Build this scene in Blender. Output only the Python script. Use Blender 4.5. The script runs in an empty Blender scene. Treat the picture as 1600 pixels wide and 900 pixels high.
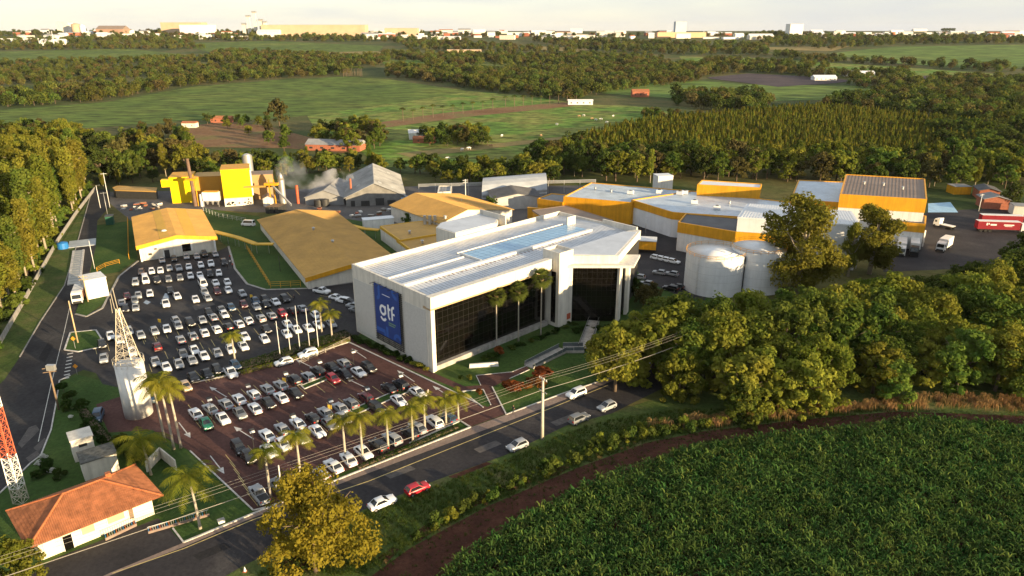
import bpy, math, random
import numpy as np
from mathutils import Vector, Matrix
random.seed(7)
RNG = np.random.default_rng(11)
S = bpy.context.scene
C = S.collection
R = math.radians
# ------------------------------------------------------------------ camera, sky, sun, exposure
FPX, HORIZON, CAMH = 1110.0, 48.0, 68.0
PITCH = math.atan((450 - HORIZON) / FPX)
cd = bpy.data.cameras.new('camera'); cam = bpy.data.objects.new('camera', cd); C.objects.link(cam)
cam.location = (0, 0, CAMH); cam.rotation_euler = (math.pi / 2 - PITCH, 0, 0)
cd.sensor_width = 36; cd.lens = 36 * FPX / 1600; cd.clip_start = 1; cd.clip_end = 30000
S.camera = cam
SUN_AZ, SUN_EL = R(-38), R(8.2)          # direction towards the sun, measured from +X
to_sun = Vector((math.cos(SUN_AZ) * math.cos(SUN_EL), math.sin(SUN_AZ) * math.cos(SUN_EL), math.sin(SUN_EL)))
w = bpy.data.worlds.new('World'); S.world = w; w.use_nodes = True
nt = w.node_tree; nt.nodes.clear()
sky = nt.nodes.new('ShaderNodeTexSky'); sky.sky_type = 'NISHITA'; sky.sun_disc = False
sky.sun_elevation = SUN_EL; sky.sun_rotation = math.atan2(to_sun.x, to_sun.y)
sky.altitude = 500; sky.air_density = 1.0; sky.dust_density = 0.5; sky.ozone_density = 1.0
bg = nt.nodes.new('ShaderNodeBackground'); bg.inputs[1].default_value = 0.15
wo = nt.nodes.new('ShaderNodeOutputWorld')
# thin veil of high cloud over the clear sky
tcw = nt.nodes.new('ShaderNodeTexCoord'); mpw = nt.nodes.new('ShaderNodeMapping'); mpw.inputs['Scale'].default_value = (2.2, 2.2, 14); nzw = nt.nodes.new('ShaderNodeTexNoise'); nzw.inputs['Scale'].default_value = 1.6; nzw.inputs['Detail'].default_value = 6
mrw = nt.nodes.new('ShaderNodeMapRange'); mrw.inputs[1].default_value = .35; mrw.inputs[2].default_value = .7; mrw.inputs[3].default_value = .74; mrw.inputs[4].default_value = .95
mxw = nt.nodes.new('ShaderNodeMix'); mxw.data_type = 'RGBA'; mxw.inputs['B'].default_value = (1.78, 1.84, 1.90, 1)
nt.links.new(tcw.outputs['Generated'], mpw.inputs[0]); nt.links.new(mpw.outputs[0], nzw.inputs['Vector']); nt.links.new(nzw.outputs[0], mrw.inputs[0]); nt.links.new(mrw.outputs[0], mxw.inputs['Factor']); nt.links.new(sky.outputs[0], mxw.inputs['A'])
nt.links.new(mxw.outputs['Result'], bg.inputs[0]); nt.links.new(bg.outputs[0], wo.inputs[0])
sl = bpy.data.lights.new('sun', 'SUN'); sl.energy = 4.7; sl.angle = R(0.6); sl.color = (1.0, 0.75, 0.43)
so = bpy.data.objects.new('sun', sl); C.objects.link(so); so.rotation_euler = (-to_sun).to_track_quat('-Z', 'Y').to_euler()
so.location = (200, -200, 200)
S.view_settings.view_transform = 'Standard'; S.view_settings.look = 'None'
S.view_settings.exposure = 1.43; S.view_settings.gamma = 1.0; S.view_settings.use_curve_mapping = False
S.render.engine = 'CYCLES'
cy = S.cycles
cy.max_bounces = 6; cy.diffuse_bounces = 2; cy.glossy_bounces = 3; cy.transmission_bounces = 3
cy.transparent_max_bounces = 8; cy.volume_bounces = 0; cy.caustics_reflective = False; cy.caustics_refractive = False
cy.use_denoising = True
try: cy.volume_step_rate = 4.0; cy.volume_max_steps = 128
except Exception: pass
HAZE = 1.5e-5
# ------------------------------------------------------------------ terrain and unprojection
def H(x, y):
    s = min(max((y - 600) / 2600.0, 0), 1)
    return 64 * (3 * s * s - 2 * s ** 3)
def ray(px, py):
    a = (px - 800) / FPX; b = -(py - 450) / FPX
    return a, math.cos(PITCH) + b * math.sin(PITCH), -math.sin(PITCH) + b * math.cos(PITCH)
def G(px, py, z=0.0):
    """the point of the place that stands at this spot of the photo, z above the terrain"""
    dx, dy, dz = ray(px, py)
    zz = z
    if dz > -0.02 or -CAMH / dz * dy > 600:
        t = 400.0
        hit = None
        while t < 9000:
            if CAMH + dz * t <= H(0, dy * t) + z: hit = t; break
            t *= 1.01
        if hit is None: hit = 6000
        lo, hi = hit / 1.01, hit
        for _ in range(24):
            m = (lo + hi) / 2
            if CAMH + dz * m <= H(0, dy * m) + z: hi = m
            else: lo = m
        return Vector((dx * hi, dy * hi, H(0, dy * hi) + z))
    t = (zz - CAMH) / dz
    return Vector((dx * t, dy * t, zz))
def PT(px, py, Y):
    """point on the ray through this spot at forward distance Y"""
    dx, dy, dz = ray(px, py); t = Y / dy
    return Vector((dx * t, Y, CAMH + dz * t))
# ------------------------------------------------------------------ materials
MT = {}
def mat(name, col, rough=.75, var=.18, scale=1.0, bump=0.0, metal=0.0, spec=.3, rnd=0.0, wave=None, coords='world', col2=None, emis=None, trans=0.0, detail=6.0, streak=0.0):
    if name in MT: return MT[name]
    m = bpy.data.materials.new(name); m.use_nodes = True; n = m.node_tree.nodes; l = m.node_tree.links
    b = n['Principled BSDF']; b.inputs['Roughness'].default_value = rough; b.inputs['Metallic'].default_value = metal
    b.inputs['Specular IOR Level'].default_value = spec
    if trans: b.inputs['Transmission Weight'].default_value = trans
    src = None
    if coords == 'world': src = n.new('ShaderNodeNewGeometry').outputs['Position']
    else: src = n.new('ShaderNodeTexCoord').outputs['Object']
    last = None
    tx = n.new('ShaderNodeTexNoise'); tx.inputs['Scale'].default_value = scale; tx.inputs['Detail'].default_value = detail; tx.inputs['Roughness'].default_value = .65
    l.new(src, tx.inputs['Vector'])
    rp = n.new('ShaderNodeValToRGB'); e = rp.color_ramp.elements
    c1 = tuple(max(0, c * (1 - var)) for c in col) + (1,); c2 = tuple(min(1, c * (1 + var)) for c in (col2 or col)) + (1,)
    e[0].position = .32; e[1].position = .68; e[0].color = c1; e[1].color = c2
    l.new(tx.outputs[0], rp.inputs[0]); last = rp.outputs[0]
    if rnd:
        oi = n.new('ShaderNodeObjectInfo'); hs = n.new('ShaderNodeHueSaturation'); mr = n.new('ShaderNodeMapRange')
        l.new(oi.outputs['Random'], mr.inputs[0]); mr.inputs[3].default_value = 1 - rnd; mr.inputs[4].default_value = 1 + rnd
        l.new(mr.outputs[0], hs.inputs['Value']); l.new(last, hs.inputs['Color']); last = hs.outputs[0]
    if streak:                                   # rain streaks and grime with a run downwards
        mp_ = n.new('ShaderNodeMapping'); mp_.inputs['Scale'].default_value = (1.1, 1.1, .07); l.new(src, mp_.inputs[0])
        t3 = n.new('ShaderNodeTexNoise'); t3.inputs['Scale'].default_value = 1.0; t3.inputs['Detail'].default_value = 7; t3.inputs['Roughness'].default_value = .7; l.new(mp_.outputs[0], t3.inputs['Vector'])
        m3 = n.new('ShaderNodeMapRange'); m3.inputs[1].default_value = .42; m3.inputs[2].default_value = .72; m3.inputs[3].default_value = 1.0; m3.inputs[4].default_value = 1 - streak; l.new(t3.outputs[0], m3.inputs[0])
        h3 = n.new('ShaderNodeHueSaturation'); l.new(last, h3.inputs['Color']); l.new(m3.outputs[0], h3.inputs['Value']); last = h3.outputs[0]
    l.new(last, b.inputs['Base Color'])
    hgt = None
    if wave:                                     # (direction angle, wavelength, strength): corrugation or crop rows as fine relief
        ang, wl, st = wave
        sep = n.new('ShaderNodeVectorRotate'); sep.rotation_type = 'Z_AXIS'; sep.inputs['Angle'].default_value = -ang
        l.new(src, sep.inputs['Vector'])
        wv = n.new('ShaderNodeTexWave'); wv.wave_type = 'BANDS'; wv.bands_direction = 'X'; wv.inputs['Scale'].default_value = 0.314 / wl
        l.new(sep.outputs[0], wv.inputs['Vector']); hgt = wv.outputs[1]
        bp = n.new('ShaderNodeBump'); bp.inputs['Strength'].default_value = st; bp.inputs['Distance'].default_value = wl * .3
        l.new(hgt, bp.inputs['Height']); l.new(bp.outputs[0], b.inputs['Normal'])
    elif bump:
        bp = n.new('ShaderNodeBump'); bp.inputs['Strength'].default_value = bump; bp.inputs['Distance'].default_value = .05 / max(scale, .02) ** .5
        l.new(tx.outputs[0], bp.inputs['Height']); l.new(bp.outputs[0], b.inputs['Normal'])
    if emis:
        b.inputs['Emission Color'].default_value = emis[0] + (1,); b.inputs['Emission Strength'].default_value = emis[1]
    MT[name] = m
    return m
def patchy(name, cols, scale, rough=.95, fine=2.0, finevar=.3, wave=None, bump=.4, stretch=None):
    """ground of several colours in patches, with finer mottling over it"""
    if name in MT: return MT[name]
    m = bpy.data.materials.new(name); m.use_nodes = True; n = m.node_tree.nodes; l = m.node_tree.links
    b = n['Principled BSDF']; b.inputs['Roughness'].default_value = rough; b.inputs['Specular IOR Level'].default_value = .12
    g = n.new('ShaderNodeNewGeometry').outputs['Position']
    t1 = n.new('ShaderNodeTexNoise'); t1.inputs['Scale'].default_value = scale; t1.inputs['Detail'].default_value = 5; t1.inputs['Roughness'].default_value = .6; l.new(g, t1.inputs['Vector'])
    rp = n.new('ShaderNodeValToRGB'); e = rp.color_ramp.elements
    e[0].position = .3; e[1].position = .7; e[0].color = cols[0] + (1,); e[1].color = cols[-1] + (1,)
    for i, c in enumerate(cols[1:-1]):
        k = e.new(.3 + .4 * (i + 1) / (len(cols) - 1)); k.color = c + (1,)
    l.new(t1.outputs[0], rp.inputs[0])
    t2 = n.new('ShaderNodeTexNoise'); t2.inputs['Scale'].default_value = fine; t2.inputs['Detail'].default_value = 8; t2.inputs['Roughness'].default_value = .7
    if stretch:
        mp = n.new('ShaderNodeMapping'); mp.inputs['Scale'].default_value = stretch; l.new(g, mp.inputs[0]); l.new(mp.outputs[0], t2.inputs['Vector']); t2.inputs['Detail'].default_value = 4
    else: l.new(g, t2.inputs['Vector'])
    mr = n.new('ShaderNodeMapRange'); mr.inputs[1].default_value = .39 if stretch else .3; mr.inputs[2].default_value = .61 if stretch else .7; mr.inputs[3].default_value = 1 - finevar; mr.inputs[4].default_value = 1 + finevar
    l.new(t2.outputs[0], mr.inputs[0])
    hs = n.new('ShaderNodeHueSaturation'); l.new(rp.outputs[0], hs.inputs['Color']); l.new(mr.outputs[0], hs.inputs['Value'])
    col = hs.outputs[0]
    hh = t2.outputs[0]
    if wave:
        ang, wl, dark = wave
        vr = n.new('ShaderNodeVectorRotate'); vr.rotation_type = 'Z_AXIS'; vr.inputs['Angle'].default_value = -ang; l.new(g, vr.inputs['Vector'])
        wv = n.new('ShaderNodeTexWave'); wv.bands_direction = 'X'; wv.inputs['Scale'].default_value = .314 / wl; wv.inputs['Distortion'].default_value = 1.5; wv.inputs['Detail'].default_value = 3
        l.new(vr.outputs[0], wv.inputs['Vector'])
        mr2 = n.new('ShaderNodeMapRange'); mr2.inputs[3].default_value = dark; mr2.inputs[4].default_value = 1.0; l.new(wv.outputs[1], mr2.inputs[0])
        h2 = n.new('ShaderNodeHueSaturation'); l.new(col, h2.inputs['Color']); l.new(mr2.outputs[0], h2.inputs['Value']); col = h2.outputs[0]
    l.new(col, b.inputs['Base Color'])
    bp = n.new('ShaderNodeBump'); bp.inputs['Strength'].default_value = bump; bp.inputs['Distance'].default_value = .3; l.new(hh, bp.inputs['Height']); l.new(bp.outputs[0], b.inputs['Normal'])
    MT[name] = m
    return m
def leafmat(name, a, bcol, rnd=.25, trans=.42, nscale=.35):
    if name in MT: return MT[name]
    m = bpy.data.materials.new(name); m.use_nodes = True; n = m.node_tree.nodes; l = m.node_tree.links
    n.remove(n['Principled BSDF']); out = n['Material Output']
    tc = n.new('ShaderNodeTexCoord'); oi = n.new('ShaderNodeObjectInfo')
    tx = n.new('ShaderNodeTexNoise'); tx.inputs['Scale'].default_value = nscale; tx.inputs['Detail'].default_value = 3; tx.noise_dimensions = '4D'
    l.new(tc.outputs['Object'], tx.inputs['Vector']); mu = n.new('ShaderNodeMath'); mu.operation = 'MULTIPLY'; mu.inputs[1].default_value = 40
    l.new(oi.outputs['Random'], mu.inputs[0]); l.new(mu.outputs[0], tx.inputs['W'])
    rp = n.new('ShaderNodeValToRGB'); e = rp.color_ramp.elements; e[0].position = .35; e[1].position = .65; e[0].color = a + (1,); e[1].color = bcol + (1,)
    l.new(tx.outputs[0], rp.inputs[0])
    hs = n.new('ShaderNodeHueSaturation'); mr = n.new('ShaderNodeMapRange'); mr.inputs[3].default_value = 1 - rnd; mr.inputs[4].default_value = 1 + rnd
    l.new(oi.outputs['Random'], mr.inputs[0]); l.new(mr.outputs[0], hs.inputs['Value'])
    wn = n.new('ShaderNodeTexWhiteNoise'); wn.noise_dimensions = '1D'; l.new(mu.outputs[0], wn.inputs['W'])
    mh = n.new('ShaderNodeMapRange'); mh.inputs[3].default_value = .5 - .018 * rnd / .25; mh.inputs[4].default_value = .5 + .022 * rnd / .25; l.new(wn.outputs[0], mh.inputs[0]); l.new(mh.outputs[0], hs.inputs['Hue'])
    l.new(rp.outputs[0], hs.inputs['Color'])
    d = n.new('ShaderNodeBsdfDiffuse'); t = n.new('ShaderNodeBsdfTranslucent'); mx = n.new('ShaderNodeMixShader'); mx.inputs[0].default_value = trans
    l.new(hs.outputs[0], d.inputs[0]); l.new(hs.outputs[0], t.inputs[0]); l.new(d.outputs[0], mx.inputs[1]); l.new(t.outputs[0], mx.inputs[2]); l.new(mx.outputs[0], out.inputs[0])
    MT[name] = m
    return m
asphalt = patchy('asphalt', [(.025, .024, .026), (.036, .034, .037), (.044, .041, .043), (.066, .061, .060)], .11, .85, 1.6, .3, bump=.15)
asphalt2 = patchy('car_park_asphalt', [(.026, .025, .027), (.038, .036, .038), (.046, .044, .045), (.068, .064, .062)], .10, .85, 1.3, .32, bump=.15)
redpave = patchy('red_paving', [(.062, .032, .029), (.082, .042, .037), (.098, .050, .044), (.135, .072, .062)], .11, .9, 1.8, .32, bump=.2)
gravel = patchy('yard_gravel', [(.085, .082, .085), (.11, .105, .105), (.14, .13, .12)], .08, .95, 1.2, .25)
lawn = patchy('lawn_grass', [(.030, .062, .014), (.045, .085, .020), (.070, .105, .026)], .10, .95, 1.5, .35, bump=.6)
verge = patchy('verge_grass', [(.050, .085, .020), (.075, .105, .028), (.13, .12, .05)], .16, .95, 1.2, .4, bump=.7)
redsoil = patchy('red_soil', [(.045, .020, .014), (.066, .027, .018), (.095, .042, .027)], .25, .98, 1.5, .3, bump=.6)
scrub = patchy('scrub_ground', [(.035, .055, .014), (.06, .08, .022), (.11, .10, .035), (.05, .07, .02)], .012, .98, .3, .35, bump=.6)
kerbm = mat('painted_kerb', (.50, .48, .45), .85, .3, 1.2)
concrete = mat('concrete', (.36, .34, .31), .85, .25, .8, streak=.35)
paving = patchy('paving_stone', [(.20, .15, .13), (.24, .18, .15), (.28, .22, .18)], .3, .9, 2, .2)
white = mat('white_paint', (.74, .73, .70), .55, .08, .5, streak=.22)
whitemetal = mat('white_sheet_metal', (.70, .72, .74), .45, .07, .3, streak=.12)
cream = mat('cream_render', (.68, .64, .56), .85, .09, .35, bump=.05, streak=.28)
stonewall = mat('pale_stone_cladding', (.52, .51, .48), .8, .10, 2.5)
yellow = mat('yellow_sheet_metal', (.68, .325, .014), .55, .10, .3, streak=.25)
yellowbright = mat('bright_yellow_metal', (.84, .56, .0), .5, .04, .3)
ochre = mat('ochre_roof_sheet', (.48, .28, .068), .65, .16, .16, streak=.12)
ochrepatch = mat('yellow_roof_sheet', (.62, .36, .03), .6, .08, .12)
blueroof = mat('light_metal_roof', (.48, .55, .62), .42, .16, .22, metal=.15, streak=.2)
mainroof = mat('main_roof_sheet', (.55, .57, .60), .38, .12, .25, metal=.25)
greyroof = mat('grey_fibre_roof', (.26, .26, .26), .8, .18, .2)
brownroof = mat('brown_roof_sheet', (.24, .18, .14), .7, .14, .15)
darkroof = mat('dark_grey_roof', (.10, .10, .105), .7, .2, .2)
glass = mat('dark_glass', (.004, .0035, .003), .05, .2, .2, spec=.6)
glassblue = mat('skylight_pane', (.22, .40, .58), .2, .1, .3, spec=.5)
mullion = mat('bronze_mullion', (.008, .007, .006), .55, .1, 1)
steel = mat('galvanised_steel', (.45, .45, .44), .45, .1, 1, metal=.6)
darksteel = mat('dark_steel', (.05, .05, .05), .5, .15, 1, metal=.3)
black = mat('black_rubber', (.018, .018, .018), .8, .1, 2)
bluesign = mat('blue_banner', (.018, .050, .22), .6, .10, .12)
bluelight = mat('banner_light_blue', (.030, .105, .40), .6, .05, .2)
greenink = mat('banner_green', (.25, .42, .12), .6, .05, .2)
tilem = mat('clay_roof_tile', (.33, .125, .055), .85, .35, .9)
tiledark = mat('ridge_tile', (.40, .13, .05), .8, .25, 2)
wood = mat('weathered_wood', (.20, .14, .09), .9, .2, 2)
bark = mat('bark', (.13, .095, .065), .95, .3, 1.2, coords='obj')
palebark = mat('pale_bark', (.34, .29, .22), .95, .25, 1.0, coords='obj')
palmbark = mat('palm_trunk', (.36, .32, .26), .9, .2, 2.0, coords='obj')
redpaint = mat('red_paint', (.45, .10, .045), .55, .1, 1)
bluepaint = mat('blue_paint', (.02, .16, .45), .5, .1, 1)
yline = mat('worn_yellow_line', (.50, .40, .17), .85, .25, 1.2)
wline = mat('worn_white_line', (.55, .54, .51), .85, .25, 1.2)
brick = mat('red_brick', (.34, .12, .07), .9, .2, 1.2)
# ------------------------------------------------------------------ object helpers
WL = {}
def tag(o, label=None, cat=None, group=None, kind=None):
    if label: o['label'] = label
    if cat: o['category'] = cat
    if group: o['group'] = group
    if kind: o['kind'] = kind
    return o
def root(name, loc, label, cat, group=None, rz=0.0):
    o = bpy.data.objects.new(name, None); C.objects.link(o); o.location = loc; o.rotation_euler = (0, 0, rz); o.empty_display_size = .3
    WL[o] = Vector(loc)
    return tag(o, label, cat, group)
def V3(p): return Vector((p[0], p[1], p[2] if len(p) > 2 else 0.0))
class MB:
    def __init__(s): s.v = []; s.f = []; s.m = []; s.k = 0
    def face(s, pts):
        i = len(s.v); s.v += [tuple(p) for p in pts]; s.f.append(tuple(range(i, i + len(pts)))); s.m.append(s.k)
    def obox(s, o, u, v, w):
        o, u, v, w = V3(o), V3(u), V3(v), V3(w); i = len(s.v)
        if u.cross(v).dot(w) < 0: u, v = v, u
        s.v += [tuple(p) for p in (o, o + u, o + u + v, o + v, o + w, o + u + w, o + u + v + w, o + v + w)]
        s.f += [(i, i + 3, i + 2, i + 1), (i + 4, i + 5, i + 6, i + 7), (i, i + 1, i + 5, i + 4), (i + 1, i + 2, i + 6, i + 5), (i + 2, i + 3, i + 7, i + 6), (i + 3, i, i + 4, i + 7)]
        s.m += [s.k] * 6
    def box(s, c, size, rz=0.0):
        ca, sa = math.cos(rz), math.sin(rz); u = Vector((ca, sa, 0)) * size[0]; v = Vector((-sa, ca, 0)) * size[1]; w_ = Vector((0, 0, size[2]))
        s.obox(V3(c) - u / 2 - v / 2 - w_ / 2, u, v, w_)
    def prism(s, poly, z0, z1, bottom=False):
        n = len(poly); a = sum(poly[i][0] * poly[(i + 1) % n][1] - poly[(i + 1) % n][0] * poly[i][1] for i in range(n))
        if a < 0: poly = poly[::-1]
        for i in range(n):
            p, q = poly[i], poly[(i + 1) % n]
            s.face([(p[0], p[1], z0), (q[0], q[1], z0), (q[0], q[1], z1), (p[0], p[1], z1)])
        s.face([(p[0], p[1], z1) for p in poly])
        if bottom: s.face([(p[0], p[1], z0) for p in poly[::-1]])
    def tube(s, pts, rads, n=8, caps=True):
        pts = [V3(p) for p in pts]; i0 = len(s.v)
        if not isinstance(rads, (list, tuple)): rads = [rads] * len(pts)
        for k, p in enumerate(pts):
            d = (pts[min(k + 1, len(pts) - 1)] - pts[max(k - 1, 0)]).normalized()
            a = d.cross(Vector((0, 0, 1)) if abs(d.z) < .9 else Vector((1, 0, 0))).normalized(); b = d.cross(a)
            for j in range(n):
                t = 2 * math.pi * j / n; s.v.append(tuple(p + (a * math.cos(t) + b * math.sin(t)) * rads[k]))
        for k in range(len(pts) - 1):
            for j in range(n):
                a0 = i0 + k * n + j; a1 = i0 + k * n + (j + 1) % n
                s.f.append((a0, a0 + n, a1 + n, a1)); s.m.append(s.k)
        if caps:
            s.f.append(tuple(i0 + j for j in range(n))); s.m.append(s.k)
            e = i0 + (len(pts) - 1) * n; s.f.append(tuple(e + j for j in range(n - 1, -1, -1))); s.m.append(s.k)
    def mesh(s, name, mats, smooth=False, off=None):
        me = bpy.data.meshes.new(name)
        vs = s.v if off is None else [(a - off[0], b - off[1], c - off[2]) for a, b, c in s.v]
        me.from_pydata(vs, [], s.f)
        for m_ in (mats if isinstance(mats, (list, tuple)) else [mats]): me.materials.append(m_)
        me.polygons.foreach_set('material_index', s.m)
        if smooth: me.polygons.foreach_set('use_smooth', [True] * len(me.polygons))
        me.update()
        return me
    def build(s, name, mats, parent=None, smooth=False, loc=None):
        """one mesh object; points are given in the place's own coordinates"""
        if parent is not None: off = WL[parent]
        elif loc is not None: off = V3(loc)
        else: off = Vector(s.v[0])
        o = bpy.data.objects.new(name, s.mesh(name, mats, smooth, off)); C.objects.link(o)
        if parent is not None: o.parent = parent; WL[o] = WL[parent]
        else: o.location = off; WL[o] = Vector(off)
        return o
def struct(o): o['kind'] = 'structure'; return o
def inst(me, name, loc, rz=0.0, scale=(1, 1, 1), parent=None, matl=None, slot=0, tilt=None):
    o = bpy.data.objects.new(name, me); C.objects.link(o)
    if parent is not None:
        o.parent = parent; o.location = V3(loc) - WL[parent]; WL[o] = V3(loc)
    else: o.location = loc; WL[o] = V3(loc)
    o.rotation_euler = (tilt[0], tilt[1], rz) if tilt else (0, 0, rz); o.scale = scale
    if matl is not None:
        o.material_slots[slot].link = 'OBJECT'; o.material_slots[slot].material = matl
    return o
def sheet(name, pts, m, z, kind='structure'):
    b = MB(); n = len(pts); a = sum(pts[i][0] * pts[(i + 1) % n][1] - pts[(i + 1) % n][0] * pts[i][1] for i in range(n))
    if a < 0: pts = pts[::-1]
    b.face([(p[0], p[1], z) for p in pts]); o = b.build(name, m); o['kind'] = kind
    return o
def psheet(name, px, m, z): return sheet(name, [G(*p) for p in px], m, z)
def field(name, px, m, dz, step=2.0):
    """a field on the rolling land, given by its outline; cut into strips that follow the slope"""
    ys = [p[1] for p in px]; y0, y1 = min(ys), max(ys); n = max(2, int((y1 - y0) / step)); rows = []
    for i in range(n + 1):
        y = y0 + (y1 - y0) * (i + (.02 if i == 0 else -.02 if i == n else 0)) / n; xs = []
        for k in range(len(px)):
            (xa, ya), (xb, yb) = px[k], px[(k + 1) % len(px)]
            if (ya <= y < yb) or (yb <= y < ya): xs.append(xa + (xb - xa) * (y - ya) / (yb - ya))
        if len(xs) >= 2: rows.append((y, min(xs), max(xs)))
    b = MB()
    for (ya, la, ra), (yb, lb, rb) in zip(rows, rows[1:]):
        P = [G(la, ya), G(ra, ya), G(rb, yb), G(lb, yb)]
        b.face([(p.x, p.y, p.z + dz) for p in P[::-1]])
    o = b.build(name, m); o['kind'] = 'structure'
    return o
def inside(p, poly):
    c = False; n = len(poly)
    for i in range(n):
        a, b = poly[i], poly[i - 1]
        if (a[1] > p[1]) != (b[1] > p[1]) and p[0] < (b[0] - a[0]) * (p[1] - a[1]) / (b[1] - a[1]) + a[0]: c = not c
    return c
def fill(px, gap, jit=.4, rnd=random, ground=True):
    """points spread over a piece of land given by its outline"""
    dense = []
    for i in range(len(px)):
        (xa, ya), (xb, yb) = px[i], px[(i + 1) % len(px)]
        for k in range(4): dense.append((xa + (xb - xa) * k / 4, ya + (yb - ya) * k / 4))
    W = [G(*p) for p in dense]; xs = [p.x for p in W]; ys = [p.y for p in W]; out = []; y = min(ys); r = 0
    while y <= max(ys):
        x = min(xs) + (gap / 2 if r % 2 else 0)
        while x <= max(xs):
            q = (x + rnd.uniform(-jit, jit) * gap, y + rnd.uniform(-jit, jit) * gap)
            if inside(q, W): out.append(Vector((q[0], q[1], H(*q))))
            x += gap
        y += gap * .87; r += 1
    return out
def px_of(p):
    c, s_ = math.cos(PITCH), math.sin(PITCH); y, z = p[1], p[2] - CAMH; d = y * c - z * s_; return 800 + FPX * p[0] / max(d, .1), 450 - FPX * (y * s_ + z * c) / max(d, .1)
def seen(p, h, left=40, right=240):
    """whether a tree of height h at p reaches into the picture or shades what is in it"""
    a = px_of(p); b_ = px_of((p[0], p[1], p[2] + h)); return -left < a[0] < 1600 + right and b_[1] < 905
def scatter(name, pts, sources, label, cat, tilt=False):
    """one object that repeats small source meshes at many points: (location, turn, size)"""
    me = bpy.data.meshes.new(name); o0 = pts[0][0]
    me.from_pydata([tuple(p[0] - o0) for p in pts], [], [])
    a = me.attributes.new('turn', 'FLOAT', 'POINT'); a.data.foreach_set('value', [p[1] for p in pts])
    a = me.attributes.new('size', 'FLOAT', 'POINT'); a.data.foreach_set('value', [p[2] for p in pts])
    o = bpy.data.objects.new(name, me); C.objects.link(o); o.location = o0
    col = bpy.data.collections.new(name + '_sources')
    for s_ in sources:
        q = bpy.data.objects.new(name + '_source', s_); col.objects.link(q)
    g = bpy.data.node_groups.new(name, 'GeometryNodeTree')
    g.interface.new_socket('Geometry', in_out='INPUT', socket_type='NodeSocketGeometry'); g.interface.new_socket('Geometry', in_out='OUTPUT', socket_type='NodeSocketGeometry')
    N = g.nodes; L = g.links; gi = N.new('NodeGroupInput'); go = N.new('NodeGroupOutput')
    mp = N.new('GeometryNodeMeshToPoints'); ip = N.new('GeometryNodeInstanceOnPoints'); ci = N.new('GeometryNodeCollectionInfo')
    ci.inputs[0].default_value = col; ci.inputs['Separate Children'].default_value = True; ci.inputs['Reset Children'].default_value = True
    n1 = N.new('GeometryNodeInputNamedAttribute'); n1.data_type = 'FLOAT'; n1.inputs[0].default_value = 'turn'
    n2 = N.new('GeometryNodeInputNamedAttribute'); n2.data_type = 'FLOAT'; n2.inputs[0].default_value = 'size'
    cx = N.new('ShaderNodeCombineXYZ'); L.new(n1.outputs[0], cx.inputs[2])
    L.new(gi.outputs[0], mp.inputs[0]); L.new(mp.outputs[0], ip.inputs['Points']); L.new(ci.outputs[0], ip.inputs['Instance'])
    ip.inputs['Pick Instance'].default_value = True
    L.new(cx.outputs[0], ip.inputs['Rotation']); L.new(n2.outputs[0], ip.inputs['Scale']); L.new(ip.outputs[0], go.inputs[0])
    md = o.modifiers.new('scatter', 'NODES'); md.node_group = g
    return tag(o, label, cat, kind='stuff')
# ------------------------------------------------------------------ foliage meshes
def leafquads(cen, nor, size, rng, asp=1.5, bend=.0):
    """mesh arrays of small leaf faces at points with normals"""
    n = len(cen); nor = nor / np.maximum(np.linalg.norm(nor, axis=1, keepdims=True), 1e-6)
    r = rng.normal(size=(n, 3)); u = np.cross(nor, r); u /= np.maximum(np.linalg.norm(u, axis=1, keepdims=True), 1e-6); v = np.cross(nor, u)
    s = (size * rng.uniform(.6, 1.35, n))[:, None]
    P = np.stack([cen - u * s * asp * .5, cen + v * s * .5 + nor * s * .12, cen + u * s * asp * .5, cen - v * s * .5 + nor * s * .12], 1)
    return P.reshape(-1, 3)
def arrmesh(name, V, nv, mats, mi=None):
    me = bpy.data.meshes.new(name); nf = len(V) // nv
    me.vertices.add(len(V)); me.vertices.foreach_set('co', np.asarray(V, np.float32).ravel())
    me.loops.add(len(V)); me.loops.foreach_set('vertex_index', np.arange(len(V), dtype=np.int32))
    me.polygons.add(nf); me.polygons.foreach_set('loop_start', np.arange(0, len(V), nv, dtype=np.int32)); me.polygons.foreach_set('loop_total', np.full(nf, nv, np.int32))
    for m_ in mats: me.materials.append(m_)
    if mi is not None: me.polygons.foreach_set('material_index', np.asarray(mi, np.int32))
    me.update(calc_edges=True)
    return me
def crown(rng, centres, radii, per, leaf, up=.25, flat=.8):
    cs = []; ns = []
    for c, r in zip(centres, radii):
        d = rng.normal(size=(per, 3)); d /= np.linalg.norm(d, axis=1, keepdims=True)
        rr = r * rng.uniform(.35, 1, per)[:, None] ** .5
        p = d * rr; p[:, 2] *= flat
        cs.append(c + p); nn = d + rng.normal(size=(per, 3)) * .55; nn[:, 2] += up; ns.append(nn)
    return leafquads(np.concatenate(cs), np.concatenate(ns), leaf, rng)
def joinmesh(name, mb, V, mats, mb_slot=0, leaf_slot=1):
    """trunk (MB) and leaf faces in one mesh, for trees too far off to show their parts"""
    b = MB(); b.v = list(mb.v); b.f = list(mb.f); b.m = [mb_slot] * len(mb.f); i = len(b.v)
    b.v += [tuple(p) for p in V]; k = len(V) // 4; b.f += [(i + 4 * j, i + 4 * j + 1, i + 4 * j + 2, i + 4 * j + 3) for j in range(k)]; b.m += [leaf_slot] * k
    return b.mesh(name, mats)
L_olive = leafmat('olive_leaves', (.125, .158, .022), (.235, .235, .036))
L_green = leafmat('green_leaves', (.072, .120, .022), (.145, .180, .032))
L_dark = leafmat('dark_leaves', (.044, .072, .017), (.090, .112, .024))
L_euc = leafmat('eucalyptus_leaves', (.132, .142, .021), (.230, .212, .033), rnd=.2)
L_amber = leafmat('amber_leaves', (.17, .148, .018), (.26, .208, .026), rnd=.1)
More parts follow.
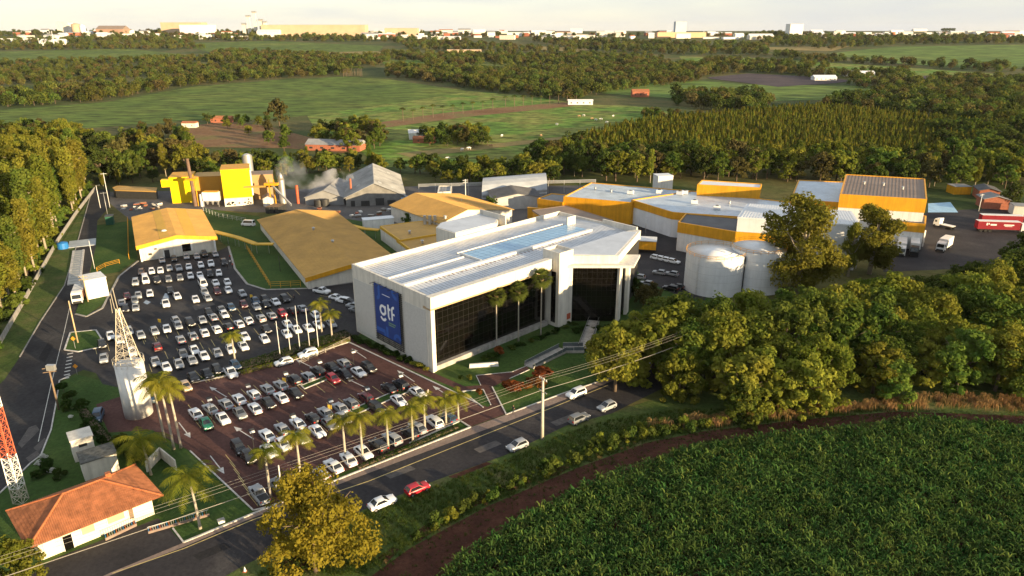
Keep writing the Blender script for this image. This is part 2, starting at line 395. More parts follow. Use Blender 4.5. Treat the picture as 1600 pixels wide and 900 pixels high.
L_brown = leafmat('brownish_leaves', (.095, .085, .030), (.15, .125, .042))
L_cone = leafmat('plantation_leaves', (.130, .155, .024), (.250, .235, .038), rnd=.35)
L_far = leafmat('far_leaves', (.066, .096, .022), (.150, .158, .034), rnd=.4)
L_palm = leafmat('palm_leaves', (.16, .18, .02), (.24, .22, .028), rnd=.12)
L_fan = leafmat('fan_palm_leaves', (.065, .095, .020), (.12, .14, .03), rnd=.1)
L_red = leafmat('red_leaves', (.14, .045, .018), (.24, .085, .025), rnd=.15)
L_hedge = leafmat('hedge_leaves', (.020, .042, .010), (.042, .070, .014), rnd=.15)
L_weed = leafmat('weed_leaves', (.045, .080, .016), (.095, .120, .026), rnd=.3)
L_straw = leafmat('dry_grass', (.24, .15, .065), (.36, .23, .10), rnd=.2)
L_corn = leafmat('maize_leaves', (.042, .090, .024), (.080, .138, .034), rnd=.4)
L_corn2 = leafmat('pale_maize_leaves', (.080, .135, .030), (.140, .190, .045), rnd=.3)
L_wfl = leafmat('white_flower', (.6, .6, .55), (.7, .7, .65), rnd=.1)
def limbs(rng, h, r, n, spread, z0=.3):
    mb = MB(); mb.tube([(0, 0, -.3), (r * .2, 0, h * .3), (rng.normal() * .03 * h, rng.normal() * .03 * h, h * .78)], [r * 1.25, r * .85, r * .2], 8)
    for k in range(n):
        a = k * 2.4 + rng.uniform(0, 1); z = h * rng.uniform(z0, .62); e = Vector((math.cos(a) * spread * rng.uniform(.5, .85), math.sin(a) * spread * rng.uniform(.5, .85), z + h * rng.uniform(.12, .3)))
        mb.tube([(0, 0, z), (e.x * .5, e.y * .5, z + (e.z - z) * .35), tuple(e)], [r * .42, r * .28, r * .1], 5)
    return mb
def broad(seed, h, w, n, per, leaf, low=.18):
    """spreading crown made of uneven lobes, each a shell of leaf clumps, so gaps and notches stay between them"""
    rng = np.random.default_rng(seed); nl = int(rng.integers(7, 11)); lobes = []
    for k in range(nl):
        t = (k + .5) / nl; a = k * 2.4 + rng.uniform(-.5, .5); z = h * (low + .13 + (.74 - low) * t * rng.uniform(.85, 1.08))
        reach = w * .66 * math.sin(math.pi * (.22 + .66 * t)) ** .8 * rng.uniform(.55, 1.15); lobes.append((math.cos(a) * reach, math.sin(a) * reach, z, w * rng.uniform(.34, .52) * (1.05 - .25 * t)))
    lobes.append((rng.normal() * .08 * w, rng.normal() * .08 * w, h * .80, w * .36)); cen = []; rad = []
    while len(cen) < n:
        lx, ly, lz, lr = lobes[int(rng.integers(len(lobes)))]; d = rng.normal(size=3); d /= np.linalg.norm(d)
        if d[2] < -.55 and low > .05: continue
        q = lr * rng.uniform(.55, 1.08); z = lz + d[2] * q * .85
        cen.append((lx + d[0] * q, ly + d[1] * q, max(z, .03 * h))); rad.append(rng.uniform(.055, .115) * h)
    return limbs(rng, h, .024 * h, 8, w * .85), crown(rng, np.array(cen), rad, per, leaf, .35)
def euca(seed, h, w, n, per, leaf, low=.3):
    rng = np.random.default_rng(seed); cen = []; rad = []
    for k in range(n):
        t = rng.uniform(0, 1) ** .85; z = h * (low + (1 - low) * t); ww = w * (.35 + .9 * t) * (1.02 - t) ** .45
        a = rng.uniform(0, 6.28); q = rng.uniform(.2, 1)
        cen.append((math.cos(a) * ww * q, math.sin(a) * ww * q, z)); rad.append(rng.uniform(.75, 1.3) * w * .30)
    mb = MB(); mb.tube([(0, 0, -.3), (.1, 0, h * .35), (.3, .2, h * .7), (.2, .1, h * .95)], [.017 * h, .012 * h, .007 * h, .001 * h], 7)
    for k in range(9):
        a = k * 2.4; z = h * (.35 + .06 * k); mb.tube([(.1, 0, z), (math.cos(a) * w * .5, math.sin(a) * w * .5, z + h * .06)], [.005 * h, .0015 * h], 5)
    return mb, crown(rng, np.array(cen), rad, per, leaf, .2, 1.15)
def cone(seed, h, w, n, leaf):
    rng = np.random.default_rng(seed); t = rng.uniform(.06, 1, n) ** .8; a = rng.uniform(0, 6.28, n); r = w * (1.02 - t) ** .8 * (.75 + .3 * np.sin(a * 3 + t * 9)) * rng.uniform(.55, 1.05, n)
    c = np.stack([np.cos(a) * r, np.sin(a) * r, t * h], 1); nn = np.stack([np.cos(a), np.sin(a), np.full(n, .5)], 1) + rng.normal(size=(n, 3)) * .45
    mb = MB(); mb.tube([(0, 0, -.2), (0, 0, h * .9)], [.09, .02], 5)
    return mb, leafquads(c, nn, leaf, rng)
def blob(seed, h, w, n, leaf):
    rng = np.random.default_rng(seed); cen = []; rad = []
    for k in range(max(5, n // 45)):
        a = rng.uniform(0, 6.28); q = rng.uniform(0, 1) ** .5; t = rng.uniform(.3, .92)
        cen.append((math.cos(a) * q * w * .62 * (1.25 - t * .5), math.sin(a) * q * w * .62 * (1.25 - t * .5), t * h * .86)); rad.append(rng.uniform(.2, .34) * h)
    mb = MB(); mb.tube([(0, 0, -.2), (0, 0, h * .5)], [.022 * h, .012 * h], 5)
    return mb, crown(rng, np.array(cen), rad, 45, leaf, .35)
TRUNK = {}; CROWN = {}
def kit(name, gen, bk):
    mb, V = gen; TRUNK[name] = mb.mesh(name + '_trunk', bk, True); CROWN[name] = arrmesh(name + '_crown', V, 4, [L_green])
for i in range(5): kit(f'broad{i}', broad(40 + i, 15, 6.4 + .6 * (i % 3), 120, 52, .46), bark)
for i in range(4): kit(f'euca{i}', euca(60 + i, 26, 4.0 + .3 * i, 95, 50, .52, .24), palebark)
kit('bigeuc', broad(75, 25, 9.0, 190, 100, .46, .05), palebark)
kit('bigeuc2', broad(79, 22, 6.6, 150, 100, .46, .04), palebark)
for i in range(3): kit(f'brush{i}', broad(85 + i, 9, 4.9, 90, 60, .40, .0), bark)
kit('front', broad(88, 15.5, 9.0, 190, 80, .33, .0), bark)
kit('frontb', broad(81, 10, 5.5, 110, 85, .30, .12), bark)
for i in range(4): kit(f'wood{i}', broad(90 + i, 13, 5.8, 75, 36, .58), bark)
JOIN = {}
for i in range(3):
    mb, V = cone(100 + i, 7.5, 1.65, 420, .50); JOIN[f'cone{i}'] = joinmesh('plantation_tree', mb, V, [bark, L_cone])
for i in range(4):
    mb, V = blob(110 + i, 11, 6.0, 480, 1.05); JOIN[f'far{i}'] = joinmesh('far_tree', mb, V, [bark, L_far])
    JOIN[f'farb{i}'] = joinmesh('far_tree', mb, V, [bark, L_brown if i == 0 else L_far])
for i in range(3):
    mb, V = blob(120 + i, 1.0, .62, 270, .16); JOIN[f'bush{i}'] = joinmesh('bush', mb, V, [bark, L_weed])
def tree(kind, p, h, name, label, group=None, leaf=None, wide=1.0, base=None, turn=None):
    """a tree of one kind, scaled to its height; trunk and crown are its parts"""
    me = CROWN[kind]; h0 = {'b': 15, 'e': 26, 'w': 13}[kind[0]] if kind not in ('bigeuc', 'bigeuc2', 'front', 'frontb', 'brush0', 'brush1', 'brush2') else {'brush0': 9, 'brush1': 9, 'brush2': 9, 'bigeuc': 25, 'bigeuc2': 22, 'front': 15.5, 'frontb': 10}[kind]
    s_ = h / h0; t = root(name, p, label, 'tree', group, random.uniform(0, 6.28) if turn is None else turn); t.scale = (s_ * wide, s_ * wide, s_)
    for nm, m_ in (('trunk', TRUNK[kind]), ('crown', me)):
        o = bpy.data.objects.new(nm, m_); C.objects.link(o); o.parent = t
        if nm == 'crown' and leaf is not None: o.material_slots[0].link = 'OBJECT'; o.material_slots[0].material = leaf
    return t
def single(me, p, s_, name, label, group, cat='tree', leaf=None, slot=1, wide=1.0):
    o = bpy.data.objects.new(name, me); C.objects.link(o); o.location = p; o.rotation_euler = (0, 0, random.uniform(0, 6.28)); o.scale = (s_ * wide, s_ * wide, s_)
    if leaf is not None: o.material_slots[slot].link = 'OBJECT'; o.material_slots[slot].material = leaf
    return tag(o, label, cat, group)
# ------------------------------------------------------------------ land
def make_ground():
    ys = [-400, -100, 0, 200, 400, 600] + list(np.linspace(650, 3300, 54)) + [4500, 7000, 12000]
    xs = [-12000, -3000, -1000, 0, 1000, 3000, 12000]; b = MB()
    for j in range(len(ys) - 1):
        for i in range(len(xs) - 1):
            q = [(xs[i], ys[j]), (xs[i + 1], ys[j]), (xs[i + 1], ys[j + 1]), (xs[i], ys[j + 1])]
            b.face([(x, y, H(x, y)) for x, y in q])
    return struct(b.build('ground', scrub, loc=(0, 0, 0)))
make_ground()
soy = patchy('soy_crop', [(.068, .112, .020), (.096, .142, .025), (.142, .172, .034)], .008, .95, 1.0, .5, wave=(R(60), 4.5, .8), stretch=(.045, .13, 1))
soy2 = patchy('far_crop', [(.085, .145, .028), (.11, .17, .034), (.145, .19, .042)], .005, .95, 1.0, .4, wave=(R(20), 11, .85), stretch=(.02, .05, 1))
pasture = patchy('pasture', [(.075, .15, .022), (.105, .185, .028), (.18, .185, .045), (.10, .17, .026)], .016, .95, 1.0, .5, stretch=(.09, .16, 1))
drygrass = patchy('dry_pasture', [(.20, .16, .06), (.25, .19, .075), (.17, .16, .05)], .012, .95, .2, .25)
plough = patchy('ploughed_soil', [(.055, .045, .052), (.075, .06, .066), (.095, .075, .075)], .02, .98, .3, .25)
farmsoil = patchy('bare_farm_soil', [(.16, .085, .04), (.21, .12, .06), (.16, .15, .05)], .03, .98, .4, .3)
field('crop_field', [(-60, 176), (165, 160), (300, 136), (430, 125), (540, 120), (600, 123), (735, 143), (640, 158), (480, 181), (400, 187), (300, 188), (150, 200), (-60, 205)], soy, .10)
field('pasture_field', [(480, 181), (640, 158), (735, 143), (830, 150), (905, 163), (1000, 166), (1090, 184), (1000, 195), (880, 215), (800, 256), (600, 262), (560, 235), (500, 215)], pasture, .12)
field('crop_field', [(-60, 82), (200, 76), (330, 90), (150, 100), (-60, 102)], soy, .2)
field('crop_field', [(270, 68), (420, 64), (600, 72), (590, 80), (410, 84), (330, 82)], soy, .2)
field('dry_field', [(410, 84), (590, 80), (610, 86), (560, 96), (380, 95)], drygrass, .3)
field('dry_field', [(820, 72), (930, 75), (910, 81), (830, 78)], drygrass, .3)
field('crop_field', [(590, 93), (800, 96), (800, 104), (640, 104), (600, 100)], pasture, .3)
field('crop_field', [(930, 132), (1090, 126), (1220, 136), (1320, 133), (1440, 140), (1300, 156), (1130, 160), (940, 146)], soy2, .25)
field('crop_field', [(1060, 88), (1200, 92), (1300, 98), (1420, 106), (1560, 116), (1540, 124), (1420, 118), (1240, 104), (1070, 98)], pasture, .25)
field('crop_field', [(1290, 84), (1400, 73), (1660, 69), (1660, 106), (1500, 106), (1380, 98)], soy2, .35)
field('dry_field', [(1190, 73), (1330, 72), (1300, 80), (1200, 78)], drygrass, .4)
field('dry_field', [(1250, 51.5), (1700, 49.2), (1700, 54.5), (1250, 55.5)], drygrass, .5)
field('ploughed_field', [(1098, 122), (1170, 115), (1290, 121), (1335, 127), (1300, 131), (1215, 136)], plough, .4)
field('ploughed_field', [(1425, 122), (1450, 118), (1535, 124), (1500, 131)], plough, .4)
field('dirt_yard', [(285, 198), (360, 190), (420, 198), (480, 214), (560, 226), (545, 240), (450, 232), (400, 222), (300, 232), (280, 215)], farmsoil, .16)
field('dirt_track', [(560, 196), (700, 176), (880, 160), (905, 165), (720, 184), (600, 200)], farmsoil, .2)
field('dirt_track', [(620, 240), (700, 232), (900, 212), (905, 216), (720, 238), (640, 246)], drygrass, .2)
# site surfaces, each a sheet a little above the one below
psheet('yard', [(150, 300), (430, 296), (700, 290), (1000, 290), (1005, 345), (800, 372), (640, 360), (560, 345), (470, 330), (400, 332), (330, 328), (205, 345)], gravel, .015)
psheet('verge', [(250, 960), (380, 884), (560, 800), (672, 754), (790, 711), (885, 665), (956, 646), (1060, 610), (1300, 610), (1700, 610), (1750, 655), (1400, 643), (1250, 656), (1100, 674), (1010, 692), (900, 732), (760, 792), (640, 857), (520, 960)], verge, .012)
psheet('dirt_track', [(470, 980), (640, 857), (760, 792), (900, 732), (1010, 692), (1100, 674), (1250, 656), (1400, 643), (1750, 655), (1750, 672), (1600, 664), (1440, 652), (1300, 666), (1100, 691), (950, 737), (820, 803), (700, 880), (600, 980)], redsoil, .02)
psheet('crop_soil', [(600, 985), (700, 882), (820, 806), (950, 740), (1100, 695), (1300, 668), (1440, 655), (1600, 668), (1750, 678), (2100, 1100), (600, 1200)], redsoil, .03)
psheet('site_lawn', [(0, 905), (0, 770), (90, 600), (120, 585), (220, 612), (297, 705), (396, 800), (420, 792), (290, 850), (173, 900)], lawn, .014)
psheet('site_lawn', [(545, 530), (690, 480), (900, 470), (1100, 470), (1080, 520), (1000, 570), (955, 590), (880, 614), (791, 648), (735, 667), (560, 737), (420, 792), (410, 770)], lawn, .016)
psheet('site_lawn', [(150, 352), (205, 345), (215, 405), (186, 425), (140, 432), (150, 385)], lawn, .018)
psheet('site_lawn', [(318, 325), (405, 338), (485, 450), (415, 452), (386, 444), (367, 420), (356, 386), (336, 372)], lawn, .018)
psheet('site_lawn', [(430, 330), (560, 345), (640, 360), (640, 400), (560, 410), (480, 380)], lawn, .020)
psheet('site_lawn', [(985, 400), (1110, 440), (1110, 480), (980, 480)], lawn, .020)
psheet('roadside_grass', [(-40, 545), (42, 467), (91, 378), (148, 296), (144, 300), (118, 390), (101, 446), (63, 503), (31, 558), (8, 592), (-40, 640)], verge, .018)
psheet('road', [(70, 945), (173, 899), (286, 855), (391, 811), (558, 746), (843, 640), (953, 597), (1060, 557), (1130, 560), (956, 646), (885, 665), (790, 711), (672, 754), (560, 800), (380, 884), (250, 960)], asphalt, .026)
psheet('pavement', [(75, 940), (173, 895), (287, 848), (420, 793), (560, 737), (735, 668), (791, 648), (880, 615), (953, 591), (1060, 551), (1060, 557), (953, 597), (843, 640), (558, 746), (391, 811), (286, 855), (173, 899)], paving, .032)
psheet('car_park', [(-40, 640), (8, 592), (31, 558), (63, 503), (101, 446), (118, 390), (135, 330), (146, 296), (172, 296), (172, 322), (152, 345), (150, 385), (140, 425), (122, 460), (125, 492), (160, 482), (185, 432), (215, 408), (335, 395), (357, 385), (367, 420), (386, 444), (415, 453), (480, 451), (562, 440), (565, 520), (545, 535), (434, 571), (300, 599), (215, 612), (160, 600), (150, 583), (130, 578), (110, 587), (93, 595), (88, 629), (80, 672), (64, 712), (0, 771), (-60, 830)], asphalt2, .024)
LOT = psheet('red_car_park', [(150, 632), (215, 611), (300, 598), (434, 570), (545, 534), (640, 580), (745, 630), (791, 647), (735, 667), (719, 658), (560, 728), (420, 790), (396, 797), (297, 705), (238, 672), (170, 676)], redpave, .034)
psheet('path', [(549, 527), (640, 566), (726, 604), (751, 602), (744, 587), (800, 581.5), (823, 572), (827, 578), (796, 592), (769, 605), (791, 647), (735, 667), (728, 660), (767, 633), (756, 609), (722, 611), (630, 573), (542, 532)], redpave, .040)
psheet('forecourt', [(40, 905), (85, 873), (247, 810), (262, 822), (275, 838), (290, 852), (170, 900), (90, 935)], asphalt, .030)
psheet('yard_asphalt', [(985, 350), (1060, 372), (1150, 392), (1100, 470), (1060, 462), (1010, 440), (975, 400)], asphalt, .022)
psheet('yard_asphalt', [(1380, 386), (1450, 330), (1700, 320), (1700, 400), (1500, 420), (1380, 425)], asphalt, .022)
psheet('blue_pool', [(1450, 318), (1485, 316), (1497, 332), (1450, 332)], mat('pale_blue_tarp', (.35, .55, .70), .4, .2, .4), .05)
psheet('lawn_island', [(101, 547), (110, 520), (150, 516), (166, 541), (122, 550)], lawn, .11)
psheet('lawn_island', [(118, 490), (125, 470), (160, 455), (168, 470), (135, 494)], lawn, .11)
def ribbon(name, px, width, h, m, z0=.02, kind='structure'):
    P = [G(*p) for p in px]; b = MB()
    for p, q in zip(P, P[1:]):
        d = (q - p); d.z = 0; L_ = d.length; d.normalize(); nrm = Vector((-d.y, d.x, 0)) * width / 2
        b.obox((p.x - nrm.x - d.x * .02, p.y - nrm.y - d.y * .02, z0), d * (L_ + .04), nrm * 2, (0, 0, h))
    o = b.build(name, m); o['kind'] = kind
    return o
K = .14
ribbon('kerb', [(-60, 832), (0, 771), (48, 724), (64, 712), (80, 672), (88, 629), (93, 595), (110, 587)], .22, K, kerbm)
ribbon('kerb', [(300, 599), (434, 571), (545, 535), (640, 580), (745, 630)], .26, K + .02, kerbm)
ribbon('kerb', [(287, 848), (420, 793), (560, 737), (735, 668), (719, 658), (640, 693)], .30, K + .02, kerbm)
ribbon('kerb', [(297, 705), (396, 798), (420, 792)], .22, K, kerbm)
ribbon('kerb', [(270, 826), (287, 848)], .22, K, kerbm)
ribbon('kerb', [(755, 637), (722, 612), (755, 609), (767, 633)], .18, K, kerbm)
ribbon('kerb', [(769, 605), (791, 648), (880, 615), (953, 591), (1060, 551)], .24, K, kerbm)
ribbon('kerb', [(744, 587), (751, 602)], .14, K - .03, kerbm); ribbon('kerb', [(744, 587), (800, 581.5), (823, 572)], .14, K - .03, kerbm); ribbon('kerb', [(796, 592), (827, 578)], .14, K - .03, kerbm)
ribbon('kerb', [(101, 547), (110, 520), (150, 516), (166, 541), (122, 550), (101, 547)], .35, K, kerbm)
ribbon('kerb', [(118, 491), (135, 495), (160, 482), (186, 432), (216, 408)], .5, K, concrete)
ribbon('kerb', [(357, 385), (367, 420), (386, 444), (415, 453), (480, 451), (562, 440)], .6, K, concrete)
ribbon('kerb', [(31, 558), (63, 503), (101, 446), (118, 390), (143, 300)], .25, K, concrete)
ribbon('lane_line', [(176, 896), (288, 857), (396, 812), (576, 752), (843, 645), (950, 602)], .16, .006, yline, .030)
ribbon('lane_line', [(60, 690), (80, 600), (100, 520), (118, 440)], .12, .006, wline, .028)
for k in range(9):
    a, b_ = (99 + 2.0 * k * .45, 592 - 5.5 * k), (108 + 2.0 * k * .45, 590 - 5.5 * k); ribbon('zebra_stripe', [a, b_], .45, .006, wline, .029)
# lawn strips between the rows of the red car park
for px in ([(470, 603), (476, 608), (515, 592), (509, 588)], [(545, 642), (556, 648), (640, 612), (628, 607)]):
    psheet('lawn_strip', px, lawn, .10); ribbon('kerb', px + [px[0]], .25, K, kerbm, .03)
psheet('lawn_strip', [(300, 596), (434, 568), (545, 532), (543, 524), (430, 556), (380, 570)], lawn, .09)
# ------------------------------------------------------------------ painted bays and arrows
bl = MB(); bl.box((0, 0, 0), (4.6, .10, .006)); bayline = bl.mesh('stall_line', yline)
arr = MB(); arr.face([(-3.6, -.09, 0), (1.2, -.09, 0), (1.2, .09, 0), (-3.6, .09, 0)]); arr.face([(1.2, -.55, 0), (3.2, 0, 0), (1.2, .55, 0)]); arrow = arr.mesh('lane_arrow', mat('fresh_white_line', (.50, .49, .47), .85, .3, 1.5))
def bays(p0, p1, head, gap=2.55, off=0.0, z=.042):
    a, b_ = G(*p0), G(*p1); d = b_ - a; n = int(d.length / gap); d.normalize()
    for k in range(n + 1):
        p = a + d * (gap * k) + Vector((math.cos(R(head)), math.sin(R(head)), 0)) * off
        o = inst(bayline, 'stall_line', (p.x, p.y, z), R(head)); o['kind'] = 'structure'
bays((285, 668), (480, 606), -50); bays((300, 640), (560, 560), -50); bays((500, 607), (590, 572), -50)
bays((395, 705), (600, 632), -50); bays((440, 665), (640, 592), -50); bays((360, 720), (400, 790), -50)
bays((205, 537), (440, 480), -57, z=.030); bays((150, 548), (260, 520), -57, z=.030); bays((260, 555), (470, 500), -57, z=.030); bays((235, 575), (340, 546), -57, z=.030)
bays((330, 500), (470, 455), -57, z=.030); bays((310, 585), (350, 577), -50); bays((490, 485), (520, 455), -20, z=.030)
for (px, py, a) in ((289, 673, -50), (340, 727, -50), (340, 612, 140), (380, 676, 140), (555, 598, 140), (475, 568, 140), (633, 587, 130), (560, 552, 130), (690, 612, 130)):
    p = G(px, py); o = inst(arrow, 'lane_arrow', (p.x, p.y, .048), R(a)); o['kind'] = 'structure'
hz = MB()
for i in range(8): hz.obox((i * .6, 0, 0), (.12, 0, 0), (0, 3.8, 0), (0, 0, .006))
for (px, py) in ((323, 598), (343, 592), (634, 620), (646, 643)):
    p = G(px, py); o = inst(hz.mesh('hatched_bay', yline), 'hatched_bay', (p.x, p.y, .043), R(40)); o['kind'] = 'structure'
for px in ([(700, 800), (735, 776), (770, 768), (775, 776), (745, 790), (712, 806)], [(640, 838), (668, 818), (690, 812), (684, 826), (655, 846)], [(780, 760), (820, 748), (838, 744), (825, 756), (795, 768)], [(590, 872), (612, 856), (624, 858), (606, 878)], [(850, 742), (880, 728), (892, 730), (868, 744)], [(700, 745), (760, 722), (770, 724), (712, 748)], [(420, 890), (470, 862), (520, 858), (560, 850), (520, 880), (450, 905)]): psheet('bare_soil', px, redsoil, .017)
oldasph = patchy('worn_asphalt_patch', [(.085, .080, .076), (.11, .10, .095), (.07, .066, .064)], .4, .9, 2, .3); newasph = patchy('dark_asphalt_patch', [(.022, .021, .023), (.030, .029, .030)], .4, .85, 2, .2)
for k, px in enumerate(([(28, 694), (45, 668), (56, 664), (62, 672), (44, 690), (34, 700)], [(52, 700), (70, 684), (74, 690), (60, 706)], [(40, 716), (58, 704), (62, 710), (46, 722)], [(600, 742), (640, 727), (650, 733), (610, 748)], [(300, 868), (350, 848), (362, 855), (312, 876)], [(860, 660), (900, 644), (910, 650), (870, 666)], [(60, 560), (75, 535), (84, 540), (70, 566)], [(740, 702), (775, 688), (784, 694), (750, 708)], [(180, 505), (205, 496), (210, 502), (186, 512)], [(300, 478), (330, 470), (336, 476), (305, 485)])): psheet('asphalt_patch', px, oldasph if k < 3 or k % 2 else newasph, .0285)
# ------------------------------------------------------------------ buildings
def U(a): return Vector((math.cos(R(a)), math.sin(R(a)), 0))
Z1 = Vector((0, 0, 1))
# --- main office building
Cn = Vector((-17.2, 135.6, 0)); u = U(45.2); v = U(133); BL, BD, BH = 73.0, 29.5, 17.0
def B(a, b_, z=0): return Cn + u * a + v * b_ + Z1 * z
office = root('office_building', tuple(Cn), 'long cream office block with dark glass front and blue banner on its end wall', 'building')
mb = MB()
mb.obox(B(0, 0, 0), v * BD, u * .6, Z1 * BH); mb.build('end_wall', cream, office)
mb = MB(); mb.obox(B(.6, BD - .5, 0), u * (BL - .6), v * .5, Z1 * (BH + .002)); mb.build('back_wall', cream, office)
mb = MB(); mb.obox(B(BL - .5, 0, 0), u * .5, v * (BD - .5), Z1 * (BH - .1)); mb.obox(B(BL - .5, .0, BH - .1), u * .5, v * 12, Z1 * .9); mb.build('side_wall', cream, office)
mb = MB(); mb.obox(B(.6, 2.0, 0), u * (BL - 1.1), v * .3, Z1 * 14.4); mb.build('core_wall', darksteel, office)
mb = MB(); mb.obox(B(-.25, -1.2, 14.6), u * (BL + .1), v * 1.6, Z1 * 2.5); mb.build('parapet', cream, office)
mb = MB(); mb.obox(B(-.1, -.9, 14.1), u * 37.3, v * 2.6, Z1 * .5); mb.build('soffit', mat('tan_soffit', (.42, .30, .17), .7, .1, .5), office)
mb = MB(); mb.obox(B(0.0, -.85, 0), u * .5, v * .9, Z1 * 14.1); mb.obox(B(.5, -.7, 0), u * .6, v * .7, Z1 * 14.1); mb.build('jamb', cream, office)
mb = MB(); mb.obox(B(1.1, -.6, 0), u * 35.3, v * 1.6, Z1 * 1.1); mb.build('plinth', concrete, office)
# cladding panels on the end wall
for b0, b1 in ((.9, 9.2), (20.2, 29.0)):
    mb = MB(); mb.obox(B(0, b0, .5), -u * .06, v * (b1 - b0), Z1 * 13.2); mb.build('cladding_panel', stonewall, office)
# curtain wall: one pane mesh, one object per pane
def curtain(o, du, nu, nz, w_, h_, z0, ang, par, depth=0.0):
    pb = MB(); pb.box((w_ / 2, 0, h_ / 2), (w_ - .07, .04, h_ - .07)); pm = pb.mesh('pane', glass)
    nrm = Vector((du.y, -du.x, 0))
    bk = MB(); bk.obox(o - nrm * .16 + Z1 * (z0 - .03), du * (w_ * nu), -nrm * .1, Z1 * (h_ * nz + .06)); par = bk.build('curtain_wall', mullion, par)
    for i in range(nu):
        for j in range(nz):
            p = o + du * (w_ * i) + Z1 * (z0 + h_ * j)
            q = inst(pm, 'pane', tuple(p), math.atan2(du.y, du.x) + random.gauss(0, .006), parent=par, tilt=(random.gauss(0, .006), 0))
    vb = MB(); vb.box((0, 0, h_ * nz / 2), (.05, .06, h_ * nz)); vm = vb.mesh('mullion', mullion)
    hb = MB(); hb.box((w_ * nu / 2, 0, 0), (w_ * nu, .055, .05)); hm = hb.mesh('transom', mullion)
    for i in range(nu + 1):
        p = o + du * (w_ * i) + Z1 * z0; inst(vm, 'mullion', tuple(p), math.atan2(du.y, du.x), parent=par)
    for j in range(nz + 1):
        p = o + Z1 * (z0 + h_ * j); inst(hm, 'transom', tuple(p), math.atan2(du.y, du.x), parent=par)
curtain(B(1.15, .5), u, 24, 9, 1.46, 1.43, 1.15, 0, office)
# roof: two pitched sheets with seams, gutters, skylight band
mb = MB(); mb.face([B(.6, .3, 15.9), B(BL - .5, .3, 15.9), B(BL - .5, 11, 16.55), B(.6, 11, 16.55)]); mb.build('roof_sheet', mainroof, office)
mb = MB(); mb.face([B(.6, 11, 16.55), B(BL - .5, 11, 16.55), B(BL - .5, BD - .5, 15.95), B(.6, BD - .5, 15.95)]); mb.build('roof_sheet', mainroof, office)
mb = MB()
for i in range(1, 72):
    mb.obox(B(i, .35, 15.915), u * .05, v * 10.6 + Z1 * .645, Z1 * .06); mb.obox(B(i, 11, 16.56), u * .05, v * 17.9 - Z1 * .6, Z1 * .06)
sm = mb.build('roof_seams', mainroof, office); sm['kind'] = 'stuff'
mb = MB(); mb.obox(B(.62, 9.3, 16.3), u * 64, v * 1.1, Z1 * .62); mb.build('gutter_beam', white, office)
mb = MB(); mb.obox(B(.62, 16.2, 16.1), u * 23, v * .5, Z1 * .55); mb.build('gutter_beam', white, office)
mb = MB(); mb.obox(B(24.2, 19.6, 16.1), u * 40, v * .25, Z1 * .55); mb.build('gutter_beam', white, office)
mb = MB(); mb.obox(B(24.3, 10.7, 16.35), u * 39.9, v * 8.0, Z1 * .15); skl = mb.build('skylight', white, office)
pb = MB(); pb.box((1.0, 0, .02), (1.86, 1.86, .06)); pm = pb.mesh('skylight_pane', glassblue)
for i in range(20):
    for j in range(4):
        p = B(24.4 + 1.98 * i, 11.7 + 1.95 * j, 16.72 - .06 * j); inst(pm, 'skylight_pane', tuple(p), R(45.2), parent=skl, tilt=(0, 0))
mb = MB()
for i in range(44): mb.obox(B(6 + 1.3 * i, 8.1, 16.4), u * .08, v * 1.0, Z1 * .08)
q = mb.build('gutter_brackets', mat('rusty_steel', (.22, .10, .06), .8, .2, 1), office); q['kind'] = 'stuff'
mb = MB(); mb.obox(B(24.2, 10.6, 16.4), u * .3, v * 8, Z1 * .55); mb.build('skylight_kerb', white, office)
mb = MB(); mb.obox(B(BL - 9, 18, 16.1), u * 3.5, v * .5, Z1 * 2.6); mb.build('roof_screen', cream, office)
# penthouse block at the back
mb = MB(); mb.prism([B(32, 29.6), B(47, 29.6), B(51, 33), B(51, 41), B(36, 41), B(32, 38)], 0, 18.0); mb.build('rear_block', cream, office)
mb = MB(); mb.prism([B(32.4, 30), B(46.8, 30), B(50.6, 33.2), B(50.6, 40.6), B(36.2, 40.6), B(32.4, 37.8)], 18.0, 18.12); mb.build('rear_roof', mainroof, office)
mb = MB(); mb.obox(B(50.4, 29.6, 16), u * .4, v * 11, Z1 * 3.4); mb.build('roof_screen', cream, office)
# stair tower and angled entrance
tw = B(37.0, -3.4)
mb = MB(); mb.obox(tw, u * 5.0, v * 5.5, Z1 * 18.2); mb.build('stair_tower', cream, office)
mb = MB(); mb.obox(tw + Z1 * 18.2, u * 5.0, v * .3, Z1 * .7); mb.obox(tw + Z1 * 18.2 + v * 5.2, u * 5.0, v * .3, Z1 * .7); mb.obox(tw + Z1 * 18.2 + v * .3, u * .3, v * 4.9, Z1 * .69); mb.obox(tw + Z1 * 18.2 + u * 4.7 + v * .3, u * .3, v * 4.9, Z1 * .69); mb.build('tower_parapet', cream, office)
mb = MB(); mb.obox(tw - u * .06 + v * 1.0 + Z1 * 1.0, u * .06, v * 1.5, Z1 * 13); mb.build('slot_window', glass, office)
Pa = tw + u * 5.0 + v * .2; Pb = G(961, 503); Pc = B(BL - .3, -1.3)
dq = (Pb - Pa); dq.z = 0; gl = dq.length; dq.normalize(); dn = Vector((dq.y, -dq.x, 0))
curtain(Pa + dq * .05 - dn * .2, dq, 9, 9, (gl - .1) / 9, 14.2 / 9, .3, 0, office)
mb = MB(); mb.prism([Pa - dn * .5 , Pb - dn * .5, Pc - u * .5, B(42.2, .6)], 0, 14.6); mb.build('entrance_core', darksteel, office)
e2 = (Pc - Pb); e2.z = 0; e2l = e2.length; e2.normalize()
mb = MB(); mb.obox(Pb - e2 * .2, e2 * 3.0, dn * .5 + dq * .5, Z1 * 14.6); mb.build('fin_wall', cream, office)
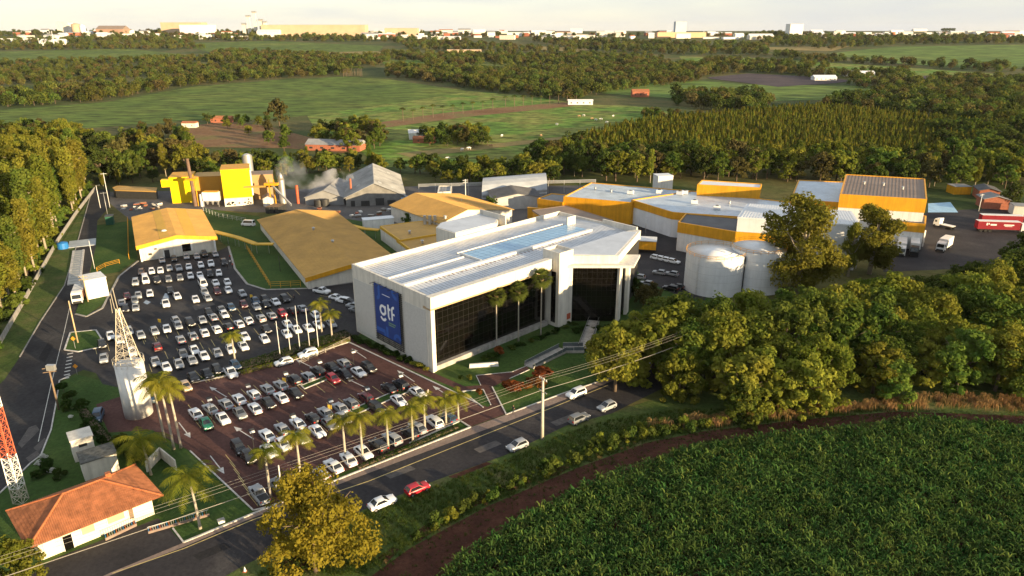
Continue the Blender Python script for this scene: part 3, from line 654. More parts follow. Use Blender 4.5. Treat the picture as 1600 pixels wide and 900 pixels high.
mb = MB(); mb.obox(Pb + e2 * 5.2 + dq * .8, e2 * 2.2, dq * .8, Z1 * 14.6); mb.build('fin_wall', cream, office)
mb = MB(); mb.obox(Pb + e2 * 3.2 + dq * .3 + Z1 * .2, e2 * 1.8, dq * .1, Z1 * 14.2); mb.build('slot_window', glass, office)
mb = MB(); mb.prism([Pa + dn * 1.6 - dq * 1.8, Pb + dn * 1.6 + dq * 3.6, Pb + dq * 3.6 + e2 * 8, Pb + e2 * 8 , Pb - dn * .5, Pa - dn * .3], 14.6, 15.2, True); mb.build('canopy_slab', cream, office)
mb = MB(); mb.prism([Pa, Pb, Pc, B(BL - 3, .8), B(42.2, .8)], 15.2, 17.2); mb.build('entrance_upstand', cream, office)
mb = MB(); mb.prism([Pa + (Pc - Pa) * .03 + v * .3, Pb - dq * .6 + v * .3, Pc - e2 * 2 - dq * .6, B(BL - 5, 1.2), B(43, 1.2)], 17.2, 17.28); mb.build('entrance_roof', mainroof, office)
mb = MB()
for i in range(4): mb.obox(B(BL + .02, 3.0 + i * 1.4, 15.1), u * .08, v * .9, Z1 * 1.1)
q = mb.build('wall_letters', black, office); q['kind'] = 'stuff'
mb = MB(); mb.obox(tw + u * 3.2 - v * .08 + Z1 * 1.2, u * 1.3, v * .08, Z1 * 1.5); mb.build('door_sign', redpaint, office)
# banner with letters, on a slatted frame
sg = root('banner_sign', tuple(B(-.5, 14, 1.6)), 'large blue banner with white gtf lettering on the end wall of the office', 'sign')
b0, b1, z0, z1 = 9.9, 19.5, 3.2, 15.2
mb = MB(); mb.obox(B(-.45, b0, z0), -u * .12, v * (b1 - b0), Z1 * (z1 - z0)); mb.build('banner', bluesign, sg)
mb = MB(); mb.obox(B(-.1, b0 - .3, 1.4), -u * .08, v * .1, Z1 * 13.6); mb.obox(B(-.1, b1 + .2, 1.4), -u * .08, v * .1, Z1 * 13.6); sfr = mb.build('frame', darksteel, sg)
sl_ = MB(); sl_.box((0, 0, 0), (.22, b1 - b0 + 1.6, .10)); slm = sl_.mesh('slat', darksteel)
for k in range(31):
    p = B(-.3, (b0 + b1) / 2, 1.5 + k * .45); inst(slm, 'slat', tuple(p), R(45.2 - 2.2), parent=sfr)
for k in range(5):
    mb = MB(); mb.obox(B(-.5, b0 + .1 + k * (b1 - b0 - .3) / 4, 1.5), -u * .1, v * .14, Z1 * (1.7)); mb.build('post', darksteel, sg)
    mb = MB(); mb.obox(B(-.3, b0 + .2 + k * (b1 - b0 - .5) / 4, z1 + .1), -u * 1.5, v * .10, Z1 * .10); mb.build('lamp_arm', darksteel, sg)
def sgp(s_, t, d=.60): return B(-d, b1 - s_, z0 + t)          # s_ runs left to right as read
def stroke(pts, w_, d, m_, name):
    mb_ = MB()
    for i in range(len(pts) - 1):
        (xa, ya), (xb, yb) = pts[i], pts[i + 1]; L_ = math.hypot(xb - xa, yb - ya)
        def nn(k):
            a_, c_ = pts[max(k - 1, 0)], pts[min(k + 1, len(pts) - 1)]; l_ = math.hypot(c_[0] - a_[0], c_[1] - a_[1]) or 1; return (-(c_[1] - a_[1]) / l_ * w_ / 2, (c_[0] - a_[0]) / l_ * w_ / 2)
        n0, n1 = nn(i), nn(i + 1)
        mb_.face([sgp(xa + n0[0], ya + n0[1], d), sgp(xa - n0[0], ya - n0[1], d), sgp(xb - n1[0], yb - n1[1], d), sgp(xb + n1[0], yb + n1[1], d)])
    return mb_.build(name, m_, sg)
def arc(cx, cy, r, a0, a1, n=16): return [(cx + r * math.cos(R(a0 + (a1 - a0) * k / n)), cy + r * math.sin(R(a0 + (a1 - a0) * k / n))) for k in range(n + 1)]
lw = mat('banner_white', (.80, .82, .84), .6, .03, .5)
stroke(arc(3.15, 6.3, 1.0, 90, 450, 28), .62, .60, lw, 'letter_g'); stroke([(4.15, 7.5), (4.15, 5.6)], .62, .605, lw, 'letter_g'); stroke(arc(3.2, 5.0, 1.05, 205, 335), .62, .60, lw, 'letter_g')
stroke([(5.35, 8.2), (5.35, 5.6)] + arc(6.0, 5.5, .65, 180, 265, 8), .60, .60, lw, 'letter_t'); stroke([(5.0, 7.15), (6.2, 7.15)], .55, .605, lw, 'letter_t')
stroke([(6.75, 4.75), (6.75, 7.2)] + arc(7.55, 7.2, .8, 180, 80, 8), .60, .60, lw, 'letter_f'); stroke([(6.75, 6.35), (7.75, 6.35)], .50, .605, lw, 'letter_f')
stroke([(3.2, 10.1), (6.2, 10.1)], .16, .60, lw, 'strapline'); stroke([(5.2, 3.9), (8.0, 3.9)], .17, .60, greenink, 'strapline'); stroke([(5.2, 3.4), (7.6, 3.4)], .17, .60, greenink, 'strapline')
stroke([(1.9, 12), (1.9, 9.6)] + arc(1.0, 9.6, .9, 0, -90, 8) , .8, .58, bluelight, 'banner_motif'); stroke(arc(8.9, 12.0, 1.6, 180, 270), .9, .58, bluelight, 'banner_motif')
stroke([(.1, 1.2), (3.4, 1.2), (3.4, .1)], .9, .58, bluelight, 'banner_motif'); stroke([(4.4, .1), (4.4, 2.6)], .9, .58, bluelight, 'banner_motif'); stroke(arc(8.4, .4, 1.2, 20, 180), .8, .58, bluelight, 'banner_motif')
# access ramp with glass balustrade
rmp = root('access_ramp', tuple(G(870, 560)), 'concrete access ramp with glass balustrade crossing the lawn to the glass entrance', 'ramp')
rp_ = [(826, 574), (880, 548), (912, 548), (928, 505)]
P = [G(*p) for p in rp_]
for k in range(3):
    p, q = P[k], P[k + 1]; d = q - p; L_ = d.length; d.normalize(); nn_ = Vector((-d.y, d.x, 0)); za, zb = (.1, .45, .6, .75)[k], (.1, .45, .6, .75)[k + 1]
    mb = MB(); mb.face([p - nn_ * 1.2 + Z1 * za, q - nn_ * 1.2 + Z1 * zb, q + nn_ * 1.2 + Z1 * zb, p + nn_ * 1.2 + Z1 * za])
    for s_ in (-1, 1): mb.obox(p + nn_ * 1.2 * s_, d * L_, nn_ * .12 * s_, Z1 * (max(za, zb) + .03))
    mb.build('ramp_slab', concrete, rmp)
    n_ = int(L_ / 1.6)
    for s_ in (-1, 1):
        for i in range(n_):
            a = p + d * (L_ * i / n_) + nn_ * 1.22 * s_; zz = za + (zb - za) * i / n_
            mb = MB(); mb.obox(a + Z1 * (zz + .08), d * (L_ / n_ - .08), nn_ * .02, Z1 * .85); mb.build('pane', mat('smoked_glass', (.10, .12, .13), .1, .1, 1, spec=.5), rmp)
        mb = MB(); mb.tube([p + nn_ * 1.22 * s_ + Z1 * (za + 1.0), q + nn_ * 1.22 * s_ + Z1 * (zb + 1.0)], .03, 5); mb.build('handrail', steel, rmp)
# --- generic builders
def seams(Q, m_, r, gap=1.1, hgt=.07):
    """standing seams of the roof sheets, running between the first and third edge of a four cornered roof"""
    a, b_, c, d_ = Q; n = max(3, int((b_ - a).length / gap)); mb = MB()
    for k in range(1, n):
        p = a + (b_ - a) * k / n; q = d_ + (c - d_) * k / n; e = (b_ - a).normalized() * .07; mb.obox(p, q - p, e, Z1 * hgt)
    if mb.v: o = mb.build('roof_seams', m_, r); o['kind'] = 'stuff'
def block(name, label, roofpx, z, wallm, roofm, fasm=None, fh=2.0, parts=(), base=0.0, cat='building', inset=.35, drop=.3, group=None):
    P = [G(p[0], p[1], z) for p in roofpx]; n = len(P)
    a = sum(P[i].x * P[(i + 1) % n].y - P[(i + 1) % n].x * P[i].y for i in range(n))
    if a < 0: P = P[::-1]
    c = sum(P, Vector()) / n; r = root(name, (c.x, c.y, base), label, cat, group)
    mb = MB(); mb.prism([(p.x, p.y) for p in P], base, z - drop - .05); mb.build('wall', wallm, r)
    inn = []
    for p in P:
        d = c - p; d.z = 0; inn.append(p + d.normalized() * inset)
    mb = MB(); mb.face([(p.x, p.y, z - drop) for p in inn]); mb.build('roof', roofm, r)
    if n == 4 and roofm is not whitemetal: seams([Vector((p.x, p.y, z - drop)) for p in inn], roofm, r)
    for i in range(n):
        p, q = P[i], P[(i + 1) % n]; d = q - p; L_ = d.length; d.normalize(); o = Vector((d.y, -d.x, 0))
        mb = MB(); mb.obox((p.x + o.x * .15 - d.x * .1, p.y + o.y * .15 - d.y * .1, z - fh), d * (L_ + .2), -o * .45, (0, 0, fh)); mb.build('fascia', fasm or wallm, r)
    return r, P
def gable(name, label, A, Bp, length, eave, ridge, wallm, roofm, over=.6, base=0.0, fasm=None, group=None, off=.5, cat='building'):
    """gabled building: front base corners A and Bp, ridge running away from the front"""
    A, Bp = V3(A), V3(Bp); d = Bp - A; W_ = d.length; d.normalize(); n = Vector((-d.y, d.x, 0))
    if n.y < 0: n = -n
    r = root(name, (A.x, A.y, base), label, cat, group)
    M_ = A + d * W_ * off; z0, z1_ = Z1 * eave, Z1 * ridge
    mb = MB()
    for k, s_ in ((0, 1), (length, -1)):
        f = [A + n * k, Bp + n * k, Bp + n * k + z0, M_ + n * k + z1_, A + n * k + z0]; mb.face(f if s_ > 0 else f[::-1])
    mb.face([A + n * length, A, A + z0, A + n * length + z0]); mb.face([Bp, Bp + n * length, Bp + n * length + z0, Bp + z0]); mb.build('wall', wallm, r)
    for e, s_ in ((A - d * over, 1), (Bp + d * over, -1)):
        f0, f1 = e - n * over + z0 - Z1 * .1, e + n * (length + over) + z0 - Z1 * .1; g0, g1 = M_ - n * over + z1_ + Z1 * .08, M_ + n * (length + over) + z1_ + Z1 * .08
        mb = MB(); t = Z1 * .18
        for ff in ([f0 + t, g0 + t, g1 + t, f1 + t], [f0, f1, g1, g0], [f0, g0, g0 + t, f0 + t], [f1, f1 + t, g1 + t, g1], [f0, f0 + t, f1 + t, f1]): mb.face(ff if s_ < 0 else ff[::-1])
        mb.build('roof', roofm, r); seams([f0 + t, f1 + t, g1 + t, g0 + t], roofm, r)
        if fasm:
            mb = MB(); a_, b_ = f0 - n * .05, g0 - n * .05; mb.face([a_ + t, b_ + t, b_ - Z1 * 1.1, a_ - Z1 * 1.1] if s_ < 0 else [a_ - Z1 * 1.1, b_ - Z1 * 1.1, b_ + t, a_ + t]); mb.build('fascia', fasm, r)
    return r
def wallbox(r, name, px, py, w_, h_, ang, m_, z, dep=.12):
    p = G(px, py, z); mb = MB(); mb.box((p.x, p.y, p.z), (w_, dep, h_), R(ang)); return mb.build(name, m_, r)
# --- canteen with ochre roof
wcan = U(29.5)
A = G(222, 408); Bq = G(337, 393)
can = gable('canteen', 'low white canteen with ochre gabled roof at the top of the car park', A, Bq, 40, 5.2, 7.0, cream, ochre, 1.0, fasm=yellow)
dcan = (Bq - A).normalized(); ncan = Vector((-dcan.y, dcan.x, 0)); Wc = (Bq - A).length
for a, b_, k0, k1 in ((.28, .40, -.9, 40.9), (.62, .78, -.9, 40.9)):
    mb = MB()
    def rz(t): return 5.2 + 1.8 * (1 - abs(t - .5) / .5) + .30
    mb.face([A + dcan * Wc * a + ncan * k0 + Z1 * rz(a), A + dcan * Wc * b_ + ncan * k0 + Z1 * rz(b_), A + dcan * Wc * b_ + ncan * k1 + Z1 * rz(b_), A + dcan * Wc * a + ncan * k1 + Z1 * rz(a)]); mb.build('roof_panel', ochrepatch, can)
for t, w_, h_, m_, z in ((.34, 1.5, 2.6, darksteel, 1.3), (.30, .5, 2.2, white, 1.5), (.44, .5, 2.2, white, 1.5), (.62, 3.0, 2.4, glass, 2.6), (.55, .5, 2.4, white, 2.6), (.68, .5, 2.4, white, 2.6), (.12, 1.0, .7, darksteel, 1.9), (.2, .8, .5, darksteel, 3.4)):
    p = A + dcan * Wc * t - ncan * .08; mb = MB(); mb.box((p.x, p.y, z), (w_, .16, h_), R(30.6)); mb.build('window' if h_ < 2.6 else 'door', m_, can)
for t in (.0, 1.0):
    p = A + dcan * Wc * t - ncan * .7; mb = MB(); mb.box((p.x, p.y, 2.4), (.5, .5, 4.8), R(30)); mb.build('column', white, can)
mb = MB(); p = A + dcan * Wc * .36 + ncan * 8 + Z1 * 6.9; mb.tube([p, p + Z1 * .35], [.9, .5], 12); mb.build('roof_vent', white, can)
# --- long ochre warehouse
A2 = G(482, 452); B2 = A2 + U(28.5) * 27
wh = gable('warehouse', 'long warehouse with plain ochre roof between the lawn and the office block', A2, B2, 72, 3.6, 5.6, cream, ochre, .8, fasm=yellow)
# --- covered walkway between canteen and warehouses
def walkway(pxs, z, label):
    Pp = [G(p[0], p[1], z) for p in pxs]; r = root('covered_walkway', (Pp[0].x, Pp[0].y, 0), label, 'walkway')
    for p, q in zip(Pp, Pp[1:]):
        d = q - p; L_ = d.length; d.normalize(); n_ = Vector((-d.y, d.x, 0)).normalized(); mb = MB(); mb.obox(p - n_ * 1.0 - d * .05, d * (L_ + .1), n_ * 2.0, Z1 * .35); mb.build('walkway_roof', ochrepatch, r)
        for k in range(int(L_ / 4) + 1):
            s_ = p + d * min(k * 4, L_); mb = MB(); mb.tube([(s_.x, s_.y, 0), (s_.x, s_.y, s_.z)], .07, 5); mb.build('post', steel, r)
    return r
walkway([(333, 362), (372, 372), (400, 382), (427, 382)], 3.0, 'yellow roofed walkway stepping down from the canteen to the warehouse')
walkway([(505, 342), (545, 352), (570, 358), (592, 360)], 3.0, 'yellow roofed walkway behind the ochre warehouse')
# --- boiler house
def fbox(pl, pr, top, depth, label, m_, name='boiler_house', roofm=None, cat='building', group=None):
    a, b_ = G(*pl), G(*pr); z = PT(pl[0], top, a.y).z; d = b_ - a; W_ = d.length; d.normalize(); n_ = Vector((-d.y, d.x, 0)); r = root(name, tuple(a), label, cat, group)
    mb = MB(); mb.obox(a, d * W_, n_ * depth, Z1 * z); mb.build('wall', m_, r)
    mb = MB(); mb.obox(a - d * .15 - n_ * .15 + Z1 * (z + .003), d * (W_ + .3), n_ * (depth + .3), Z1 * .2); mb.build('roof', roofm or m_, r)
    return r, a, d, n_, z, W_
r1, a1, d1, n1, z1b, w1b = fbox((270, 318), (305, 316), 278, 12, 'yellow boiler house block behind the rusty chimney', yellowbright, roofm=yellow)
mb = MB(); mb.obox(a1 - d1 * 3.2 + Z1 * 7, d1 * 3.2, n1 * 3, Z1 * 3); mb.build('side_box', yellowbright, r1)
r2, a2, d2, n2, z2b, w2b = fbox((352, 323), (396, 320), 266, 12, 'tallest bright yellow block with white base', yellowbright, roofm=yellow)
mb = MB(); mb.obox(a2 - n2 * .12, d2 * w2b, -n2 * .05, Z1 * 3.4); mb.build('base_panel', cream, r2)
for k in range(14):
    mb = MB(); p = a2 + d2 * random.uniform(.5, w2b - .6) - n2 * .2 + Z1 * random.uniform(.4, 2.6); mb.tube([p, p - n2 * .25], random.uniform(.25, .4), 8); mb.build('vent_pipe', black, r2)
mb = MB(); mb.obox(a2 + d2 * (w2b + .1) - n2 * .02 + Z1 * 4, d2 * .5, n2 * 3, Z1 * (z2b - 4.6)); mb.build('duct', white, r2)
fbox((306, 314), (352, 312), 277, 10, 'ochre wall section between the two bright yellow blocks', mat('ochre_wall', (.50, .27, .04), .6, .1, .2), roofm=ochre)
fbox((398, 312), (430, 310), 274, 9, 'plain brown block right of the tall yellow block', mat('tan_wall', (.36, .23, .11), .7, .1, .2), roofm=brownroof)
fl = root('dust_filter', tuple(G(333, 322)), 'pale grey filter hopper on legs in front of the boiler house', 'hopper')
p = G(333, 322); mb = MB(); mb.box((p.x, p.y, 4.2), (6.5, 3, 3.6)); mb.build('casing', whitemetal, fl)
for k in (-2.1, 0, 2.1): mb = MB(); mb.tube([(p.x + k, p.y, 2.4), (p.x + k, p.y, .6)], [1.0, .2], 6); mb.build('hopper_cone', steel, fl)
for k in (-3, 3): mb = MB(); mb.tube([(p.x + k, p.y - 1.2, 0), (p.x + k, p.y - 1.2, 2.6)], .12, 5); mb.build('leg', steel, fl)
mb = MB(); mb.box((p.x, p.y, 6.2), (5.8, 2.6, .25)); mb.build('platform', yellow, fl)
mb = MB(); mb.tube([(p.x - 4.2, p.y - .5, 0), (p.x - 4.2, p.y - .5, 5.0), (p.x - 3.2, p.y, 5.6)], .7, 8); mb.build('duct', whitemetal, fl)
ch = root('chimney', tuple(G(306, 322)), 'rusty steel chimney with yellow platform beside the boiler house', 'chimney'); p = G(306, 322)
mb = MB(); mb.tube([(p.x, p.y, 0), (p.x - .6, p.y, 19.5)], [.8, .6], 10); mb.build('stack', mat('rusty_stack', (.16, .10, .07), .7, .25, .6), ch)
mb = MB(); mb.box((p.x - .2, p.y, 11.2), (4.2, 2.4, .9)); mb.build('platform', yellow, ch)
mb = MB(); mb.tube([(p.x + 1.2, p.y, 0), (p.x + 1.1, p.y, 11)], .25, 6); mb.build('ladder', yellow, ch)
def cyltank(px, py, top, rad, label, m_, name='silo', domed=1.0, nseg=28):
    p = G(px, py); z = PT(px, top, p.y).z; r = root(name, tuple(p), label, 'tank'); mb = MB()
    mb.tube([(p.x, p.y, 0), (p.x, p.y, z)], rad, nseg, False); mb.build('shell', m_, r, True)
    mb = MB(); mb.tube([(p.x, p.y, z), (p.x, p.y, z + domed * .7), (p.x, p.y, z + domed)], [rad * 1.01, rad * .5, .05], nseg); mb.build('roof', m_, r, True)
    return r, p, z
cyltank(393, 302, 243, 2.1, 'tall stainless steel silo behind the yellow boiler house', steel)
# conveyor and plant clutter right of the boiler house
cv = root('conveyor_tower', tuple(G(428, 322)), 'yellow conveyor tower with sloping chute right of the boiler house', 'conveyor'); p = G(428, 322)
for k in (-1, 1): mb = MB(); mb.box((p.x + k, p.y, 5.5), (.4, .4, 11)); mb.build('leg', yellow, cv)
mb = MB(); mb.box((p.x, p.y, 9.2), (5.5, 2, .9)); mb.build('head', yellow, cv)
mb = MB(); mb.obox((p.x, p.y - .6, 8.5), (8.5, -4, -7.5), (0, 1.2, 0), (0, 0, .8)); mb.build('chute', steel, cv)
mb = MB(); mb.obox((p.x - 12, p.y + 1, 7.3), (12, 0, .4), (0, 1, 0), (0, 0, .7)); mb.build('belt_bridge', ochre, cv)
cyltank(443, 318, 281, 1.3, 'small stainless cyclone with conical head beside the conveyor tower', steel, domed=3)
cyltank(498, 322, 313, 1.8, 'left of two squat dark tanks near the smoke', darksteel, domed=.5); cyltank(508, 322, 312, 1.8, 'right of two squat dark tanks near the smoke', darksteel, domed=.5)
cyltank(466, 318, 290, .6, 'thin red standpipe by the smoking yard', redpaint, 'standpipe', .2, 10)
lsd = gable('low_shed', 'small white shed with brown roof beneath the conveyor', G(412, 323), G(428, 322), 6, 3.2, 4.2, cream, brownroof, .4)
for k, (px, py) in enumerate(((425, 331), (432, 331), (439, 331))):
    p = G(px, py); r = root('skip_container', tuple(p), f'{("left", "middle", "right")[k]} of three dark slatted bins by the conveyor', 'container', 'slatted bins')
    mb = MB(); mb.box((p.x, p.y, 1.3), (1.7, 6, 2.6), R(-15)); mb.build('box', darksteel, r)
    for j in range(6): mb = MB(); mb.box((p.x - math.sin(R(-15)) * (j * 1.1 - 2.8), p.y + math.cos(R(-15)) * (j * 1.1 - 2.8), 2.68), (1.8, .25, .14), R(-15)); mb.build('slat', wood, r)
# --- grey gabled sheds
s1 = gable('grey_shed', 'large weathered shed with grey gabled roof beside the smoking yard', G(541, 323), G(632, 319), 46, 3.6, 9.2, mat('grey_timber_wall', (.20, .195, .185), .9, .25, .4), mat('weathered_grey_roof', (.30, .30, .29), .8, .28, .15), .8)
for t, w_, h_ in ((.12, 1.6, 2.4), (.33, 3.5, 2.2), (.58, 3.5, 3.0), (.78, 3.4, 2.0)):
    a_, b_ = G(541, 323), G(632, 319); q = a_ + (b_ - a_) * t; mb = MB(); mb.box((q.x, q.y - .1, h_ / 2), (w_, .2, h_), R(8)); mb.build('door', darksteel, s1)
for k in range(9):
    t = random.uniform(.1, .9); kk = random.uniform(4, 42); a_, b_ = G(541, 323), G(632, 319); d_ = (b_ - a_).normalized(); n_ = Vector((-d_.y, d_.x, 0)); zz = 3.6 + 5.6 * (1 - abs(t - .5) / .5) + .33
    q = a_ + (b_ - a_) * t + n_ * kk + Z1 * zz; sl2 = 5.6 / ((b_ - a_).length / 2) * (1 if t < .5 else -1); mb = MB(); mb.obox(q, (d_ + Z1 * sl2) * 1.4, n_ * 2.6, Z1 * .05); mb.build('roof_light', mat('pale_roof_light', (.45, .45, .43), .6, .2, .4), s1)
gable('low_shed', 'low smoking shed with grey roof left of the large shed', G(478, 320), G(538, 320), 26, 3.0, 6.0, greyroof, greyroof, .5)
stk = root('flue_pipe', tuple(G(550, 318)), 'short rusty flue on the roof of the large grey shed', 'pipe'); p = G(548, 292, 7); mb = MB(); mb.tube([(p.x, p.y, 6), (p.x, p.y, 10.5)], .45, 8); mb.build('pipe', brick, stk)
gable('grey_shed', 'shed with dark roof and pale wall left of the yellow factory', G(772, 328), G(846, 325), 16, 4.6, 6.2, mat('pale_grey_wall', (.42, .42, .41), .8, .15, .5), darkroof, .4, off=.5)
g2 = root('arched_shed', tuple(G(750, 318)), 'arched grey shed roof behind the dark roofed shed', 'building')
a_, b_ = G(752, 322), G(856, 312); mb = MB(); n_ = 10; dd = (b_ - a_)
for k in range(n_):
    def pr(i):
        t = math.pi * i / n_; return Vector((0, 13 - 13 * math.cos(t) + 6, 1.5 + 6.0 * math.sin(t)))
    mb.face([a_ + pr(k), a_ + dd + pr(k), a_ + dd + pr(k + 1), a_ + pr(k + 1)])
mb.build('roof', mat('pale_grey_roof', (.36, .38, .40), .6, .15, .2), g2)
mb = MB(); mb.obox(a_ + Vector((.3, 6.3, 0)), dd * .99, (0, 25, 0), (0, 0, 3)); mb.build('wall', greyroof, g2)
sm_, P_ = block('pump_house', 'small tan pump house with arched grey hood in the yard', [(684, 300), (704, 299), (705, 290), (686, 290)], 5.5, cream, greyroof, cream, .6)
pr_ = root('pipe_rack', tuple(G(760, 306)), 'long steel pipe rack along the edge of the woods', 'pipe rack')
a_, b_ = G(655, 308), G(930, 300)
for k in range(3): mb = MB(); mb.tube([a_ + Z1 * (4.6 + .5 * k), b_ + Z1 * (4.6 + .5 * k)], .16, 5); mb.build('pipe', steel, pr_)
for k in range(12): mb = MB(); q = a_ + (b_ - a_) * k / 11; mb.box((q.x, q.y, 2.9), (.25, .25, 5.8)); mb.build('post', steel, pr_)
rb, pb_, zb_ = cyltank(650, 334, 324, 6.0, 'round open concrete basin by the blue canopy', concrete, 'basin', .02)
fbox((628, 322), (655, 321), 312, 6, 'small shed with a light blue canopy beside the large grey shed', whitemetal, 'blue_canopy', mat('sky_blue_sheet', (.25, .45, .65), .5, .1, .5))
fbox((569, 359), (616, 355), 345, 4, 'white container box on the slope behind the ochre roofs', white, 'container', whitemetal, 'container')
for k, (px, m_) in enumerate(((746, brick), (757, mat('green_paint', (.03, .16, .09), .6, .1, 1)))):
    fbox((px - 5, 330), (px + 5, 329), 319, 3, ('rusty red skip beside the dark roofed shed', 'dark green skip beside the dark roofed shed')[k], m_, 'skip', darksteel, 'skip')
fbox((705, 334), (760, 333), 325, 5, 'long low white canopy in the yard behind the ochre roofs', whitemetal, 'yard_canopy', whitemetal)
# --- ochre roofs behind the office
block('ochre_annex', 'ochre annex roof with pipes, touching the walkway end', [(594, 353), (640, 347), (712, 340), (706, 356), (690, 364), (625, 375)], 5.0, cream, ochre, ochrepatch, .9, drop=.1)
block('ochre_annex', 'darker ochre annex roof just behind the back edge of the office roof', [(620, 374), (682, 363), (700, 372), (700, 384), (642, 390)], 4.6, cream, mat('dark_ochre_roof', (.42, .24, .05), .6, .1, .2), ochrepatch, .9, drop=.1)
oh = gable('ochre_hall', 'broad ochre gabled hall behind the white rear block of the office', G(690, 375), G(800, 352), 34, 6.0, 9.0, cream, ochre, .6, off=.35)
for k in range(4):
    p = G(664 + k * 8 + (8 if k > 2 else 0), 350, 5); mb = MB(); mb.tube([(p.x, p.y, 4.8), (p.x, p.y, 8.0)], .55, 8); q = mb.build('roof_vent', steel); tag(q, f'{("first", "second", "third", "fourth")[k]} of the steel roof vents on the ochre annex, from the left', 'vent', 'roof vents')
block('brown_hall', 'brown roof with yellow gable edge in front of the factory', [(832, 328), (884, 321), (958, 344), (930, 352), (850, 340)], 5.5, yellow, brownroof, brownroof, .5, drop=.1)
fbox((824, 341), (846, 343), 325, 1.0, 'leaning yellow panel wall beside the brown roof', yellow, 'panel_wall', yellow, 'wall')
# --- the factory
F1, P1 = block('factory', 'yellow and white factory wing with wide light metal roof', [(924, 285), (881, 307), (986, 316), (1080, 298)], 8.5, yellow, blueroof, yellow, 2.4)
block('factory_annex', 'small yellow annex with grey flat roof at the left end of the factory', [(862, 302), (840, 310), (880, 316), (884, 304)], 6.5, yellow, greyroof, yellow, 2.2)
F1b, P1b = block('factory', 'central factory hall with light metal roof behind the dark dock canopy', [(987, 312), (1050, 331), (1060, 332), (1240, 344), (1240, 316), (1082, 298)], 9.0, whitemetal, blueroof, yellow, 2.6)
block('factory', 'raised factory bay with white roof and yellow front near the trees', [(1097, 281), (1190, 287), (1188, 293), (1090, 288)], 13.0, yellow, whitemetal, yellow, 3.2)
block('dock_building', 'loading dock with dark flat roof and deep yellow fascia', [(1072, 333), (1150, 340), (1240, 346), (1240, 368), (1150, 362), (1060, 347)], 9.6, white, darkroof, yellow, 3.4)
FW, PW = block('white_hall', 'tall white hall with ribbed roof beside the storage tanks', [(1168, 318), (1330, 330), (1345, 352), (1153, 339)], 14.0, whitemetal, whitemetal, whitemetal, .5, drop=.02)
mb = MB()
ww = [G(*q, 14.0) for q in ((1168, 318), (1330, 330), (1345, 352), (1153, 339))]
for k in range(1, 40):
    t = k / 40; a_ = ww[0] + (ww[1] - ww[0]) * t; b_ = ww[3] + (ww[2] - ww[3]) * t; d_ = b_ - a_; e_ = (ww[1] - ww[0]).normalized() * .35; mb.obox(a_ + Z1 * .0, d_, e_, Z1 * .10)
q = mb.build('roof_ribs', whitemetal, FW); q['kind'] = 'stuff'
block('factory', 'factory bay with light roof and grey ridge left of the tall brown roof', [(1248, 281), (1320, 284), (1313, 316), (1236, 311)], 11.0, yellow, blueroof, yellow, 1.6)
F3, P3 = block('warehouse', 'tall warehouse with brown roof and deep yellow fascia above the truck docks', [(1322, 272), (1445, 279), (1448, 311), (1313, 303)], 16.3, white, brownroof, yellow, 4.6)
block('dock_canopy', 'truck dock canopy with yellow fascia below the tall warehouse', [(1385, 333), (1447, 337), (1446, 350), (1378, 344)], 8.8, white, darkroof, yellow, 3.0)
for k in range(9):
    p = G(1385 + k * 7.2, 386 - (0), 0); mb = MB(); mb.box((p.x, p.y + .6, 2.8), (.35, .3, 5.6)); mb.build('dock_column', white, F3)
fbox((1027, 303), (1050, 302), 276, 6, 'white plant box on the roof edge behind the factory', white, 'plant_box', whitemetal)
for k, px in enumerate((1064, 1104)):
    fbox((px, 384 + k * 8), (px + 24 + 2 * k, 388 + k * 8), 362 + k * 8, 3, ('left', 'right')[k] + ' white loading bay below the dark dock canopy', white, 'loading_bay', whitemetal, 'loading bay')
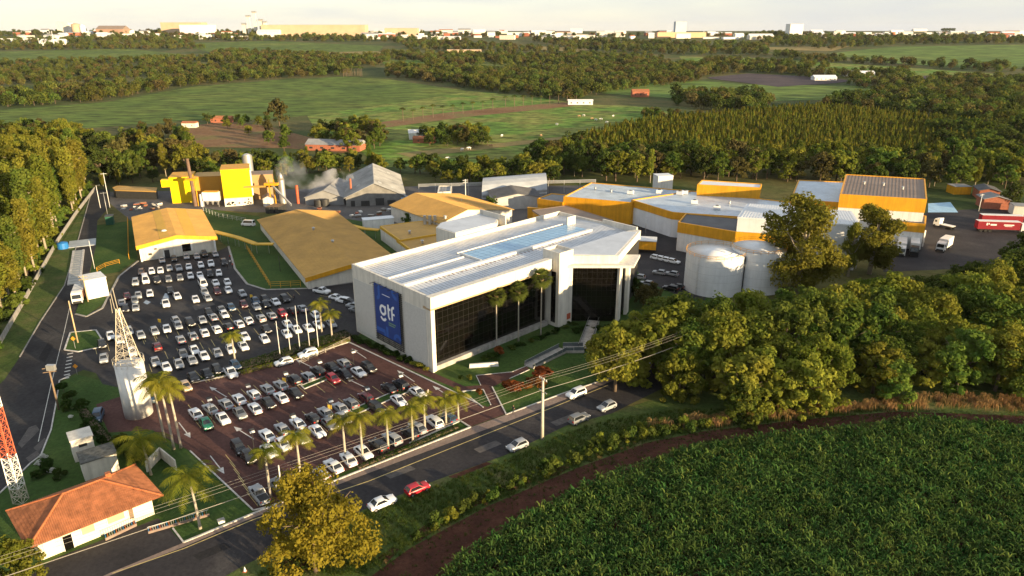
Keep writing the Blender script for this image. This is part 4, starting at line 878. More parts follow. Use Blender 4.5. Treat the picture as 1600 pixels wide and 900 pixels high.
# dock wall pilasters along the angled factory front
a_, b_ = G(990, 346), G(1060, 372)
for k in range(10):
    q = a_ + (b_ - a_) * k / 9; mb = MB(); mb.box((q.x, q.y, 3), (.6, .6, 6), R(-20)); mb.build('column', steel, F1b)
yb = root('yellow_kiosk', tuple(G(1000, 398)), 'small yellow hut with white roof right of the office', 'hut'); p = G(1004, 392)
mb = MB(); mb.box((p.x, p.y, 2.6), (8.5, 5, 2.8), R(-12)); mb.build('wall', yellow, yb); mb = MB(); mb.box((p.x, p.y, 4.15), (8.8, 5.4, .25), R(-12)); mb.build('roof', white, yb)
for k in (-3.8, 3.8): mb = MB(); mb.box((p.x + k, p.y - 1.5, .6), (.2, .2, 1.3), R(-12)); mb.build('leg', darksteel, yb)
def bigtank(px, py, z, rad, label):
    p = G(px, py) + Vector((0, rad, 0)); r = root('storage_tank', (p.x, p.y, 0), label, 'tank'); mb = MB(); mb.tube([(p.x, p.y, 0), (p.x, p.y, z)], rad, 48, False); mb.build('shell', whitemetal, r, True)
    mb = MB(); mb.tube([(p.x, p.y, z), (p.x, p.y, z + 1.1)], [rad, .1], 48); mb.build('roof', whitemetal, r, True)
    n_ = 24; ring = [(p.x + (rad + .1) * math.cos(2 * math.pi * k / n_), p.y + (rad + .1) * math.sin(2 * math.pi * k / n_), z + 1.0) for k in range(n_ + 1)]
    mb = MB(); mb.tube(ring, .05, 4); mb.tube([(a, b, c - .5) for a, b, c in ring], .04, 4)
    for q in ring[:-1]: mb.tube([(q[0], q[1], z), q], .04, 4)
    mb.build('railing', yellow, r)
    mb = MB(); a = -.55; q = (p.x + (rad + .2) * math.cos(a), p.y + (rad + .2) * math.sin(a)); mb.tube([(q[0], q[1], 0), (q[0], q[1], z)], .14, 6); mb.build('downpipe', darksteel, r)
    mb = MB(); a = -2.4; q = (p.x + (rad + .25) * math.cos(a), p.y + (rad + .25) * math.sin(a))
    for k in range(26): mb.box((q[0], q[1], .3 + z * k / 26), (.5, .08, .06), a + 1.57)
    l_ = mb.build('ladder', steel, r); l_['kind'] = 'stuff'
    for k in range(1, 5):
        mb = MB(); zz = z * k / 5; rg = [(p.x + (rad + .012) * math.cos(2 * math.pi * j / 48), p.y + (rad + .012) * math.sin(2 * math.pi * j / 48), zz) for j in range(49)]; mb.tube(rg, .02, 4); mb.build('weld_seam', steel, r)
bigtank(1125, 466, 10.5, 7.9, 'front white storage tank with railed conical roof'); bigtank(1192, 462, 11.6, 7.2, 'taller white storage tank just behind the front one')
# --- far right: brick sheds
gable('brick_shed', 'brick shed with dark roof in the yard at the right edge', G(1528, 312), G(1560, 314), 10, 4, 5, brick, darkroof, .5)
gable('brick_shed', 'red brick shed with pale gable further right in the yard', G(1535, 326), G(1575, 328), 8, 4, 5.2, brick, greyroof, .5)
fbox((1490, 304), (1516, 304), 292, 6, 'pale yellow hut at the edge of the woods on the right', yellow, 'hut', greyroof)
fbox((1582, 336), (1612, 338), 322, 6, 'small white house with grey roof cut by the right edge', cream, 'hut', greyroof)
# --- gatehouse with hipped tile roof
hd = U(42.5); hn = U(135.5); h0 = Vector((-64.2, 78.5, 0)); HW, HD = 14.6, 8.9
house = root('gatehouse', tuple(h0), 'cream gatehouse with hipped orange tile roof at the street corner', 'house')
def hp(a, b_, z=0): return h0 + hd * a + hn * b_ + Z1 * z
mb = MB(); mb.obox(hp(0, 0), hd * HW, hn * HD, Z1 * 3.5); mb.build('wall', mat('warm_cream_wall', (.72, .66, .50), .85, .06, .5), house)
e0, e1, e2_, e3 = hp(-1.3, -1.3, 3.3), hp(HW + 1.3, -1.3, 3.3), hp(HW + 1.3, HD + 1.3, 3.3), hp(-1.3, HD + 1.3, 3.3); ra, rb_ = hp(4.9, HD / 2, 6.1), hp(HW - 4.9, HD / 2, 6.1)
mb = MB(); mb.face([e3, e2_, e1, e0]); mb.build('eaves_board', wood, house)
def tiled(quad, name):
    """rows and columns of clay tiles laid over one slope"""
    a, b_, c, d_ = quad; nrm = (b_ - a).cross(d_ - a).normalized(); W_ = (b_ - a).length; e = (b_ - a).normalized(); up = (d_ - a) - e * (d_ - a).dot(e); L_ = up.length; up.normalize(); mb = MB(); nr = int(L_ / .42); nc = int(W_ / .26)
    xl = lambda t: (d_ - a).dot(e) * t; xr = lambda t: W_ + ((c - a).dot(e) - W_) * t
    for r_ in range(nr):
        t0 = r_ / nr; t1 = (r_ + 1.12) / nr; t1 = min(t1, 1)
        for k in range(nc):
            x0, x1 = k * W_ / nc, (k + 1) * W_ / nc; xm = (x0 + x1) / 2
            if xm < xl((t0 + t1) / 2) - .05 or xm > xr((t0 + t1) / 2) + .05: continue
            lo = random.uniform(0, .015); P0 = a + up * (t0 * L_); P1 = a + up * (t1 * L_)
            A0, A1, A2 = P0 + e * x0 + nrm * (.06 + lo), P0 + e * xm + nrm * (.14 + lo), P0 + e * x1 + nrm * (.06 + lo); B0, B1, B2_ = P1 + e * x0 + nrm * .02, P1 + e * xm + nrm * .10, P1 + e * x1 + nrm * .02
            mb.face([A0, A1, B1, B0]); mb.face([A1, A2, B2_, B1])
    o = mb.build(name, tilem, house); o['kind'] = 'stuff'
    mb = MB(); mb.face([a, b_, c, d_] if (c - d_).length > .1 else [a, b_, c]); mb.build('roof_deck', tiledark, house)
tiled((e0, e1, rb_, ra), 'roof_tiles'); tiled((e1, e2_, rb_, rb_), 'roof_tiles'); tiled((e2_, e3, ra, rb_), 'roof_tiles'); tiled((e3, e0, ra, ra), 'roof_tiles')
for p, q in ((e0, ra), (e1, rb_), (e2_, rb_), (e3, ra), (ra, rb_)): mb = MB(); mb.tube([p + Z1 * .08, q + Z1 * .14], .16, 6); mb.build('ridge', tiledark, house)
mb = MB(); q = hp(HW - 3.6, HD / 2 + 1.2, 5.0); mb.box((q.x, q.y, 5.5), (.7, .7, 1.5), R(40)); mb.build('chimney', tiledark, house)
for t, w_, h_, z, nm, m_ in ((1.2, 1.1, 1.2, 1.9, 'window', white), (3.4, 1.1, 2.3, 1.15, 'door', glass), (6.0, 1.6, 1.2, 2.0, 'window', mat('beige_shutter', (.45, .36, .22), .8, .1, 1)), (9.6, 2.2, 1.2, 2.1, 'window', mat('beige_shutter', (0, 0, 0))), (11.6, .6, 1.6, 1.7, 'noticeboard', wood)):
    q = hp(t, -.04, z); mb = MB(); mb.box((q.x, q.y, q.z), (w_, .10, h_), R(42.5)); w_o = mb.build(nm, m_, house)
    mb = MB()
    for s_ in (-1, 1): mb.box(tuple(hp(t + s_ * (w_ / 2 + .05), -.06, z)), (.1, .14, h_ + .2), R(42.5))
    mb.build('frame', white, w_o)
# low boundary walls with railings round the gatehouse
def lowwall(px, h, m_, label, rail=0.0):
    P = [G(*p) for p in px]; r = root('boundary_wall', tuple(P[0]), label, 'wall')
    for p, q in zip(P, P[1:]):
        d = q - p; L_ = d.length; d.normalize(); n_ = Vector((-d.y, d.x, 0)); mb = MB(); mb.obox(p - n_ * .1, d * (L_ + .05), n_ * .2, Z1 * h); mb.build('wall_panel', m_, r)
        if rail:
            for k in range(int(L_ / .3)): mb = MB(); s_ = p + d * (k * .3 + .1); mb.tube([s_ + Z1 * h, s_ + Z1 * (h + rail)], .03, 4, False); mb.build('baluster', (bluepaint, redpaint, steel, steel)[k % 4], r)
            mb = MB(); mb.tube([p + Z1 * (h + rail), q + Z1 * (h + rail)], .035, 4); mb.build('top_rail', white, r)
    return r
lowwall([(165, 845), (213, 822), (206, 806)], .45, paving, 'low wall with coloured railings in front of the gatehouse', .7)
lowwall([(232, 834), (327, 806)], .4, paving, 'low wall with coloured railings right of the gatehouse', .7)
lowwall([(230, 738), (252, 715), (276, 735)], 2.0, cream, 'plain cream wall behind the gatehouse under the coconut palm')
for k, (px, py, w_, d_, z, roofm) in enumerate(((127, 716, 3.2, 3.4, 4.0, cream), (152, 740, 5.0, 4.0, 3.2, mat('mouldy_roof', (.10, .10, .09), .9, .5, 1.5)))):
    p = G(px, py); r = root('utility_hut', tuple(p), ('small white hut with tiny window on the lawn beside the water tower', 'low white hut with mouldy dark roof behind the gatehouse')[k], 'hut')
    mb = MB(); mb.box((p.x, p.y + 1, z / 2), (w_, d_, z), R(38)); mb.build('wall', cream, r); mb = MB(); mb.box((p.x, p.y + 1, z + .08), (w_ + .3, d_ + .3, .16), R(38)); mb.build('roof', roofm, r)
    if k == 0: mb = MB(); q = p + U(-52) * 1.72 + Vector((0, 1, 2.8)); mb.box(tuple(q), (1.2, .1, .5), R(38)); mb.build('window', darksteel, r)
# --- water tower with lattice mast on top
wt0 = G(209, 655); wt = root('water_tower', (wt0.x, wt0.y + 2, 0), 'white cylindrical water tower carrying a lattice mast', 'tower'); cx, cyy = wt0.x, wt0.y + 2
mb = MB(); mb.tube([(cx, cyy, 0), (cx, cyy, 10.6)], 2.45, 40, True); mb.build('tank_shell', white, wt, True)
n_ = 16; ring = [(cx + 2.6 * math.cos(2 * math.pi * k / n_), cyy + 2.6 * math.sin(2 * math.pi * k / n_), 11.7) for k in range(n_ + 1)]
mb = MB(); mb.tube(ring, .05, 4); mb.tube([(a, b, 11.15) for a, b, c in ring], .04, 4)
for q in ring[:-1]: mb.tube([(q[0], q[1], 10.5), q], .04, 4)
galv = mat('warm_galvanised_steel', (.52, .47, .38), .5, .1, 1, metal=.4)
mb.build('railing', galv, wt)
def lattice(par, cx, cyy, zs, hw, m_of, r_leg=.07, r_br=.04):
    for k in range(len(zs) - 1):
        za, zb, wa, wb = zs[k], zs[k + 1], hw[k], hw[k + 1]; mb = MB(); cs = ((-1, -1), (1, -1), (1, 1), (-1, 1))
        for j in range(4):
            (xa, ya), (xb, yb) = cs[j], cs[(j + 1) % 4]
            mb.tube([(cx + xa * wa, cyy + ya * wa, za), (cx + xa * wb, cyy + ya * wb, zb)], r_leg, 4, False)
            mb.tube([(cx + xa * wa, cyy + ya * wa, za), (cx + xb * wa, cyy + yb * wa, za)], r_br, 4, False)
            mb.tube([(cx + xa * wa, cyy + ya * wa, za), (cx + xb * wb, cyy + yb * wb, zb)], r_br, 4, False); mb.tube([(cx + xb * wa, cyy + yb * wa, za), (cx + xa * wb, cyy + ya * wb, zb)], r_br, 4, False)
        mb.build('mast_section', m_of(k), par)
lattice(wt, cx, cyy, [10.6 + 1.35 * k for k in range(9)], [1.55 - .165 * k for k in range(9)], lambda k: galv)
mb = MB(); mb.tube([(cx, cyy, 21), (cx - .2, cyy, 25.2)], .07, 5); mb.tube([(cx - .5, cyy, 20), (cx - .7, cyy, 24.2)], .06, 5); mb.tube([(cx - 1.1, cyy, 20.5), (cx - 1.0, cyy, 23.2)], .05, 5); mb.build('antenna', galv, wt)
# --- red and white radio mast
rm0 = G(33, 783); rm = root('radio_mast', tuple(rm0), 'red and white lattice radio mast beside the gatehouse', 'mast')
lattice(rm, rm0.x, rm0.y, [1.35 * k for k in range(24)], [.74 - .010 * k for k in range(24)], lambda k: galv if k < 2 else white if k < 6 else redpaint if k < 12 else white if k < 18 else redpaint, .09, .045)
# --- weighbridge, container office and site wall on the left
co = fbox((138, 469), (171, 462), 440, 6, 'white container office with flat roof beside the weighbridge', white, 'container_office', white, 'container')
wb = root('weighbridge', tuple(G(118, 420)), 'steel weighbridge ramp on the access road', 'weighbridge')
a_, b_ = G(116, 445), G(123, 392); d_ = (b_ - a_); L_ = d_.length; d_.normalize(); n_ = Vector((-d_.y, d_.x, 0))
for s_ in (-1.4, 1.4):
    mb = MB(); mb.obox(a_ + n_ * (s_ - .3), d_ * L_, n_ * .6, Z1 * .35); mb.build('rail', kerbm, wb)
for k in range(14): mb = MB(); mb.obox(a_ - n_ * 1.1 + d_ * (L_ * k / 14), d_ * (L_ / 14 - .25), n_ * 2.2, Z1 * .3); mb.build('deck_plate', steel, wb)
mb = MB(); q = G(123, 388); mb.obox(Vector((q.x - 3.5, q.y, .02)), d_ * 9, Vector((d_.y, -d_.x, 0)) * 8, Z1 * .16); mb.build('apron', mat('wet_concrete', (.42, .46, .50), .35, .2, .4), wb)
wl = root('site_wall', tuple(G(0, 540)), 'long low concrete wall along the foot of the eucalyptus wood', 'wall')
wp = [(-60, 620), (0, 541), (42, 468), (91, 379), (120, 335), (149, 297)]
for p_, q_ in zip(wp, wp[1:]):
    p, q = G(*p_), G(*q_); d = q - p; L_ = d.length; d.normalize(); n_ = Vector((-d.y, d.x, 0)); k = max(1, int(L_ / 5))
    for j in range(k): mb = MB(); mb.obox(p + d * (L_ * j / k), d * (L_ / k - .03), n_ * .18, Z1 * 1.5); mb.build('wall_panel', concrete, wl)
tk = root('water_butt', tuple(G(99, 388)), 'blue plastic tank beside the weighbridge', 'tank'); p = G(99, 388); mb = MB(); mb.tube([(p.x, p.y, 0), (p.x, p.y, 1.9), (p.x, p.y, 2.3)], [1.7, 1.6, .4], 14); mb.build('drum', bluepaint, tk)
fbox((166, 352), (178, 351), 339, 3, 'small dark green cabin on the dirt left of the canteen', mat('dark_green_paint', (.02, .09, .06), .6, .1, 1), 'cabin', darksteel, 'hut')
block('canopy', 'low ochre canopy left of the boiler house', [(176, 293), (184, 290), (245, 293), (243, 299), (180, 297)], 3.6, darksteel, ochre, ochre, .3, drop=.05)
def fence(px, h, m_, label, gap=1.2):
    P = [G(*p) for p in px]; r = root('fence', tuple(P[0]), label, 'fence')
    for p, q in zip(P, P[1:]):
        d = q - p; L_ = d.length; d.normalize(); n_ = max(1, int(L_ / 2.5))
        for k in range(n_ + 1): mb = MB(); s_ = p + d * (L_ * k / n_); mb.tube([s_, s_ + Z1 * h], .06, 4); mb.build('post', m_, r)
        for z in (.35, .7, 1.0): mb = MB(); mb.tube([p + Z1 * h * z, q + Z1 * h * z], .04, 4); mb.build('rail', m_, r)
    return r
fence([(152, 425), (165, 418), (187, 412)], 1.4, yellow, 'yellow rail fence above the container office')
fence([(386, 390), (423, 450), (470, 448)], 1.8, yellow, 'yellow fence running down the lawn beside the warehouse')
fence([(318, 330), (342, 340), (385, 348)], 1.8, steel, 'wire fence along the top of the canteen lawn')
fence([(200, 345), (202, 405)], 1.8, yellow, 'yellow fence along the left side of the canteen')
fence([(468, 571), (547, 533)], 1.1, galv, 'pale rail on the hedge bed below the flagpoles')
# clutter of the works yard
DEB = [wood, steel, concrete, white, darksteel, brick]
def debris(px0, px1, py0, py1, n, where):
    for k in range(n):
        p = G(random.uniform(px0, px1), random.uniform(py0, py1)); a = random.uniform(0, 3.1); r = root('pallet_stack', tuple(p), 'heap of pallets and scrap ' + where, 'pallets', 'scrap ' + where)
        w_, d_ = random.uniform(1.0, 2.6), random.uniform(.8, 1.6)
        for j in range(random.randint(2, 5)):
            mb = MB(); mb.box((p.x + random.uniform(-.15, .15), p.y + random.uniform(-.15, .15), .12 + .26 * j), (w_ * random.uniform(.8, 1), d_, .2), a + random.uniform(-.1, .1)); mb.build('pallet', DEB[(k + j // 2) % 6], r)
debris(480, 625, 328, 342, 22, 'on the gravel before the grey shed'); debris(190, 262, 318, 332, 16, 'between canteen and boiler house'); debris(655, 740, 325, 338, 9, 'in the yard behind the ochre hall')
# plant on the factory roofs
def rooftop(px, py, z, kind, label):
    p = G(px, py, z); r = root('roof_' + kind, tuple(p), label, kind, kind + 's on the works roofs'); a = R(random.uniform(-25, -10))
    if kind == 'vent':
        mb = MB(); mb.tube([p, p + Z1 * .9], .35, 10); mb.build('stub', steel, r); mb = MB(); mb.tube([p + Z1 * .9, p + Z1 * 1.2], [.6, .15], 10); mb.build('cowl', steel, r)
    else:
        mb = MB(); mb.box((p.x, p.y, p.z + .7), (2.4, 1.6, 1.3), a); mb.build('casing', whitemetal, r); mb = MB(); mb.tube([p + Z1 * 1.35, p + Z1 * 1.5], .55, 10); mb.build('fan', darksteel, r)
for k, (px, py, z) in enumerate(((985, 303, 8.3), (1062, 304, 8.8), (1070, 303, 8.8), (1085, 318, 8.8), (1120, 327, 8.8), (1180, 327, 8.8), (1030, 302, 8.3))): rooftop(px, py, z, 'cooler', 'boxy cooler on the light metal factory roof')
for k, (px, py, z) in enumerate(((930, 296, 8.3), (955, 300, 8.3), (1140, 318, 8.8), (1200, 325, 8.8), (1380, 290, 16), (1410, 296, 16), (1350, 288, 16), (660, 380, 4.6), (640, 365, 5.0), (520, 380, 5.5), (490, 360, 5.5), (745, 352, 8.6))): rooftop(px, py, z, 'vent', 'small round steel vent on a works roof')
# ------------------------------------------------------------------ poles, lamps, wires
def flag(px, py, top, k):
    p = G(px, py); z = PT(px, top, p.y).z; r = root('flagpole', tuple(p), f'{k} bare white flagpole from the left in the row by the hedge', 'flagpole', 'flagpoles by the hedge')
    mb = MB(); mb.tube([(p.x, p.y, 0), (p.x, p.y, z)], [.11, .06], 8); mb.build('pole', white, r, True); mb = MB(); mb.tube([(p.x, p.y, z), (p.x, p.y, z + .12)], [.11, .02], 8); mb.build('finial', steel, r)
    mb = MB(); mb.tube([(p.x, p.y, 0), (p.x, p.y, .25)], [.3, .2], 8); mb.build('base', concrete, r)
ORD = ['first', 'second', 'third', 'fourth', 'fifth', 'sixth', 'seventh', 'eighth', 'ninth', 'tenth', 'eleventh', 'twelfth', 'thirteenth', 'fourteenth', 'fifteenth', 'sixteenth', 'seventeenth', 'eighteenth', 'nineteenth', 'twentieth', 'twenty first', 'twenty second', 'twenty third', 'twenty fourth']
for k, (px, py, t) in enumerate(((438, 558, 502), (454, 552, 490), (469, 549, 478), (484, 544, 482), (498, 546, 485))): flag(px, py, t, ORD[k])
lamps = [(326.6, 622.8), (387, 602), (445.7, 582.5), (498.8, 564.4), (551, 548.5), (392.8, 672.4), (457.4, 648.4), (515.8, 625), (573, 606), (625, 585.7)]
lb = MB(); lb.tube([(0, 0, 0), (0, 0, 4.4)], [.07, .05], 6); lpole = lb.mesh('lamp_pole', darksteel)
lb = MB(); lb.obox((-.45, -.25, 4.4), (.9, 0, 0), (0, .5, .18), (0, -.03, .14)); lhead = lb.mesh('lamp_head', darksteel)
lb = MB(); lb.obox((-.4, -.62, 4.25), (.8, 0, 0), (0, .36, .14), (0, -.03, .1)); llens = lb.mesh('lamp_lens', white)
for k, (px, py) in enumerate(lamps):
    p = G(px, py, 4.5); row = 'upper' if k < 5 else 'lower'
    r = root('car_park_lamp', (p.x, p.y, .03), f'{ORD[k % 5]} floodlight post from the left, {row} row of the red car park', 'street lamp', 'car park floodlights')
    for nm, me in (('pole', lpole), ('head', lhead), ('lens', llens)):
        o = bpy.data.objects.new(nm, me); C.objects.link(o); o.parent = r; o.rotation_euler = (0, 0, R(35))
# power line along the near side of the street
ur = U(34.9); pole0 = G(847, 686)
def cpole(p, label, h=12.0, r0=.34):
    r = root('power_pole', tuple(p), label, 'pole', 'concrete power poles'); mb = MB(); mb.tube([(p.x, p.y, 0), (p.x, p.y, h)], [r0, r0 * .55], 10); mb.build('shaft', mat('pale_pole_concrete', (.50, .45, .37), .85, .12, 1), r, True)
    n_ = Vector((-ur.y, ur.x, 0))
    for z in (h - .3, h - 2.6): mb = MB(); mb.obox(p + n_ * -1.1 + Z1 * z - ur * .06, n_ * 2.2, ur * .12, Z1 * .12); mb.build('crossarm', concrete, r)
    for s_ in (-.95, -.4, .4, .95): mb = MB(); q = p + n_ * s_ + Z1 * (h - .18); mb.tube([q, q + Z1 * .28], [.09, .05], 6); mb.build('insulator', white, r)
    return r
poles = []
for k, lab in ((-2.4, 'concrete power pole cut by the lower left edge'), (0, 'tall concrete power pole standing alone on the street verge'), (1, 'concrete power pole among the grove trees')):
    q = pole0 + ur * (42 * k); poles.append(q)
    if k > -2: cpole(q, lab)
    else: cpole(q, lab)
nP = Vector((-ur.y, ur.x, 0))
wire = mat('aluminium_wire', (.36, .33, .28), .6, .05, 1, metal=.3)
wn = 0
for s_, z in ((-.8, 12.05), (.1, 12.05), (.8, 12.05), (-.35, 10.0), (.0, 9.8), (.35, 9.6)):
    pts = []
    for a_, b_ in zip(poles, poles[1:]):
        for j in range(8):
            t = j / 8; q = a_ + (b_ - a_) * t + nP * s_; pts.append((q.x, q.y, z - .6 * 4 * t * (1 - t)))
    mb = MB(); mb.tube(pts, .014, 4); o = mb.build('power_cable', wire); tag(o, f'{("outer", "middle", "inner")[wn % 3]} cable of the {"upper" if z > 11 else "lower"} set strung along the street', 'cable', 'street cables'); wn += 1
def post(px, py, top, label, m_=wood, r0=.16, arms=0, lampm=None):
    p = G(px, py); z = PT(px, top, p.y).z; r = root('utility_pole', tuple(p), label, 'pole'); mb = MB(); mb.tube([(p.x, p.y, 0), (p.x, p.y, z)], [r0, r0 * .7], 7); mb.build('shaft', m_, r, True)
    for k in range(arms): mb = MB(); mb.box((p.x, p.y, z - .4 - k * .8), (2.2, .12, .12), R(20)); mb.build('crossarm', m_, r)
    if lampm: mb = MB(); mb.obox((p.x, p.y, z), (1.5, -.4, .2), (.1, .3, 0), (0, 0, .12)); mb.build('lamp_head', lampm, r)
post(122, 536, 470, 'sunlit utility pole on the lawn island by the access road', mat('pale_wood', (.45, .34, .20), .9, .15, 1), .18)
post(138, 472, 430, 'crossarmed utility pole beside the container office', mat('pale_wood', (0, 0, 0)), .18, 2)
post(92, 640, 572, 'dark utility pole with transformer beside the access road bend', wood, .2, 2)
pt_ = G(92, 640); mb = MB(); mb.box((pt_.x + .6, pt_.y - .2, 9.0), (1.5, .7, 1.1)); tag(mb.build('transformer', steel), 'grey transformer on the dark utility pole by the bend', 'transformer')
post(157, 325, 290, 'pale lamp post on the access road near the woods', white, .14, 0, steel); post(172, 325, 270, 'tall pole at the end of the access road', white, .14, 1); post(170, 345, 300, 'thin lamp post beside the dirt patch', steel, .12, 1)
post(148, 420, 376, 'leaning thin pole above the container office', white, .1); post(728, 327, 280, 'pole with crossarm in the yard near the arched shed', white, .18, 2); post(722, 345, 310, 'thin pole behind the ochre hall', steel, .12)
post(969, 412, 300 + 68, 'dark pole beside the yellow hut', darksteel, .16); post(978, 415, 382, 'second dark pole beside the yellow hut', darksteel, .16); post(1008, 372, 340, 'pale mast in front of the angled factory wall', steel, .18)
post(1529, 330, 303, 'floodlight pole in the truck yard', white, .15, 1); post(441, 773, 727, 'short pale post among the front palms', white, .14); post(438, 424, 400, 'thin dark lamp post on the warehouse lawn', darksteel, .1); post(1337, 420, 395, 'pale frame post at the edge of the grove by the docks', white, .12, 1)
def roadsign(px, py, top, label):
    p = G(px, py); z = PT(px, top, p.y).z; r = root('warning_sign', tuple(p), label, 'sign'); mb = MB(); mb.tube([(p.x, p.y, 0), (p.x, p.y, z)], .05, 5); mb.build('post', steel, r)
    mb = MB(); q = Vector((p.x, p.y - .08, z)); s_ = .55; mb.obox(q + Vector((0, 0, -s_)), (s_, 0, s_), (-s_, 0, s_), (0, .03, 0)); mb.build('plate', mat('orange_sign', (.75, .30, .03), .5, .05, 1), r)
roadsign(121, 586, 572, 'diamond orange sign at the tip of the lawn beside the zebra crossing'); roadsign(118, 545, 529, 'diamond orange sign on the lawn island by the access road')
for k, (px, py, lab) in enumerate(((251, 503, 'orange lit board standing alone on the asphalt car park'), (394, 464, 'small yellow bay board beside the car park kerb'), (445.5, 597, 'yellow bay board between parked cars, upper row'), (516.5, 640, 'yellow bay board between parked cars, lower row'))):
    p = G(px, py + 8); r = root('bay_board', tuple(p), lab, 'sign'); mb = MB(); mb.tube([(p.x, p.y, 0), (p.x, p.y, 1.9)], .04, 5); mb.build('post', steel, r); mb = MB(); mb.box((p.x, p.y - .06, 1.7), (.85, .04, .85), R(-20)); mb.build('plate', mat('bay_yellow', (.75, .48, .06), .5, .05, 1), r)
cb = G(756, 573); r = root('lawn_sign', tuple(cb), 'low white name slab lying on the front lawn', 'sign'); mb = MB(); mb.box((cb.x, cb.y, .45), (6.2, .5, .8), R(9)); mb.build('slab', white, r); mb = MB(); mb.box((cb.x, cb.y, .03), (6.5, .8, .1), R(9)); mb.build('base', concrete, r)
for k, (px, py) in enumerate(((383, 893), (346, 817))):
    p = G(px, py)
    if k == 0: r = root('traffic_cone', tuple(p), 'white and orange traffic cone under the golden tree', 'cone'); mb = MB(); mb.tube([(p.x, p.y, .04), (p.x, p.y, .75)], [.2, .04], 10); mb.build('cone', white, r); mb = MB(); mb.box((p.x, p.y, .06), (.5, .5, .06)); mb.build('base', redpaint, r)
    else: r = root('meter_box', tuple(p), 'small white meter box on the lawn by the street', 'box'); mb = MB(); mb.box((p.x, p.y, .3), (.9, .6, .55), R(36)); mb.build('box', white, r); mb = MB(); mb.box((p.x, p.y, .6), (1.0, .7, .06), R(36)); mb.build('lid', concrete, r)
# ------------------------------------------------------------------ vehicles (front points to +X)
CARS = {}
PAINT = {}
def paint(n, c, rough=.28):
    PAINT[n] = mat('paint_' + n.replace(' ', '_'), c, rough, .03, .8, spec=.5, coords='obj')
for n, c in (('white', (.74, .75, .76)), ('silver', (.30, .315, .335)), ('grey', (.15, .16, .17)), ('black', (.013, .013, .015)), ('red', (.42, .015, .03)), ('maroon', (.10, .012, .018)), ('green', (.01, .14, .085)), ('blue', (.03, .07, .13)), ('sunlit_silver', (.45, .33, .22)), ('brown', (.09, .06, .045))): paint(n, c)  # the warm tan entry is silver with low sunlight put into its colour
carglass = mat('car_glass', (.015, .018, .022), .06, .1, 1, spec=.7, coords='obj')
headm = mat('headlamp', (.75, .76, .78), .15, .05, 1, coords='obj'); tailm = mat('tail_lamp', (.40, .015, .012), .25, .05, 1, coords='obj'); rimm = mat('wheel_rim', (.40, .40, .41), .35, .05, 1, metal=.6, coords='obj'); trimm = mat('bumper_trim', (.03, .03, .032), .6, .1, 1, coords='obj')
